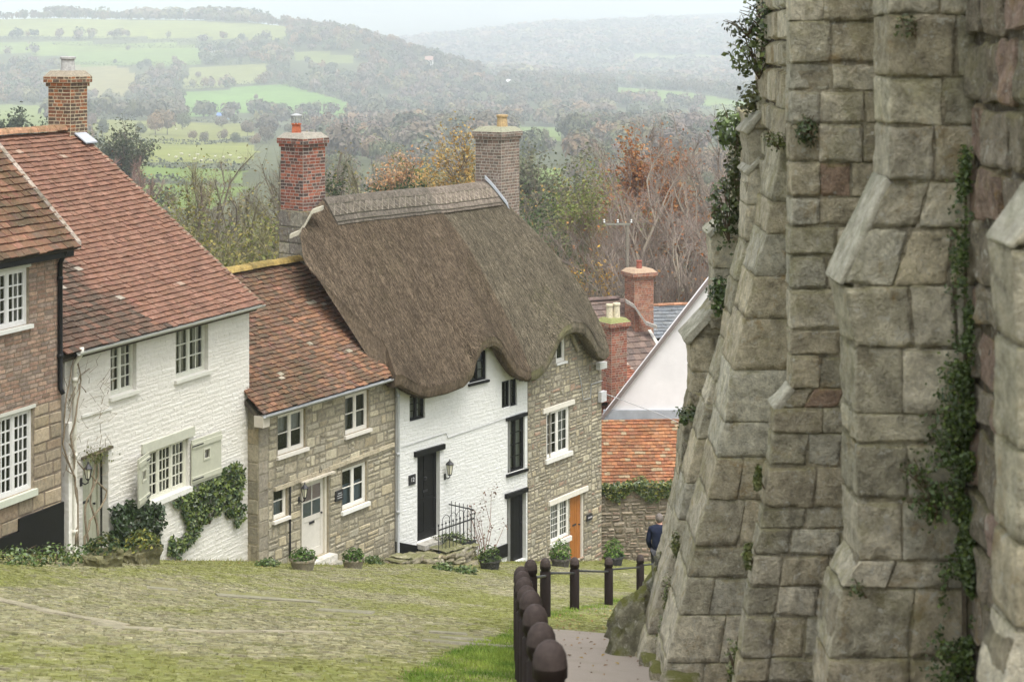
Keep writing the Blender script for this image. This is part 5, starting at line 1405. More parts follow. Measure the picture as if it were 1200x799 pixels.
# ------------------------------------------------------------------ leaves
def leaf_cloud(pts, nrm, size, cols, flat=.5, shape='ivy'):
    """small folded leaves at points with preferred normals"""
    pts = np.asarray(pts); N = len(pts); nrm = np.asarray(nrm) + rng.normal(0, flat, (N, 3)); nrm /= np.linalg.norm(nrm, axis=1, keepdims=True) + 1e-9
    t = np.cross(nrm, rng.normal(0, 1, (N, 3))); t /= np.linalg.norm(t, axis=1, keepdims=True) + 1e-9; b = np.cross(nrm, t)
    s = (size * rng.uniform(.6, 1.3, N))[:, None]
    V = np.stack([pts - t * s, pts + b * s * .62 + nrm * s * .12, pts + t * s, pts - b * s * .62 + nrm * s * .12], 1)
    return V.reshape(-1, 3), np.arange(4 * N).reshape(-1, 4)
def ivy_on(fac, poly, n, size, base, depth, name, label, cat='ivy', o0=.02, stems=0, hi=None):
    """poly = outline in photo pixels on the facade"""
    P2 = [fac.at(x, y, o0) for x, y in poly]; ss = [p[0] for p in P2]; zz = [p[1] for p in P2]
    s = rng.uniform(min(ss), max(ss), n * 3); z = rng.uniform(min(zz), max(zz), n * 3)
    wob = .06 * vnoise(np.stack([s * 6, z * 6, s * 0], -1), 3)
    ok = inpoly(s + wob, z + wob, P2); s, z = s[ok][:n], z[ok][:n]; N = len(s)
    lump = .5 + .5 * vnoise(np.stack([s * 4, z * 4, s * 0], -1), 13)
    o = o0 + depth * rng.uniform(0, 1, N) ** .7 * (.3 + .7 * lump)
    pts = np.array([fac.pt(a, c, b) for a, b, c in zip(s, z, o)])
    nr = np.tile(np.array([fac.n[0], fac.n[1], .45]), (N, 1))
    V, f = leaf_cloud(pts, nr, size, None, .55)
    c = np.array(base) * rng.uniform(.55, 1.35, (N, 1)) 
    if hi is not None:
        k = (rng.random(N) < .3 + .3 * lump)[:, None]; c = np.where(k, np.array(hi) * rng.uniform(.7, 1.2, (N, 1)), c)
    t = thing(name, fac.pt(np.mean(s), o0, min(z)), label, cat)
    mb = MB(); mb.bulk(V, f, np.clip(c, 0, 1)); mb.build('foliage', M['ivyleaf'], t)
    st = MB()
    for k in range(max(stems, 1)):
        i = random.randrange(N); j = int(np.argmin(z + .8 * np.abs(s - s.mean()))); p = [fac.pt(s[j], o0 + .01, z[j] - .1), fac.pt(s[j] * .6 + s[i] * .4, o0 + .015, z[j] * .4 + z[i] * .6), fac.pt(s[i], o0 + .01, z[i])]; st.tube(p, [.018, .013, .006], 5, (.12, .09, .06))
    st.build('stem', M['bark'], t)
    return t
ivy_on(F2, [(126, 594), (150, 588), (190, 592), (187, 615), (184, 640), (172, 652), (126, 648)], 1700, .05, (.028, .05, .014), .25, 'climbing_ivy', 'dark green ivy mound between the green door and the window')
ivy_on(F2, [(201, 586), (224, 572), (254, 556), (268, 543), (285, 545), (286, 557), (280, 582), (286, 606), (275, 618), (269, 606), (260, 599), (242, 610), (235, 612), (228, 633), (215, 645), (206, 656), (197, 651), (195, 640), (199, 630), (213, 627), (217, 622), (214, 606), (208, 594)], 2300, .05, (.035, .062, .016), .14, 'climbing_ivy', 'sprawling ivy creeping over white wall beside the right shutter', stems=3, hi=(.13, .17, .04))
# ivy and tufts on the abbey wall: placed in the corner of wall and buttress
def tuft(c, rad, n, size, base, label, cat='plant', name='wall_plant', squash=(1, 1, 1), hi=None, twigs=6, twigcol=(.15, .11, .07)):
    c = np.asarray(c, float); v = rng.normal(0, 1, (n, 3)); v /= np.linalg.norm(v, axis=1, keepdims=True); r = rng.uniform(.25, 1, n) ** .6
    lump = 1 + .35 * vnoise(v * 2.2 + c, 4)
    off = v * (r * lump)[:, None] * rad * np.array(squash); V, f = leaf_cloud(c + off, v + np.array([0, -.2, .5]), size, None, .6)
    col = np.array(base) * rng.uniform(.55, 1.35, (n, 1))
    if hi is not None: col = np.where((rng.random(n) < .35)[:, None], np.array(hi) * rng.uniform(.7, 1.2, (n, 1)), col)
    t = thing(name, c - np.array([0, 0, rad * squash[2]]), label, cat); mb = MB(); mb.bulk(V, f, np.clip(col, 0, 1)); mb.build('foliage', M['ivyleaf'], t)
    s = MB()
    for k in range(twigs):
        e = rng.normal(0, 1, 3); e[2] = abs(e[2]); e /= np.linalg.norm(e); e = c + e * rad * np.array(squash) * 1.15
        s.tube([c - np.array([-.05, 0, rad * squash[2] * .9]), (c + e) / 2 + rng.normal(0, .08, 3) * rad, e], [.02 * rad + .003, .012 * rad + .003, .003], 4, twigcol)
    s.build('stem', M['bark'], t); return t
def wall_ivy():
    # long ribbon of ivy hanging in the corner to the right of the capped buttress
    rib = [(1148, 175, .5), (1147, 215, .8), (1150, 260, 1.), (1147, 300, 1.2), (1150, 350, 1.1), (1152, 400, 1.3), (1148, 440, 1.5), (1150, 480, 1.9), (1146, 520, 2.3), (1150, 560, 2.5), (1152, 600, 2.6), (1155, 640, 2.6), (1150, 680, 2.5), (1148, 720, 2.3), (1145, 760, 2.0), (1140, 800, 1.6)]
    pts, cols = [], []
    for (x0, y0, w0), (x1, y1, w1) in zip(rib[:-1], rib[1:]):
        k = int(260 * (w0 + w1)); u = rng.uniform(0, 1, k)
        px = -13 + x0 + (x1 - x0) * u + rng.normal(0, 9, k) * (w0 + (w1 - w0) * u) ; py = y0 + (y1 - y0) * u + rng.normal(0, 4, k)
        Y = 8.56 - rng.uniform(0, .12, k) * 1.; pts.append(np.stack([(px - CX) * Y / F, Y, -(py - HY) * Y / F], -1))
    p = np.concatenate(pts); n = len(p); p[:, 0] = np.minimum(p[:, 0], wallX(p[:, 1]) - .0 + rng.uniform(-.05, .0, n))
    lk = vnoise(p * np.array([6, 6, 3.5]), 19) + .6 * vnoise(p * 14, 20); p = p[lk > .02]; n = len(p)
    V, f = leaf_cloud(p, np.tile([-.5, -.8, .4], (n, 1)), .013, None, .6)
    c = np.array([.055, .09, .02]) * rng.uniform(.5, 1.4, (n, 1)); c = np.where((rng.random(n) < .2)[:, None], np.array([.10, .14, .025]) * rng.uniform(.7, 1.2, (n, 1)), c)
    t = thing('climbing_ivy', (2.25, 8.5, gz1(2.3, 8.5)), 'long dark ivy ribbon hanging in the corner beside the near capped buttress', 'ivy'); mb = MB(); mb.bulk(V, f, c); mb.build('foliage', M['ivyleaf'], t)
    s = MB(); s.tube([(2.28, 8.57, -3.9), (2.27, 8.57, -2.5), (2.28, 8.57, -.6)], [.02, .014, .006], 5, (.12, .1, .07)); s.build('stem', M['bark'], t)
wall_ivy()
tuft(P(1090, 590, 8.55), .10, 160, .014, (.05, .085, .015), 'small green tuft growing from a joint in the capped buttress')
tuft(P(1075, 555, 8.56), .09, 110, .013, (.05, .08, .015), 'fern tuft just below the dark hole in the capped buttress')
tuft(P(1062, 30, 8.57), .07, 90, .013, (.06, .085, .02), 'small tuft high on the capped buttress near the frame top', twigs=2)
tuft(P(945, 155, 10.96), .09, 150, .017, (.045, .07, .02), 'dark fern rooted in the face of the upright buttress', squash=(1, .6, 1.2))
tuft(P(1004, 690, 8.5), .05, 50, .012, (.06, .085, .02), 'tiny moss cushion on the swollen buttress base', twigs=2)
tuft(P(884, 62, 17.6), .30, 380, .033, (.08, .105, .03), 'leafy bush sprouting from the top of the tall ruin', 'shrub', 'wall_shrub', hi=(.14, .18, .05), twigs=14)
tuft(P(897, 20, 17.5), .24, 200, .035, (.045, .07, .02), 'topmost leafy sprig against the pale sky', 'shrub', 'wall_shrub', hi=(.13, .17, .05), twigs=12)
tuft(P(872, 32, 17.6), .16, 70, .03, (.06, .07, .03), 'thin sprig reaching left over the sky', 'shrub', 'wall_shrub', twigs=14, squash=(1.6, .8, .8))
tuft(P(858, 150, 20.2), .27, 460, .038, (.06, .09, .025), 'dense ivy bush capping the farther broken wall', 'ivy', 'wall_shrub', hi=(.13, .19, .05), twigs=8)
tuft(P(886, 118, 18.2), .22, 300, .035, (.09, .10, .03), 'olive ivy below the tall bush on the ruin', 'ivy', 'wall_shrub')
tuft(P(850, 245, 20.2), .30, 400, .038, (.05, .07, .02), 'dark ivy draped above the white ledge of the far buttress', 'ivy', 'wall_shrub', hi=(.10, .14, .04), squash=(.8, .8, 1.5))
tuft(P(862, 205, 20.0), .24, 300, .035, (.07, .085, .025), 'thin ivy strands behind the set-offs of the raking buttress', 'ivy', 'wall_shrub', squash=(.6, .6, 1.6))
tuft(P(845, 345, 20.1), .2, 260, .035, (.05, .085, .018), 'green ivy clump in the cleft between far buttresses', 'ivy', 'wall_shrub', hi=(.12, .18, .05), squash=(.8, .6, 1.2))
tuft(P(806, 488, 20.3), .15, 240, .025, (.05, .08, .016), 'fern cushion on the far broken wall edge beside the orange roof', 'fern', 'wall_plant')
tuft(P(907, 165, 15.4), .13, 160, .02, (.10, .12, .03), 'mossy tuft on the crest of the long raking buttress', 'moss', 'wall_plant', squash=(1, 1, .7))
for k, (px, py, Y, rr, lab) in enumerate([(792, 640, 17.3, .10, 'green moss streak midway between the two raking buttresses'), (783, 700, 17.0, .14, 'mossy growth low between the two raking buttresses'), (776, 750, 16.8, .13, 'moss and weeds at the foot between raking buttresses'), (862, 780, 11.6, .13, 'weeds in the corner below the upright buttress'), (876, 650, 11.05, .06, 'weedy strip along the splayed edge of upright buttress'), (888, 560, 11.05, .05, 'small weed higher on the splayed edge of upright buttress')]):
    tuft(P(px, py, Y), rr, 240, .018, (.10, .125, .03), lab, 'weeds', 'wall_plant', hi=(.19, .2, .07), squash=(.5, .5, 1.7), twigs=3)

# ================================================================== bollards and rails
def bollards():
    prof = [(.085, -.25), (.085, .70), (.072, .715), (.072, .735), (.085, .75), (.085, .80), (.078, .85), (.060, .888), (.034, .91), (0, .917)]
    def post(x, y, z, seg=18):
        m = MB(); m.lathe((x, y, z), prof, seg, (1, 1, 1)); return m
    cap = mat_wood('worn_post_top', (.05, .038, .034), .75, (10, 10, 10), .15)
    n = len(BOLL); labs = []
    near = 'dark round topped bollard, %s in the row along the path'
    names = ['nearest and largest', 'second from the near end', 'third from the near end', 'fourth from the near end', 'fifth from the near end', 'sixth from the near end', 'seventh from the near end', 'eighth, last before the row bends']
    far = ['dark bollard standing at the bend of the rail', 'dark bollard just right of the bend', 'dark bollard in front of the orange door', 'dark bollard before the wall, below the foliage pot', 'dark bollard right beside the walker in navy', 'dark bollard hidden beyond the raking buttress']
    mp = M['post']
    for i, (x, y) in enumerate(BOLL):
        z = gz1(x, y); t = thing('bollard', (x, y, z), (near % names[i]) if i < 8 else far[i - 8], 'bollard', 'bollards along the path')
        sc = 1.0
        post(x, y, z).build('post', mp, t, smooth=True)
        m = MB(); m.lathe((x, y, z), [(.0855, .802), (.0785, .852), (.0605, .890), (.0345, .912), (0, .919)], 18, (1, 1, 1)); m.build('worn_top', cap, t, smooth=True)
        if i + 1 < n:
            x2, y2 = BOLL[i + 1]; z2 = gz1(x2, y2); L = math.hypot(x2 - x, y2 - y); ux, uy = (x2 - x) / L, (y2 - y) / L
            r = MB(); r.tube([(x + ux * .07, y + uy * .07, z + .66), (x2 - ux * .07, y2 - uy * .07, z2 + .66)], .019, 8, (.10, .095, .09)); r.build('rail', M['iron'], t, smooth=True)
bollards()

# ================================================================== things in front of the cottages
def planter(px, py, label, kind='trough', size=.3, leaf=(.06, .10, .02), hi=(.14, .2, .05), fac=None, o=.35, plant_h=.3, nleaf=260, col=(.25, .22, .16)):
    x, y, z = ground_at(px, py); t = thing('planter', (x, y, z), label, 'planter', 'planters before the cottages'); mb = MB()
    if kind == 'trough':
        d = H2B - H2A; d = d / np.linalg.norm(d); nn = np.array([d[1], -d[0]]); c8 = []
        for k in (0, 1):
            for j in (-1, 1):
                for i in (-1, 1): p = np.array([x, y]) + d * size * 1.25 * i * (.9 + .1 * k) + nn * size * .7 * j * (.9 + .1 * k); c8.append((p[0], p[1], z - .1 + (size + .1) * k))
        rough_block(mb, c8, col, .05, 4, .03, .015, int(px)); top = z + size
    else:
        mb.lathe((x, y, z), [(.0, -.03), (size * .75, -.03), (size * .8, 0), (size * .98, size * .8), (size * 1.05, size * .82), (size * 1.05, size * .98), (size * .9, size * .98), (size * .88, size * .85), (0, size * .84)], 18, col); top = z + size * .95
    mb.build('pot', M['rubble'], t)
    v = rng.normal(0, 1, (nleaf, 3)); v /= np.linalg.norm(v, axis=1, keepdims=True); v[:, 2] = np.abs(v[:, 2]); r = rng.uniform(.3, 1, nleaf) ** .5
    pts = np.array([x, y, top]) + v * r[:, None] * np.array([size * 1.15, size * 1.15, plant_h]) ; V, f = leaf_cloud(pts, v + [0, 0, .6], .04, None, .5)
    c = np.array(leaf) * rng.uniform(.6, 1.3, (nleaf, 1)); c = np.where((rng.random(nleaf) < .35)[:, None], np.array(hi) * rng.uniform(.7, 1.2, (nleaf, 1)), c)
    m = MB(); m.bulk(V, f, c); m.build('plant', M['leaf'], t)
planter(121, 664, 'mossy stone trough left of the dark ivy mound', 'trough', .27, (.035, .06, .018), (.12, .13, .03), plant_h=.3, col=(.17, .16, .08))
planter(167, 661, 'yellow green planted trough below the left shutter', 'trough', .30, (.07, .09, .02), (.26, .25, .05), plant_h=.35, col=(.13, .12, .06))
planter(355, 668, 'round stone pot of green plants left of the cream door', 'round', .26, (.05, .09, .02), (.1, .17, .03), plant_h=.22)
planter(414, 666, 'round stone pot of green plants right of the cream door', 'round', .24, (.05, .09, .02), (.1, .17, .03), plant_h=.24)
planter(574, 667, 'dark pot with fern beside the lower black door', 'round', .26, (.045, .075, .018), (.1, .14, .04), plant_h=.35, col=(.05, .05, .045))
planter(657, 664, 'pot of bright green leaves below the leaded window by orange door', 'round', .26, (.07, .13, .025), (.17, .25, .06), plant_h=.5, nleaf=420, col=(.10, .09, .08))
planter(719, 662, 'pot of bright leaves against the rough wall right of orange door', 'round', .27, (.07, .13, .025), (.15, .23, .05), plant_h=.5, nleaf=420, col=(.05, .05, .055))
def ground_plants():
    spots = [(18, 662, .35, 'low green weeds below the brick cottage plinth'), (60, 662, .38, 'leafy weeds at the corner of the brick cottage'), (100, 660, .35, 'tangled green plants at the foot of the bare climber'), (138, 655, .25, 'small dark plants beside the mossy trough'), (312, 664, .18, 'weeds at the corner of the stone cottage'), (470, 656, .3, 'leafy plant at the foot of the grey drainpipe'), (438, 661, .2, 'low weeds along the stone cottage wall'), (520, 668, .2, 'grass tuft before the stone steps'), (545, 672, .2, 'grass tuft right of the stone steps')]
    for px, py, r, lab in spots:
        x, y, z = ground_at(px, py); tuft((x, y, z + r * .35), r, 330, .035, (.05, .085, .02), lab, 'weeds', 'weed_clump', squash=(1.3, 1.0, .6), hi=(.11, .16, .04), twigs=3)
ground_plants()

def bare_climbers():
    t = thing('climbing_rose', F2.pt(.45, .1, F2.ground(.45)), 'bare twisting climber trained up beside the sage green door', 'climber')
    paths = [[(91, 640), (92, 600), (89, 560), (76, 520), (78, 480), (84, 440), (90, 415)], [(93, 640), (93, 590), (90, 545), (86, 510), (92, 470), (98, 445), (93, 418)], [(106, 645), (101, 610), (104, 585), (117, 560), (116, 545), (104, 530)], [(100, 640), (108, 610), (125, 585), (127, 575), (108, 558), (92, 540), (84, 520)], [(118, 640), (116, 615), (108, 590), (112, 555), (114, 532), (128, 527)], [(80, 500), (86, 470), (96, 450), (104, 460)], [(84, 470), (95, 440), (108, 432)], [(90, 560), (80, 550), (76, 530)]]
    for k, pts in enumerate(paths):
        m = MB(); q = [F2.at(x, y, .18) for x, y in pts]; w = []
        for i in range(len(q) - 1):
            for u in np.linspace(0, 1, 4)[:-1]: w.append(F2.pt(q[i][0] + (q[i + 1][0] - q[i][0]) * u + random.gauss(0, .012), .14 + random.gauss(0, .015), q[i][1] + (q[i + 1][1] - q[i][1]) * u))
        w.append(F2.pt(q[-1][0], .12, q[-1][1])); n = len(w); m.tube(w, [.026 * (1 - .65 * i / n) if k < 5 else .009 for i in range(n)], 6, (.25, .20, .14))
        m.build('stem', M['bark'], t, smooth=True)
    tw = MB()
    for k in range(60):
        x, y = random.uniform(74, 128), random.uniform(425, 560); s, z = F2.at(x, y, .15); tw.tube([F2.pt(s, .13, z), F2.pt(s + random.gauss(0, .12), .15, z + random.uniform(.0, .2)), F2.pt(s + random.gauss(0, .2), .16, z + random.uniform(.1, .35))], [.005, .004, .002], 4, (.22, .16, .1))
    tw.build('twig', M['bark'], t)
    n = 120; s = []; 
    pts = np.array([F2.pt(*(lambda q: (q[0], .16, q[1]))(F2.at(random.gauss(112, 9), random.gauss(534, 6), .16))) for _ in range(n)]); V, f = leaf_cloud(pts, np.tile([.8, -.4, .3], (n, 1)), .03, None, .6); m = MB(); m.bulk(V, f, np.array([.12, .13, .04]) * rng.uniform(.6, 1.3, (n, 1))); m.build('leaves', M['leaf'], t)
    t = thing('rose_bush', FT.pt(FT.s_at(566), .25, FT.ground(3.2)), 'leggy bare rose against the white wall right of the railing', 'rose bush')
    st = MB(); L = []
    for k in range(9):
        x0 = 565 + random.uniform(-4, 6); y0 = 660; x1 = x0 + random.uniform(-14, 26); y1 = random.uniform(575, 620); a = FT.at(x0, y0, .2); b = FT.at(x1, y1, .12); mid = FT.pt((a[0] + b[0]) / 2 + random.gauss(0, .12), .2, (a[1] + b[1]) / 2); st.tube([FT.pt(a[0], .25, a[1]), mid, FT.pt(b[0], .1, b[1])], [.010, .008, .003], 5, (.22, .10, .07)); L += [FT.pt(b[0] + random.gauss(0, .1), .12 + random.uniform(0, .06), b[1] + random.gauss(0, .1)) for _ in range(14)] + [mid + rng.normal(0, .1, 3) * .8 for _ in range(8)]
    st.build('stem', M['bark'], t)
    L = np.array(L); V, f = leaf_cloud(L, np.tile([.8, -.5, .2], (len(L), 1)), .03, None, .6); m = MB(); m.bulk(V, f, np.array([.13, .07, .04]) * rng.uniform(.5, 1.4, (len(L), 1))); m.build('leaves', M['leaf'], t)
bare_climbers()

wall_lantern(F2, F2.s_at(94.5), F2.at(94.5, 563)[1], .0, 'black iron lantern by the sage green door', .85, (.4, .4, .36))
wall_lantern(F3, F3.s_at(350), F3.at(350, 584)[1], .0, 'black lantern left of the cream door', .9, (.5, .48, .4))
wall_lantern(FT, FT.s_at(521), FT.at(521, 557)[1], .0, 'ornate black lantern on white wall right of the black door', 1.15)

def steps_and_railing():
    f = FT; t = thing('stone_steps', f.pt(.8, .7, f.ground(.8, .7)), 'mossy rough stone steps climbing to the upper black door', 'steps')
    land = f.at(500, 634)[1] - .12
    s0, s1 = f.s_at(490), f.s_at(556)
    m = MB()
    def blk(mb, a, b, o0, o1, z0, z1, col, r=.04, amp=.02): rough_block(mb, [f.pt(s, o, z) for z in (z0, z1) for o in (o0, o1) for s in (a, b)], col, r, 3, amp, .015, int(a * 100))
    zg = f.ground(s1, 1.) - .3
    for k in range(4):
        a = s0 - .25 * k - .0; o1 = .55 + .28 * k; blk(m, s0 - .15 + .02 * k, f.s_at(522), .0 if k == 0 else .55 + .28 * (k - 1), o1, zg, land - .15 * k, grey((.30, .265, .19), random.uniform(.85, 1.1)), .03)
    m.build('tread', M['abbey'], t, smooth=True)
    w = MB()
    a = f.s_at(520, .9)
    tops = [(468, 657), (480, 652), (500, 651), (518, 649), (526, 643), (545, 638), (557, 637)]
    s = f.s_at(468, 1.0)
    while s < f.s_at(557, 1.0):
        l = random.uniform(.2, .42); pm = f.pt(s + l / 2, 1.0, 0); pxm = CX + F * pm[0] / pm[1]; tz = -(np.interp(pxm, [q[0] for q in tops], [q[1] for q in tops]) - HY) * pm[1] / F
        z = f.ground(s + l / 2, 1.1) - .15
        while z < tz - .03:
            hh = min(random.uniform(.12, .2), tz - z) ; o1 = 1.05 + random.uniform(-.07, .07); blk(w, s - random.uniform(0, .05), s + l - .015, .5, o1, z, z + hh - .012, grey(random.choice(PAL_RUB), random.uniform(.75, 1.15)), .045, .03); z += hh
        s += l
    w.build('retaining_stones', mat_masonry('mossy_steps_stone', lichen=.5, moss=.7, scale=1.8, bumps=.9, bdist=.03, dark=.4, mosscol=(.09, .1, .02)), t, smooth=True)
    # railing round the raised bed
    rt = thing('iron_railing', f.pt(f.s_at(535, .8), .8, f.ground(f.s_at(535), .8)), 'black wrought iron railing with looped tops above the stone steps', 'railing')
    A = f.s_at(514, .85); B = f.s_at(556, .85); zA0 = f.at(514, 650, .85)[1]; zB0 = f.at(556, 634, .85)[1]; zA1 = f.at(520, 620, .85)[1]; zB1 = f.at(556, 606, .85)[1]
    zb = (zA0 + zB0) / 2; zt = (zA1 + zB1) / 2
    b = MB(); f.box(b, A - .05, B + .03, .82, .88, zb - .05, zb + .05, (.02, .02, .02)); b.build('base_rail', M['iron'], rt)
    b = MB(); f.box(b, A, B, .838, .862, zt - .015, zt + .015, (.02, .02, .02)); b.build('top_rail', M['iron'], rt)
    b = MB(); f.box(b, B - .012, B + .012, .02, .84, zt + .19, zt + .215, (.02, .02, .02)); f.box(b, B - .012, B + .012, .02, .84, zb - .02, zb + .02, (.02, .02, .02)); b.build('return_rail', M['iron'], rt)
    n = 11
    for k in range(n):
        s = A + (B - A) * k / (n - 1); m = MB(); m.tube([f.pt(s, .85, zb), f.pt(s, .85, zt + .09)], .009, 6, (.02, .02, .02)); m.lathe(f.pt(s, .85, zt + .11), [(0, -.03), (.022, -.01), (.022, .012), (0, .05)], 8, (.02, .02, .02)); m.build('bar', M['iron'], rt)
    for k in range(4):
        s = A + (B - A) * (k * 2 + 2.0) / (n - 1); m = MB(); rr = (B - A) / (n - 1)
        m.tube([f.pt(s - rr, .85, zt)] + [f.pt(s - math.cos(math.pi * q / 10) * rr, .85, zt + .18 + math.sin(math.pi * q / 10) * .13) for q in range(11)] + [f.pt(s + rr, .85, zt)], .008, 5, (.02, .02, .02)); m.build('hoop', M['iron'], rt)
    for k in range(6):
        o = .1 + .13 * k; m = MB(); m.tube([f.pt(B, o, zb), f.pt(B, o, zt + .3)], .009, 6, (.02, .02, .02)); m.build('bar', M['iron'], rt)
    tuft(f.pt(f.s_at(532, .5), .5, zb + .1), .3, 380, .035, (.05, .08, .02), 'low evergreen bed planted behind the iron railing', 'plants', 'bed_plant', squash=(1.7, 1, .6), hi=(.12, .15, .04))
    tuft(f.pt(f.s_at(552, .9), .93, f.at(552, 655, .95)[1]), .22, 420, .02, (.11, .13, .02), 'yellow moss cushion on the stones under the railing', 'moss', 'moss_cushion', squash=(1.3, .6, .9), twigs=2)
steps_and_railing()

# ================================================================== the walker
def person():
    x, y = (772 - CX) * 40 / F, 40.; z = gz1(x, y); b = np.array([x, y, z])
    def skin(name, joints, edges, rad, mat, parent, levels=2, root=0):
        me = bpy.data.meshes.new(name); o = bpy.data.objects.new(name, me); COL.objects.link(o)
        me.from_pydata([tuple(np.array(j)) for j in joints], edges, [])
        md = o.modifiers.new('skin', 'SKIN'); md.use_smooth_shade = True
        for i, r in enumerate(rad):
            v = me.skin_vertices[0].data[i]; v.radius = (r, r) if np.isscalar(r) else r; v.use_root = (i == root)
        sm = o.modifiers.new('sub', 'SUBSURF'); sm.levels = levels; sm.render_levels = levels
        dg = bpy.context.evaluated_depsgraph_get(); ev = o.evaluated_get(dg); m2 = bpy.data.meshes.new_from_object(ev); o.modifiers.clear(); o.data = m2
        at = m2.attributes.get('Col') or m2.attributes.new('Col', 'FLOAT_COLOR', 'FACE'); at.data.foreach_set('color', np.ones(4 * len(m2.polygons), dtype=np.float32))
        m2.materials.clear(); m2.materials.append(mat)
        if parent is not None: o.parent = parent
        return o
    # walking downhill, away from us, head bowed; local axes: +y away, +x right
    J = [(0, 0, .93), (0, .01, 1.12), (0, .05, 1.30), (0, .08, 1.43), (0, .12, 1.52), (0, .15, 1.60), (0, .155, 1.70),
         (-.19, .06, 1.40), (-.25, .0, 1.14), (-.21, .13, .94), (-.20, .17, .87), (.19, .06, 1.40), (.25, .04, 1.14), (.20, .2, .98), (.19, .25, .92),
         (-.10, 0, .88), (-.11, .10, .50), (-.11, .02, .09), (-.12, .14, .04), (.10, 0, .88), (.11, -.02, .49), (.11, -.22, .12), (.12, -.12, .05)]
    E = [(0, 1), (1, 2), (2, 3), (3, 4), (4, 5), (5, 6), (3, 7), (7, 8), (8, 9), (9, 10), (3, 11), (11, 12), (12, 13), (13, 14), (0, 15), (15, 16), (16, 17), (17, 18), (0, 19), (19, 20), (20, 21), (21, 22)]
    Rr = [(.13, .11), (.135, .11), (.15, .115), (.10, .08), .055, .085, .075, .062, .048, .038, .036, .062, .048, .038, .036, .085, .058, .042, .04, .085, .058, .042, .04]
    fl = lambda c, r=.7: mat_plain('cloth_%d' % int(1000 * sum(c)), c, r, .3, 40, .15, .2)
    o = skin('person', J, E, Rr, mat_plain('skin', (.42, .24, .17), .6, .05, 30, .3, .05), None)
    o.location = Vector(b); o.rotation_euler = (0, 0, R(-12)); tag(o, 'walker in a navy jacket seen from behind beyond the bollards', 'person')
    # fingers: short chains rooted in each palm
    jk = [0, 1, 2, 3, 4, 7, 8, 9, 11, 12, 13]; mp = {v: i for i, v in enumerate(jk)}
    JJ = [J[i] for i in jk]; JJ[0] = (0, 0, .86); RJ = [(.185, .16), (.18, .15), (.195, .155), (.125, .105), .078, .088, .07, .056, .088, .07, .056]
    navy = fl((.009, .013, .03)); skin('jacket', JJ, [(mp[a], mp[c]) for a, c in E if a in mp and c in mp], RJ, navy, o)
    lk = [0, 15, 16, 17, 19, 20, 21]; ml = {v: i for i, v in enumerate(lk)}; skin('trousers', [J[i] for i in lk], [(ml[a], ml[c]) for a, c in E if a in ml and c in ml], [(.15, .13), .105, .078, .065, .105, .078, .065], fl((.05, .05, .055)), o)
    for a, c in ((17, 18), (21, 22)):
        skin('shoe', [(J[a][0], J[a][1] - .03, .05), J[c]], [(0, 1)], [.058, .05], fl((.03, .025, .02), .5), o)
    hs = MB(); n = 900; v = rng.normal(0, 1, (n, 3)); v /= np.linalg.norm(v, axis=1, keepdims=True); v = v[(v[:, 2] > .1) | (v[:, 1] < .05) & (v[:, 2] > -.55)]
    hm = MB(); seg, ring = 18, 10; V = []; 
    for i in range(ring + 1):
        ph = math.pi * .80 * i / ring
        for k in range(seg):
            th = 2 * math.pi * k / seg; r_ = 1 + .05 * math.sin(5 * th + i); V.append((.088 * math.sin(ph) * math.cos(th) * r_, .15 + .105 * math.sin(ph) * math.sin(th) * r_ - .028, 1.655 + .115 * math.cos(ph)))
    me = bpy.data.meshes.new('hair'); me.from_pydata(V, [], [(i * seg + k, i * seg + (k + 1) % seg, (i + 1) * seg + (k + 1) % seg, (i + 1) * seg + k) for i in range(ring) for k in range(seg)]); me.materials.append(fl((.15, .13, .115)))
    ho = bpy.data.objects.new('hair', me); COL.objects.link(ho); ho.parent = o
    for sx in (-1, 1):
        wr = J[10] if sx < 0 else J[14]; 
        for q in range(4):
            a = (wr[0] + .018 * (q - 1.5) * .6, wr[1] + .01 + .012 * (q - 1.5), wr[2] - .03); skin('finger', [a, (a[0], a[1] + .015, a[2] - .045), (a[0] - sx * .005, a[1] + .03, a[2] - .075 + .006 * abs(q - 1.5))], [(0, 1), (1, 2)], [.010, .009, .008], M['skin'], o, 1)
        a = (wr[0] - sx * .02, wr[1] + .02, wr[2] - .01); skin('thumb', [a, (a[0] - sx * .02, a[1] + .03, a[2] - .03), (a[0] - sx * .02, a[1] + .045, a[2] - .055)], [(0, 1), (1, 2)], [.012, .010, .008], M['skin'], o, 1)
    em = MB(); ORIG[o.name] = b
    e = skin('collar', [(0, .05, 1.45), (0, .09, 1.50)], [(0, 1)], [.075, .068], navy, o, 1)
M['skin'] = mat_plain('hand_skin', (.42, .24, .17), .6, .05, 30, .3, .05)
person()

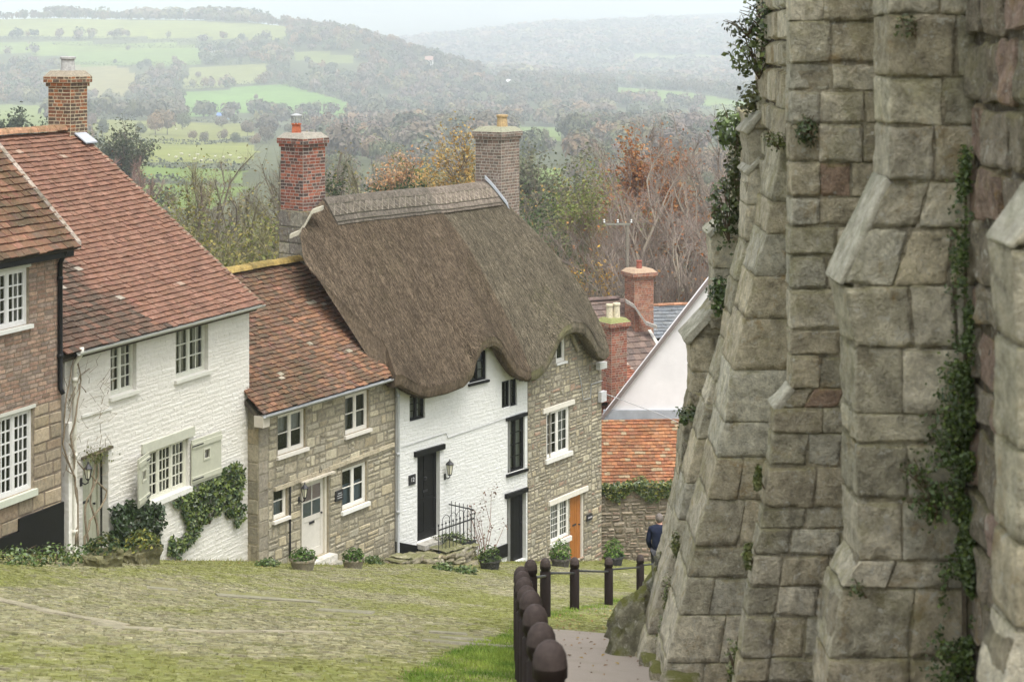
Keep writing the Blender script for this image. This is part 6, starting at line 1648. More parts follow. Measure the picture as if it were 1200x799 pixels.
# ================================================================== houses at the bottom of the hill
def lower_houses():
    # rough boundary wall with ivy on its top, across the foot of the street
    fw = Fac(P(703, 0, 50.2)[:2], P(835, 0, 50.6)[:2]); g = fw.ground(1.) - .4; zt = -(572 - HY) * 50.3 / F
    m = MB(); w0 = fw.L; fw.box(m, 0, w0, -.45, -.02, g - 1, zt, (.22, .19, .14)); stones(m, fw, 0, w0, g - .6, zt, [], (.1, .2), (.15, .4), .05, .03, [(.27, .22, .16), (.23, .19, .14), (.31, .26, .2), (.2, .165, .125), (.27, .2, .15)], off=-.02, bev=.03, irregular=.5)
    o = m.build('boundary_wall', M['rubble']); tag(o, 'rough rubble boundary wall across the foot of the street', 'wall')
    N = 1900; s = rng.uniform(-.05, w0, N); k = rng.uniform(0, 1, N); zz = zt + .05 - (.35 + .3 * vnoise(np.stack([s * 2, s * 0, s * 0], -1), 3)) * k ** 1.6 + .1 * rng.uniform(0, 1, N); oo = .06 + rng.uniform(-.35, .06, N) * (k < .3)
    pts = np.array([fw.pt(a, b, c) for a, b, c in zip(s, oo, zz)]); V, f = leaf_cloud(pts, np.tile([0, -.8, .6], (N, 1)), .055, None, .5); c = np.array([.055, .08, .018]) * rng.uniform(.5, 1.4, (N, 1)); c = np.where((rng.random(N) < .25)[:, None], np.array([.18, .18, .035]), c)
    t = thing('ivy_hedge', fw.pt(w0 / 2, 0, zt - .6), 'ivy fringe along the top of the rough boundary wall', 'ivy'); q = MB(); q.bulk(V, f, c); q.build('foliage', M['ivyleaf'], t)
    q = MB(); q.tube([fw.pt(0, .03, zt - .1), fw.pt(w0, .03, zt - .1)], .015, 5, (.12, .09, .06)); q.build('stem', M['bark'], t)
    # outhouse with orange tiles leaning on the tall white gable
    Yg = 53.4; a = P(707, 0, Yg)[0]; apex = (835, 322); top = -(488 - HY) * Yg / F
    h = thing('white_gabled_house', (P(835, 0, 58)[0], 58, gz1(5, 58)), 'house showing a tall plain white gable wall behind the abbey wall', 'house')
    xr = 2 * P(835, 0, Yg)[0] - a; ax = P(835, 0, Yg)[0]; az = -(322 - HY) * Yg / F; gb = gz1(4, Yg) - 1.5
    w = MB(); pr = [(a, gb), (xr, gb), (xr, top), (ax, az), (a, top)]
    for y, fl in ((Yg, 0), (Yg + .42, 1)): q = [(x, y, z) for x, z in pr]; w.poly(q[::-1] if fl else q, (1, 1, 1))
    for (x0, z0), (x1, z1) in zip(pr, pr[1:] + pr[:1]): w.quad((x0, Yg, z0), (x0, Yg + .42, z0), (x1, Yg + .42, z1), (x1, Yg, z1), (1, 1, 1))
    w.quad((a, Yg + .42, gb), (a, Yg + .42, top - 2.5), (a, Yg + 8, top - 2.5), (a, Yg + 8, gb)); w.quad((xr, Yg + .42, gb), (xr, Yg + 8, gb), (xr, Yg + 8, top - 2.5), (xr, Yg + .42, top - 2.5)); w.poly([(a, Yg + 8, gb), (a, Yg + 8, top - 2.5), (ax, Yg + 8, az - 2.5), (xr, Yg + 8, top - 2.5), (xr, Yg + 8, gb)], (1, 1, 1))
    w.build('wall', M['render'], h)
    r = MB(); f1 = Fac((a, Yg + .43), (a, Yg + 8.1)); f1.n = np.array([-1., 0.])
    tiled_roof(r, f1, 0, 7.6, .12, top - 2.6, -(ax - a), az - 2.5, .2, .24, [(.16, .13, .12), (.19, .15, .13), (.14, .12, .11)], seed=5); r.build('roof', M['tile_old'], h)
    r = MB(); r.quad((ax, Yg + .43, az - 2.49), (xr + .1, Yg + .43, top - 2.6), (xr + .1, Yg + 8, top - 2.6), (ax, Yg + 8, az - 2.49), (.2, .15, .13)); r.build('rear_roof', M['tile_old'], h)
    v = MB(); v.hexa([(x, y, z + dz) for dz in (-.13, .03) for y in (Yg - .13, Yg - .02) for (x, z) in ((a - .15, top - .13), (ax, az + .04))], (.2, .165, .155)); v.build('bargeboard', M['paint'], h)
    e = MB(); pts = [P(706, 460, Yg - .2), P(770, 484, Yg - .25), P(800, 497, Yg - .25)]; e.tube(pts, .012, 5, (.3, .3, .31)); e.build('cable', M['metal'], h)
    o = thing('lean_to_outhouse', (4.2, 52.3, gz1(4, 52)), 'low outhouse under bright orange tiles with lead flashing', 'outhouse')
    f2 = Fac((P(705, 0, 51.3)[0], 51.3), (P(850, 0, 51.6)[0], 51.6)); ze = -(570 - HY) * 51.4 / F; zr = -(491 - HY) * 53.3 / F
    r = MB(); pal = [(.35, .145, .068), (.31, .12, .06), (.38, .175, .085), (.26, .105, .06), (.30, .155, .09)]
    tiled_roof(r, f2, -.05, f2.L, .15, ze, -1.85, zr, .125, .17, pal, seed=8, sag=.03, colfn=lambda s, t, c: (.36, .27, .17) if random.random() < .06 else grey(c, 1 - .3 * vnoise(np.array([[s * 2, t * 5, 1]]))[0])); r.build('roof', M['tile'], o)
    w = MB(); f2.box(w, 0, f2.L, -1.8, 0, gz1(4, 51.5) - 1, ze, (.25, .21, .16)); w.build('wall', M['rubble'], o)
    l = MB(); l.hexa([(x, y, z) for z in (zr - .06, zr + .28) for y in (Yg - .075, Yg - .005) for x in (a + .0, P(850, 0, Yg)[0])], (.42, .45, .52)); l.build('flashing', M['lead'], o)
    tuft((P(752, 0, 51.2)[0], 51.15, -(566 - HY) * 51.2 / F), .3, 260, .05, (.10, .12, .03), 'yellow green shrub poking above the boundary wall before the orange tiles', 'shrub', 'wall_shrub', hi=(.2, .2, .06), squash=(1, .6, .9))
    # brown tiled house with two brick stacks, beyond the thatch
    h = thing('brown_roofed_house', (4.5, 65, gz1(4.5, 65)), 'house with a dark brown tiled roof and brick chimneys behind the thatch', 'house')
    f3 = Fac((P(655, 0, 62.5)[0], 62.5), (P(782, 0, 64.5)[0], 64.5)); ze = -(440 - HY) * 63 / F; zr = -(353 - HY) * 66.3 / F
    r = MB(); tiled_roof(r, f3, 0, f3.L, .2, ze, -2.9, zr, .30, .26, [(.15, .105, .095), (.18, .125, .11), (.13, .095, .09), (.2, .14, .12)], seed=3, sag=.02); r.build('roof', M['tile'], h)
    w = MB(); gb = gz1(4, 63) - 2; wall_core(w, f3, .1, f3.L - .1, gb, ze + .05, [], 0, .1, (.3, .13, .09)); shell(w, f3, .1, f3.L - .1, 5.8, gb, ze, zr - .06, -2.9, (.3, .15, .1)); w.build('wall', M['brick'], h)
    b = MB(); b.quad(f3.pt(0, -2.9, zr), f3.pt(f3.L, -2.9, zr), f3.pt(f3.L, -6, ze), f3.pt(0, -6, ze), (.15, .11, .1)); b.build('rear_roof', M['tile'], h)
    v = MB(); v.hexa([f3.pt(s, o_, z + dz) for dz in (-.08, .08) for (o_, z) in ((.2, ze), (-2.9, zr)) for s in (f3.L - .04, f3.L + .1)], (.55, .53, .48)); v.build('verge', M['pot'], h)
    rt = MB(); ridge_tiles(rt, f3, 0, f3.L - .5, -2.9, zr + .03, (.17, .12, .11), .12, .4); rt.build('ridge', M['tile'], h)
    c1 = pxY(749, 66.0); st = chimney(h, c1, f3.d, .75, .85, -12.5, -(316 - HY) * 66 / F, [(.30, .12, .075), (.34, .15, .09), (.26, .10, .07), (.30, .17, .12)], M['chim'], mort=(.33, .25, .2), capcol=(.36, .26, .18), corb=.06)
    pot(st, c1, -(314 - HY) * 66 / F, .3, .11, (.3, .1, .07))
    k = MB(); pk = [P(733, 352, 65.3), P(743, 358, 65.3), P(757, 378, 65.3), P(770, 383, 65.3)]
    for i in range(3): k.hexa([q_ + np.array([0, yy, zz]) for zz in (-.08, .04) for yy in (-.1, .2) for q_ in (pk[i], pk[i + 1])], (.30, .28, .25))
    k.build('flashing', M['pot'], h)
    # lower red tiled roof with the stout stack of two cream pots
    h = thing('red_tiled_annex', (3.3, 59, gz1(3.3, 59)), 'small red tiled annex with a stout stack of two cream pots', 'house')
    f4 = Fac((P(688, 0, 57.0)[0], 57.0), (P(765, 0, 58.6)[0], 58.6)); ze = -(470 - HY) * 57.5 / F; zr = -(420 - HY) * 59.3 / F
    r = MB(); tiled_roof(r, f4, 0, f4.L, .15, ze, -1.9, zr, .12, .17, [(.32, .11, .07), (.28, .10, .065), (.36, .15, .10), (.24, .09, .07)], seed=2, colfn=lambda s, t, c: (.45, .36, .3) if random.random() < .08 else c); r.build('roof', M['tile'], h)
    w = MB(); f4.box(w, .05, f4.L - .05, -3.6, 0, gz1(3, 58) - 2, ze, (.28, .13, .09)); w.build('wall', M['brick'], h)
    b = MB(); b.quad(f4.pt(0, -1.9, zr), f4.pt(f4.L, -1.9, zr), f4.pt(f4.L, -3.8, ze), f4.pt(0, -3.8, ze), (.28, .11, .08)); b.build('rear_roof', M['tile'], h)
    c2 = pxY(719, 57.6); st = chimney(h, c2, f4.d, .62, .66, -12.6, -(374 - HY) * 57.6 / F, [(.30, .10, .06), (.34, .13, .08), (.25, .085, .06), (.28, .17, .12)], M['chim'], mort=(.38, .30, .24), capcol=(.22, .23, .09), corb=.05)
    for dx, hh in ((-4.5, .46), (3.5, .5)): pot(st, pxY(719 + dx, 57.6), -(372 - HY) * 57.6 / F, hh, .12, (.62, .55, .40))
    
    h = thing('slate_roofed_shed', (5.5, 70, gz1(5.5, 70)), 'grey slate roof with red ridge between chimney and white gable', 'outbuilding')
    f5 = Fac((P(766, 0, 69)[0], 69.), (P(830, 0, 69.6)[0], 69.6)); ze = -(396 - HY) * 69 / F; zr = -(359 - HY) * 70.5 / F
    r = MB(); tiled_roof(r, f5, 0, f5.L, .1, ze, -1.5, zr, .2, .3, [(.17, .19, .215), (.2, .215, .235), (.15, .165, .19)], seed=1); r.build('roof', M['tile'], h)
    w = MB(); f5.box(w, .05, f5.L - .05, -2.9, 0, gz1(5, 69) - 2, ze, (.25, .21, .17)); w.build('wall', M['rubble'], h)
    rt = MB(); ridge_tiles(rt, f5, 0, f5.L, -1.5, zr + .02, (.4, .2, .12), .1, .35); rt.build('ridge', M['tile'], h)
lower_houses()
# ================================================================== trees
def gen_tree(name, seed, H, width, trunk_r, kids=4, levels=4, leaves=0, leaf=.12, lcols=((.1, .1, .03),), twigs=3000, twl=.5, tww=.008, tcol=(.16, .12, .10), bark=(.16, .13, .10), lean=.0, first=.25, up=.35, mat='leaf', loc=(0, 0, 0), label='', cat='tree', group=None, multi=1, leafzone=0.0):
    rs = np.random.default_rng(seed); rd = random.Random(seed)
    trunk = MB(); tips = []
    def norm(v): return v / (np.linalg.norm(v) + 1e-9)
    def grow(p, d, L, r, lev):
        n = 4; pts = [p]; rad = [r]; q = p.copy(); dd = d.copy()
        for i in range(n):
            dd = norm(dd + rs.normal(0, .14 + .03 * lev, 3) + np.array([0, 0, .05 * up])); q = q + dd * L / n; pts.append(q.copy()); rad.append(r * (1 - .5 * (i + 1) / n))
        if r > .006 * H / 10: trunk.tube(pts, rad, 7 if lev < 2 else 4, grey(bark, rd.uniform(.8, 1.2)), cap=False)
        if lev >= levels: tips.append((pts[2], pts[4], dd)); return
        tips.append((pts[3], pts[4], dd)) if lev >= levels - 1 else None
        k = kids if lev else kids + 3
        for i in range(k):
            u = rd.uniform(first if lev == 0 else .3, 1.); j = min(int(u * n), n - 1); pp = pts[j] + (pts[j + 1] - pts[j]) * (u * n - j)
            a = rd.uniform(0, 6.28); side = norm(np.cross(dd, np.array([math.cos(a), math.sin(a), .3]))); sp = (.85 if lev == 0 else .75) * width / (H * .5)
            nd = norm(dd * .55 + side * min(sp, 1.1) + np.array([0, 0, up]))
            grow(pp, nd, L * rd.uniform(.5, .72) * (1.15 - .4 * u if lev == 0 else 1), r * (.55 - .15 * u if lev == 0 else .5), lev + 1)
    for m in range(multi):
        a = rd.uniform(0, 6.28); d0 = norm(np.array([math.cos(a) * .3 * (multi > 1) + lean, math.sin(a) * .3 * (multi > 1), 1.]))
        grow(np.array([.25 * math.cos(a) * (multi > 1), .25 * math.sin(a) * (multi > 1), -.3]), d0, H * (.62 if multi == 1 else .5) * rd.uniform(.85, 1.1), trunk_r * (1 if multi == 1 else .6), 0 if multi == 1 else 1)
    T = np.array([np.stack([a, b]) for a, b, _ in tips]); D = np.array([d for *_, d in tips])
    top = T[:, 1, 2].max(); sc = H / top; 
    crown = MB()
    if twigs:
        i = rs.integers(0, len(T), twigs); u = rs.uniform(0, 1, (twigs, 1)); p0 = T[i, 0] * (1 - u) + T[i, 1] * u
        d = D[i] + rs.normal(0, .55, (twigs, 3)) + np.array([0, 0, .25]); d /= np.linalg.norm(d, axis=1, keepdims=True); L = rs.uniform(.4, 1.2, (twigs, 1)) * twl
        w = np.cross(d, rs.normal(0, 1, (twigs, 3))); w /= np.linalg.norm(w, axis=1, keepdims=True); w *= tww
        V = np.stack([p0 - w, p0 + w, p0 + d * L], 1).reshape(-1, 3) * 1.; crown.bulk(V, np.arange(3 * twigs).reshape(-1, 3), np.array(tcol) * rs.uniform(.6, 1.4, (twigs, 1)))
    if leaves:
        leaves = int(leaves * 3.2); leaf = leaf * .92 * top / H
        i = rs.integers(0, len(T), leaves)
        if leafzone: 
            ok = np.where(T[:, 1, 2] > top * leafzone)[0]; i = ok[rs.integers(0, len(ok), leaves)]
        u = rs.uniform(0, 1.15, (leaves, 1)); p0 = T[i, 0] * (1 - u) + T[i, 1] * u + rs.normal(0, twl * .45, (leaves, 3))
        lump = vnoise(p0 / (H * .09), seed); ok = lump > -.55; p0 = p0[ok]
        V, f = leaf_cloud(p0, np.tile([0, 0, 1.], (len(p0), 1)) + rs.normal(0, .5, (len(p0), 3)), leaf, None, .5)
        lc = np.array(lcols); c = lc[rs.integers(0, len(lc), len(p0))] * rs.uniform(.6, 1.35, (len(p0), 1)); crown.bulk(V, f, c)
    cxy = T[:, 1, :2].mean(0); cz = T[:, 1, 2].mean()
    for b in (trunk, crown):
        b.V = [np.column_stack([v[:, 0] - cxy[0] * v[:, 2] / cz, v[:, 1] - cxy[1] * v[:, 2] / cz, v[:, 2]]) * sc for v in b.V]
    t = thing(name, (0, 0, 0), label, cat, group); trunk.build('trunk', M['bark'], t); crown.build('crown', M[mat], t); t.location = Vector([float(a) for a in loc])
    return t
def put(px, Y, top, **kw):
    x = (px - CX) * Y / F; z = gz1(x, Y); H = -(top - HY) * Y / F - z
    return (x, Y, z - .1), H
BR = (.22, .16, .13); GYB = (.21, .185, .14); OLV = (.22, .2, .11)
YG = ((.20, .19, .05), (.15, .16, .045), (.25, .21, .06), (.11, .13, .035))
GOLD = ((.38, .24, .06), (.33, .19, .05), (.27, .21, .07), (.42, .29, .09))
RUST = ((.34, .13, .035), (.29, .10, .03), (.38, .19, .06), (.24, .11, .04))
DKG = ((.045, .07, .022), (.06, .085, .03), (.035, .055, .02))
def one(px, Y, top, seed, w, label, name='tree', cat='tree', **kw):
    loc, H = put(px, Y, top); return gen_tree(name, seed, H, w, kw.pop('tr', .016 * H), loc=loc, label=label, cat=cat, **kw)

# behind the red roof: an overgrown thicket
thick = [(196, 84, 222, 3, BR, None, 'pinkish bare bush rising just over the verge of the broad red roof'), (218, 92, 200, 3.2, BR, None, 'bare purplish tree between the broad red roof and far hedge'),
         (246, 80, 232, 3.4, OLV, YG, 'yellow green shrub in the middle of the thicket behind the red roofs'), (270, 88, 205, 3.4, GYB, YG, 'sparse olive tree in the thicket left of the red chimney'),
         (296, 78, 214, 3.2, OLV, YG, 'yellowing bush just left of the red chimney base'), (318, 92, 176, 3.6, GYB, None, 'tall bare olive tree directly left of the red chimney'),
         (232, 70, 262, 2.6, OLV, YG, 'green gold shrub low beside the broad red roof verge'), (268, 70, 255, 2.8, OLV, YG, 'leafy yellow green shrub above the stone cottage ridge'), (302, 72, 248, 2.6, OLV, YG, 'mixed green shrub behind the stone cottage ridge'),
         (188, 110, 205, 3.6, BR, None, 'hazy bare tree beyond the verge of the broad red roof'), (338, 110, 170, 3.4, GYB, None, 'bare tree partly hidden behind the red chimney'), (284, 108, 190, 3.6, BR, None, 'tall bare brown tree behind the yellow green thicket')]
for k, (px, Y, top, w, tc, lc, lab) in enumerate(thick):
    one(px, Y, top + (22 if px < 312 else 6), 100 + k, w, lab, 'thicket_tree', 'tree', multi=3, kids=5, levels=3, twigs=4200, twl=1.1, tww=.011, tcol=tc, leaves=2600 if lc else 500, leaf=.11, lcols=lc or (OLV, (.2, .16, .08)), up=.7, first=.1, bark=(.17, .14, .11))
# between the chimneys
one(372, 105, 196, 201, 3.5, 'olive bare tree just right of the red chimney', 'bare_tree', multi=2, kids=5, levels=3, twigs=4000, twl=1.3, tww=.012, tcol=OLV, leaves=900, leaf=.12, lcols=YG, up=.6)
one(402, 120, 178, 202, 4.2, 'grey olive bare tree above the dark thatch ridge', 'bare_tree', multi=2, kids=5, levels=3, twigs=4500, twl=1.4, tww=.013, tcol=GYB, leaves=900, leaf=.12, lcols=YG, up=.6)
one(432, 128, 186, 203, 4.0, 'bare tree with a pale green floor left of russet tree', 'bare_tree', multi=2, kids=5, levels=3, twigs=4500, twl=1.4, tww=.013, tcol=OLV, leaves=700, leaf=.12, lcols=YG, up=.6)
one(458, 112, 182, 204, 1.5, 'small russet orange tree above the thatch ridge', 'russet_tree', kids=5, levels=3, twigs=1500, twl=.9, tww=.012, tcol=(.3, .16, .08), leaves=2200, leaf=.12, lcols=((.42, .25, .13), (.38, .20, .09), (.46, .30, .16)), up=.8, first=.1)
one(484, 108, 192, 205, 2.2, 'low dark evergreen between russet and golden trees', 'evergreen_tree', kids=5, levels=3, twigs=300, leaves=3600, leaf=.13, lcols=DKG, up=.3, first=.1, twl=.8)
one(497, 130, 178, 216, 3.2, 'yellowing green tree between dark evergreen and golden birch', 'leafy_tree', kids=5, levels=3, twigs=900, leaves=3600, leaf=.15, lcols=YG, up=.4, twl=1.0)
one(527, 118, 143, 206, 3.0, 'tall golden birch left of the grey brown chimney', 'birch_tree', kids=6, levels=3, twigs=2200, twl=1.2, tww=.012, tcol=(.24, .17, .10), leaves=9000, leaf=.13, lcols=GOLD, up=.5, first=.12)
one(548, 150, 172, 207, 3.5, 'dull gold tree partly behind the grey brown chimney', 'birch_tree', kids=5, levels=3, twigs=1500, twl=1.2, tww=.012, tcol=OLV, leaves=2600, leaf=.16, lcols=GOLD, up=.5)
# right of the thatch
one(622, 190, 168, 208, 5., 'grey green tree just right of the grey brown chimney', 'leafy_tree', kids=5, levels=3, twigs=1500, leaves=1500, leaf=.25, lcols=((.13, .14, .075), (.16, .155, .085), (.11, .125, .065)), up=.4, twl=1.4)
one(640, 105, 234, 209, 3.4, 'dark green pine with flat tiers right of the thatch', 'pine_tree', kids=5, levels=3, twigs=600, leaves=2600, leaf=.13, lcols=((.075, .105, .035), (.10, .125, .04), (.05, .075, .025)), up=.1, first=.45, twl=.9)
one(688, 98, 184, 210, 5.2, 'spreading half bare tree with curved limbs and a green top', 'spreading_tree', kids=4, levels=4, twigs=3000, twl=.9, tww=.009, tcol=(.22, .18, .14), leaves=420, leaf=.12, lcols=((.16, .20, .05), (.2, .2, .06)), up=.5, first=.3, bark=(.24, .165, .11), tr=.22, leafzone=.8)
one(668, 120, 205, 211, 2.2, 'yellow green leafy tree behind the pine', 'leafy_tree', kids=5, levels=3, twigs=600, leaves=1100, leaf=.14, lcols=((.19, .19, .06), (.22, .21, .07), (.26, .21, .07)), up=.5, twl=1.)
for k, (px, Y, top, lab) in enumerate([(632, 78, 292, 'grey tangled bush against the right slope of the thatch'), (655, 84, 306, 'grey bare bush in front of the pine'), (682, 80, 326, 'grey brown thicket above the brown roof'), (705, 86, 330, 'grey brown bush left of the brick stack'), (668, 74, 322, 'low grey bush just over the brown roof ridge'), (735, 92, 300, 'bare brown bush behind the far brick stack')]):
    one(px, Y, top, 220 + k, 2.6, lab, 'bare_bush', 'bush', multi=4, kids=5, levels=3, twigs=5200, twl=.9, tww=.010, tcol=(.185, .16, .13), leaves=250, leaf=.1, lcols=DKG, up=.6, first=.1)
for k, (px, Y, top, w, lab) in enumerate([(758, 96, 205, 3.6, 'bare brown tree left in the big copse beside the ruin'), (782, 100, 160, 4.0, 'tall bare brown tree in the middle of the copse'), (806, 92, 140, 3.8, 'tallest bare brown tree of the copse by the ruin'), (832, 98, 122, 3.8, 'bare rosy tree closest to the ruined wall top'), (770, 82, 262, 3.0, 'low bare tree above the slate shed'), (800, 84, 235, 3.2, 'bare tree with pale limbs over the white gable'), (826, 86, 215, 3.2, 'bare thicket tree against the far buttress')]):
    one(px, Y, top, 240 + k, w, lab, 'bare_tree', multi=2, kids=4, levels=4, twigs=4600, twl=.95, tww=.0095, tcol=(.25, .20, .17), leaves=90, leaf=.10, lcols=RUST, up=.75, first=.15, bark=(.30, .25, .2))
one(775, 135, 150, 260, 4.6, 'orange beech glowing behind the bare copse', 'beech_tree', kids=5, levels=3, twigs=900, twl=1.1, leaves=5200, leaf=.17, lcols=RUST, up=.4, tcol=(.25, .15, .1))
one(742, 140, 185, 261, 4.0, 'dull orange tree left of the glowing beech', 'beech_tree', kids=5, levels=3, twigs=2200, twl=1.3, tww=.012, tcol=BR, leaves=2000, leaf=.16, lcols=((.3, .17, .07), (.22, .17, .09), (.2, .18, .11)), up=.4)
one(714, 90, 308, 262, 1.3, 'small bright yellow bush beside the utility pole', 'yellow_bush', 'bush', multi=2, kids=5, levels=2, twigs=200, leaves=1500, leaf=.11, lcols=((.5, .30, .03), (.42, .24, .03)), up=.4, twl=.5)
one(720, 118, 262, 263, 1.5, 'sparse orange sapling above the yellow bush', 'russet_tree', kids=5, levels=3, twigs=1200, twl=.8, tcol=BR, leaves=800, leaf=.12, lcols=RUST, up=.5)
# left
one(137, 250, 137, 264, 6.5, 'grey green tree rising right of the tall left chimney', 'leafy_tree', kids=6, levels=3, twigs=2500, twl=1.6, tww=.03, tcol=(.13, .12, .09), leaves=4200, leaf=.32, lcols=((.085, .10, .055), (.07, .085, .045), (.12, .12, .07)), up=.5, first=.1)
one(152, 190, 182, 265, 3.2, 'rosy bare sapling below the grey green tree', 'bare_tree', multi=2, kids=5, levels=3, twigs=3800, twl=1.3, tww=.018, tcol=(.28, .17, .14), leaves=100, leaf=.15, lcols=RUST, up=.7)
one(36, 260, 130, 266, 7., 'dark round evergreen left of the tall left chimney', 'evergreen_tree', kids=6, levels=3, twigs=300, leaves=6000, leaf=.36, lcols=((.05, .065, .035), (.065, .08, .045)), up=.2, first=.1, twl=1.5)

def pole():
    Y = 82.; x = (735 - CX) * Y / F; z = gz1(x, Y); top = -(264 - HY) * Y / F
    t = thing('utility_pole', (x, Y, z), 'slim utility pole with crossarm above the far brick stack', 'pole'); m = MB(); m.tube([(x, Y, z - .5), (x, Y, top)], [.11, .08], 10, (.24, .21, .17)); m.build('pole', M['bark'], t)
    m = MB(); m.box((x - .45, Y, top + .05), (.6, .04, .04), (.26, .25, .21)); m.build('crossarm', M['bark'], t)
    for k in (-1.1, -.45, .2):
        m = MB(); m.lathe((x + k, Y, top + .1), [(.03, 0), (.055, .05), (.03, .1), (.055, .15), (0, .19)], 8, (.6, .6, .58)); m.build('insulator', M['paint'], t)
pole()

# ================================================================== the valley
def crown_template(rs, n, lobes=7):
    c = rs.normal(0, 1, (lobes, 3)); c /= np.linalg.norm(c, axis=1, keepdims=True); c *= rs.uniform(.2, .62, (lobes, 1)); c[:, 2] = np.abs(c[:, 2]) * .8; rad = rs.uniform(.34, .58, lobes)
    i = rs.integers(0, lobes, n); v = rs.normal(0, 1, (n, 3)); v /= np.linalg.norm(v, axis=1, keepdims=True); p = c[i] + v * (rad[i] * rs.uniform(.75, 1.05, n))[:, None]
    p[:, 2] = p[:, 2] * .78 + .55; ok = p[:, 2] > .12; return p[ok], v[ok] + np.array([0, 0, .35])
PALW = np.array([(.17, .135, .095), (.15, .14, .07), (.195, .145, .09), (.085, .095, .05), (.19, .17, .08), (.14, .12, .085), (.175, .13, .10), (.22, .145, .075), (.11, .12, .06)])
def in_open(x, y, pad=0):
    px, py = proj(x, y, gz(x, y)); r = np.zeros(len(x), bool)
    for poly, _ in FIELDS: r |= inpoly(px, py, poly)
    return r, px, py
def far_mats():
    g = G('autumn_crown'); c = g.col(); r = g.n('ShaderNodeObjectInfo').outputs['Random']; cr = g.n('ShaderNodeValToRGB', i0=r); cr.color_ramp.interpolation = 'CONSTANT'; e = cr.color_ramp.elements
    cols = [tuple(p) for p in PALW]; e[0].color = (*cols[0], 1); e[1].position = 1 / 9; e[1].color = (*cols[1], 1)
    for k in range(2, 9): n = e.new(k / 9); n.color = (*cols[k], 1)
    g.done(g.mix(1., c, cr.outputs[0], 'MULTIPLY'), .8, None, .15); return g.m
M['autumn'] = far_mats()
def valley_trees():
    rs = np.random.default_rng(5); protos = []
    for k in range(8):
        t = thing('valley_tree', (0, 0, 0), 'hazy round topped autumn tree among the fields and woods of the valley', 'tree', 'trees in the valley')
        p, v = crown_template(rs, 900, 9); V, f = leaf_cloud(p, v, .08, None, .35); m = MB(); m.bulk(V, f, np.ones(3) * rs.uniform(.8, 1.2, (len(p), 1))); m.build('crown', M['autumn'], t)
        m = MB(); m.tube([(0, 0, -.05), (.01, 0, .3), (0, .02, .6)], [.035, .025, .012], 7, (.12, .10, .08))
        for q in range(5): a = q * 1.26; m.tube([(0, 0, .3), (.18 * math.cos(a), .18 * math.sin(a), .55), (.4 * math.cos(a), .4 * math.sin(a), .8)], [.018, .012, .004], 5, (.12, .10, .08))
        m.build('trunk', M['bark'], t); protos.append(t)
    # hedgerow and field trees first, then the nearest trees of the woods
    spots = [(182, 158, 16), (196, 158, 19), (214, 152, 14), (165, 160, 10), (240, 168, 8), (226, 165, 7), (262, 166, 8), (275, 168, 7), (120, 160, 12), (108, 150, 11), (300, 172, 8), (312, 168, 12), (60, 118, 13), (28, 112, 13), (10, 118, 12), (45, 112, 12), (85, 138, 10), (330, 138, 15), (290, 160, 12), (318, 150, 13), (350, 140, 12), (260, 150, 10), (275, 146, 9), (232, 92, 9), (270, 96, 7), (310, 100, 8), (150, 60, 9), (172, 78, 12), (186, 84, 13), (160, 108, 13), (150, 118, 12), (170, 100, 12), (135, 76, 8), (205, 72, 8), (300, 118, 8), (445, 172, 13), (470, 170, 9), (385, 165, 11), (700, 165, 10), (610, 168, 9), (640, 166, 8), (660, 240, 7), (705, 255, 7), (690, 262, 6), (650, 258, 6)]
    placed = 0; first = set()
    def place(x, y, h, z=None):
        nonlocal placed
        k = random.randrange(8); zz = gz1(x, y) - .2; sc = (h * random.uniform(.42, .6), h * random.uniform(.42, .6), h * .78); rz = random.uniform(0, 6.28)
        if k not in first: o = protos[k]; o.location = (x, y, zz); o.scale = sc; o.rotation_euler = (0, 0, rz); first.add(k)
        else: dup(protos[k], (x, y, zz), rz, sc)
        placed += 1
    for px, py, h in spots:
        x, y, z = ground_at(px, py, 150, 5000); place(x, y, h)
    # candidate woodland positions, roughly even over the ground
    N = 60000; y = 160 + (5200 - 160) * np.sqrt(rs.uniform(0, 1, N)); x = y * rs.uniform(-.34, .24, N)
    opn, px, py = in_open(x, y); cl = fbm(np.stack([x / 260, y / 340, x * 0], -1), 2, 12)
    keep = ~opn & (py < 345) & ((cl > -1.05) | (y > 2600)); keep &= ~((px > 125) & (px < 345) & (y < 1000)); keep &= rs.random(N) < np.where(y < 700, .45, np.where(y < 2600, .45, .24))
    # nothing tall right in front of the open fields
    for poly, _ in FIELDS:
        a = np.array(poly); keep &= ~((px > a[:, 0].min()) & (px < a[:, 0].max()) & (py > a[:, 1].max()) & (py < a[:, 1].max() + 13 * 2000 / np.maximum(y, 200)) & (rs.random(N) < .93) & (y < 2400))
    x, y, py, px = x[keep], y[keep], py[keep], px[keep]; o = np.argsort(y); x, y, px, py = x[o], y[o], px[o], py[o]
    vis = (px > -30) & (px < 930)
    xi, yi = x[vis], y[vis]; nn = min(170, len(xi)); 
    for a, b in zip(xi[:nn], yi[:nn]): place(float(a), float(b), random.uniform(8, 13))
    lim = yi[nn] if len(yi) > nn else 1e9
    x, y = x[y >= lim], y[y >= lim]
    # everything beyond reads as one wood
    T = len(x); z = gz(x, y); H = rs.uniform(10, 18, T) * np.where(y > 2600, 1.35, 1); Wd = H * rs.uniform(.5, .75, T) * np.where(y > 2600, 1.5, 1)
    tp = [crown_template(rs, 230, 7) for _ in range(14)]; which = rs.integers(0, 14, T); VV, FF, CC = [], [], []; base = 0
    pal = PALW[rs.integers(0, len(PALW), T)] * rs.uniform(.7, 1.25, (T, 1))
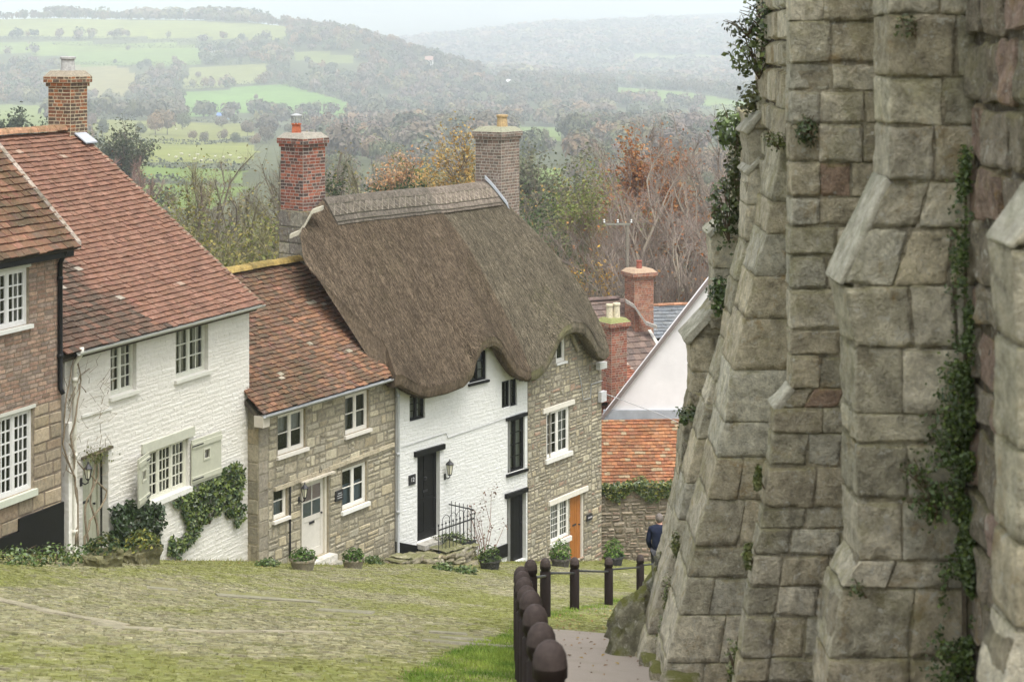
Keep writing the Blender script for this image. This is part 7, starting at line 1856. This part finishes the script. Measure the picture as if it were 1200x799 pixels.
    gr = fbm(np.stack([x / 150, y / 220, x * 0], -1), 2, 77)[:, None]; pal = pal * (1 - .0 * gr) ; dk = (gr[:, 0] > .35); pal[dk] = pal[dk] * .55 + np.array([.06, .07, .035]) * .45
    mb = MB()
    for k in range(14):
        for lod, sel, nq in ((0, (which == k) & (y < 1200), 230), (1, (which == k) & (y >= 1200) & (y < 2600), 105), (2, (which == k) & (y >= 2600), 42)):
            idx = np.where(sel)[0]
            if not len(idx): continue
            p, v = tp[k]; p, v = p[:nq], v[:nq]; q, f = leaf_cloud(p, v, (.125, .185, .29)[lod], None, .3); q = q.reshape(-1, 3)
            a = rs.uniform(0, 6.28, len(idx)); ca, sa = np.cos(a), np.sin(a)
            X = q[None, :, 0] * ca[:, None] - q[None, :, 1] * sa[:, None]; Y = q[None, :, 0] * sa[:, None] + q[None, :, 1] * ca[:, None]
            V = np.stack([x[idx, None] + X * Wd[idx, None], y[idx, None] + Y * Wd[idx, None], z[idx, None] + q[None, :, 2] * H[idx, None] * .8], -1)
            nf = len(f); F_ = (np.arange(len(idx)) * len(q))[:, None, None] + f[None]
            C = pal[idx][:, None, :] * rs.uniform(.92, 1.08, (len(idx), nf, 1)); mb.bulk(V.reshape(-1, 3), F_.reshape(-1, 4), C.reshape(-1, 3))
    o = mb.build('woodland', M['farleaf'], origin=(0, 2000, -60)); o['kind'] = 'stuff'; tag(o, 'hazy autumn woods covering the far valley and hills', 'woods')
    print('valley trees', placed, 'woodland', T, 'faces', len(o.data.polygons))
valley_trees()

def hedges():
    L = [([(150, 167), (230, 170), (300, 165)], 2.5, 'hedge along the upper edge of the pale sheep field'), ([(158, 194), (230, 199), (292, 201)], 4., 'dark thick hedge below the pale sheep field'), ([(158, 213), (250, 218)], 3., 'short dark hedge in the lowest green field'),
         ([(212, 107), (270, 101), (335, 97)], 5., 'hedge along the top of the bright green far field'), ([(-40, 46), (120, 47), (235, 51)], 5., 'long straight far hedge under the top ridge field'), ([(60, 53), (240, 56), (335, 47)], 5., 'second far hedge below the ridge'), ([(78, 76), (160, 78), (240, 76), (320, 76)], 5., 'far hedge between the middle hill fields'),
         ([(330, 100), (418, 122), (416, 136)], 6., 'hedge falling down the right side of the bright green field'), ([(720, 122), (800, 126), (880, 130)], 5., 'hedge under the right hand far field'), ([(100, 140), (200, 142), (300, 146)], 4., 'hedge along the back of the near pasture'), ([(718, 101), (800, 107), (885, 120)], 5., 'hedge on the upper side of the right hand far field')]
    for pts, h, lab in L:
        m = MB(); P3 = [ground_at(a, b, 150, 6000) for a, b in pts]; allp, alln = [], []
        for (x0, y0, _), (x1, y1, _) in zip(P3[:-1], P3[1:]):
            D = math.hypot(x1 - x0, y1 - y0); k = int(D / 1.0 * 4); u = rng.uniform(0, 1, k); x = x0 + (x1 - x0) * u + rng.normal(0, 1.3, k); y = y0 + (y1 - y0) * u + rng.normal(0, 1.6, k)
            hh = h * (1 + .45 * vnoise(np.stack([x / 6, y / 6, x * 0], -1), 7)); allp.append(np.stack([x, y, gz(x, y) + hh * rng.uniform(0, 1, k)], -1)); alln.append(rng.normal(0, 1, (k, 3)) + [0, -.4, .5])
        p = np.concatenate(allp); V, f = leaf_cloud(p, np.concatenate(alln), .75, None, .4); m.bulk(V, f, np.array([.07, .078, .042]) * rng.uniform(.6, 1.4, (len(p), 1)))
        o = m.build('hedge', M['farleaf']); tag(o, lab, 'hedge')
hedges()
def far_tree_line():
    # the row of trees along the ridge above the top field
    m = MB(); rs = np.random.default_rng(8)
    k = 0
    for px in np.arange(-40, 346, 3.2):
        yy = np.linspace(2000, 3400, 200); xx = (px + random.uniform(-1, 1) - CX) * yy / F; q_ = int(np.argmax(gz(xx, yy) / yy)); x, y = float(xx[q_]), float(yy[q_]) - random.uniform(0, 40)
        p, v = crown_template(rs, 46, 6); h = random.uniform(11, 16) * (1.15 if px > 210 else 1); q, f = leaf_cloud(p, v, .25, None, .5); q = q * np.array([h * .55, h * .55, h * .85]) + np.array([x, y, gz1(x, y) - 1]); m.bulk(q, f, np.array(PALW[rs.integers(0, 9)]) * .8 * rs.uniform(.7, 1.3, (len(f), 1)))
    o = m.build('ridge_trees', M['farleaf']); o['kind'] = 'stuff'; tag(o, 'hazy tree line along the top of the left ridge', 'woods')
far_tree_line()

def sheep_and_farms():
    m = MB(); seg, ring = 12, 8; V = []
    for i in range(ring + 1):
        ph = math.pi * i / ring
        for k in range(seg): th = 2 * math.pi * k / seg; V.append((.55 * math.cos(ph), .27 * math.sin(ph) * math.cos(th), .62 + .28 * math.sin(ph) * math.sin(th)))
    m.add(V, [(i * seg + k, i * seg + (k + 1) % seg, (i + 1) * seg + (k + 1) % seg, (i + 1) * seg + k) for i in range(ring) for k in range(seg)], (.62, .59, .5))
    m.tube([(.45, 0, .72), (.62, 0, .85), (.78, 0, .80), (.86, 0, .72)], [.13, .12, .09, .05], 8, (.55, .5, .42))
    for sx in (-.3, .32):
        for sy in (-.13, .13): m.tube([(sx, sy, .5), (sx - .03, sy, .28), (sx, sy, 0)], [.07, .045, .04], 6, (.3, .27, .22))
    for s in (-1, 1): m.tube([(.60, .08 * s, .90), (.57, .2 * s, .88)], [.04, .015], 5, (.5, .45, .4))
    base = m.build('sheep', M['cloth'], origin=(0, 0, 0)); tag(base, 'tiny white sheep grazing in the valley pastures', 'sheep', 'sheep in the valley')
    sp = [(213, 182), (222, 184), (232, 183), (240, 187), (252, 185), (262, 186), (228, 188), (247, 190), (270, 184), (206, 186), (175, 150), (188, 152), (206, 153), (218, 150), (168, 153), (280, 187), (198, 184), (236, 190)]
    for k, (px, py) in enumerate(sp):
        x, y, z = ground_at(px, py, 150, 4000); o = base if k == 0 else dup(base, (0, 0, 0)); o.location = (x, y, z); o.rotation_euler = (0, 0, random.uniform(0, 6.28)); o.scale = (1.25, 1.25, 1.25)
    for px, py, w, roof, wall, lab, hh in ((598, 101, 15, (.5, .5, .5), (.72, .71, .68), 'tiny white farm building left of its pair in the far woods', 5), (618, 95, 22, (.55, .55, .55), (.6, .6, .58), 'long pale farm building in the middle of the far woods', 5), (503, 78, 10, (.3, .2, .16), (.72, .7, .66), 'tiny pale farmhouse beside the wooded hill', 8), (262, 140, 11, (.12, .2, .42), (.3, .35, .45), 'small blue roofed shed beyond the pasture hedge', 3.5), (250, 62, 12, (.3, .22, .2), (.6, .58, .54), 'pale hillside farmhouse under the top ridge', 6)):
        x, y, z = ground_at(px, py, 200, 6000); t = thing('farm_building', (x, y, z), lab, 'farm building'); m = MB(); m.box((x, y, z + hh / 2 - 1), (w / 2, 4, hh / 2 + 1), wall); m.poly([(x - w / 2, y - 4, z + hh), (x - w / 2, y + 4, z + hh), (x - w / 2, y, z + hh * 1.6)], wall); m.poly([(x + w / 2, y - 4, z + hh), (x + w / 2, y, z + hh * 1.6), (x + w / 2, y + 4, z + hh)], wall); m.build('wall', M['cloth'], t)
        r = MB(); 
        for s in (-1, 1): r.hexa([(x + w / 2 * i * 1.04, yy, zz + dz) for dz in (.02, .25) for (yy, zz) in ((y + s * 4.4, z + hh - .3), (y, z + hh * 1.6)) for i in (-1, 1)], roof)
        r.build('roof', M['cloth'], t)
        for k in (-.28, .05, .3):
            q = MB(); q.box((x + w * k, y - 4.02, z + hh * .5), (.6, .03, .7), (.08, .08, .09)); q.build('window', M['dark'], t)
sheep_and_farms()
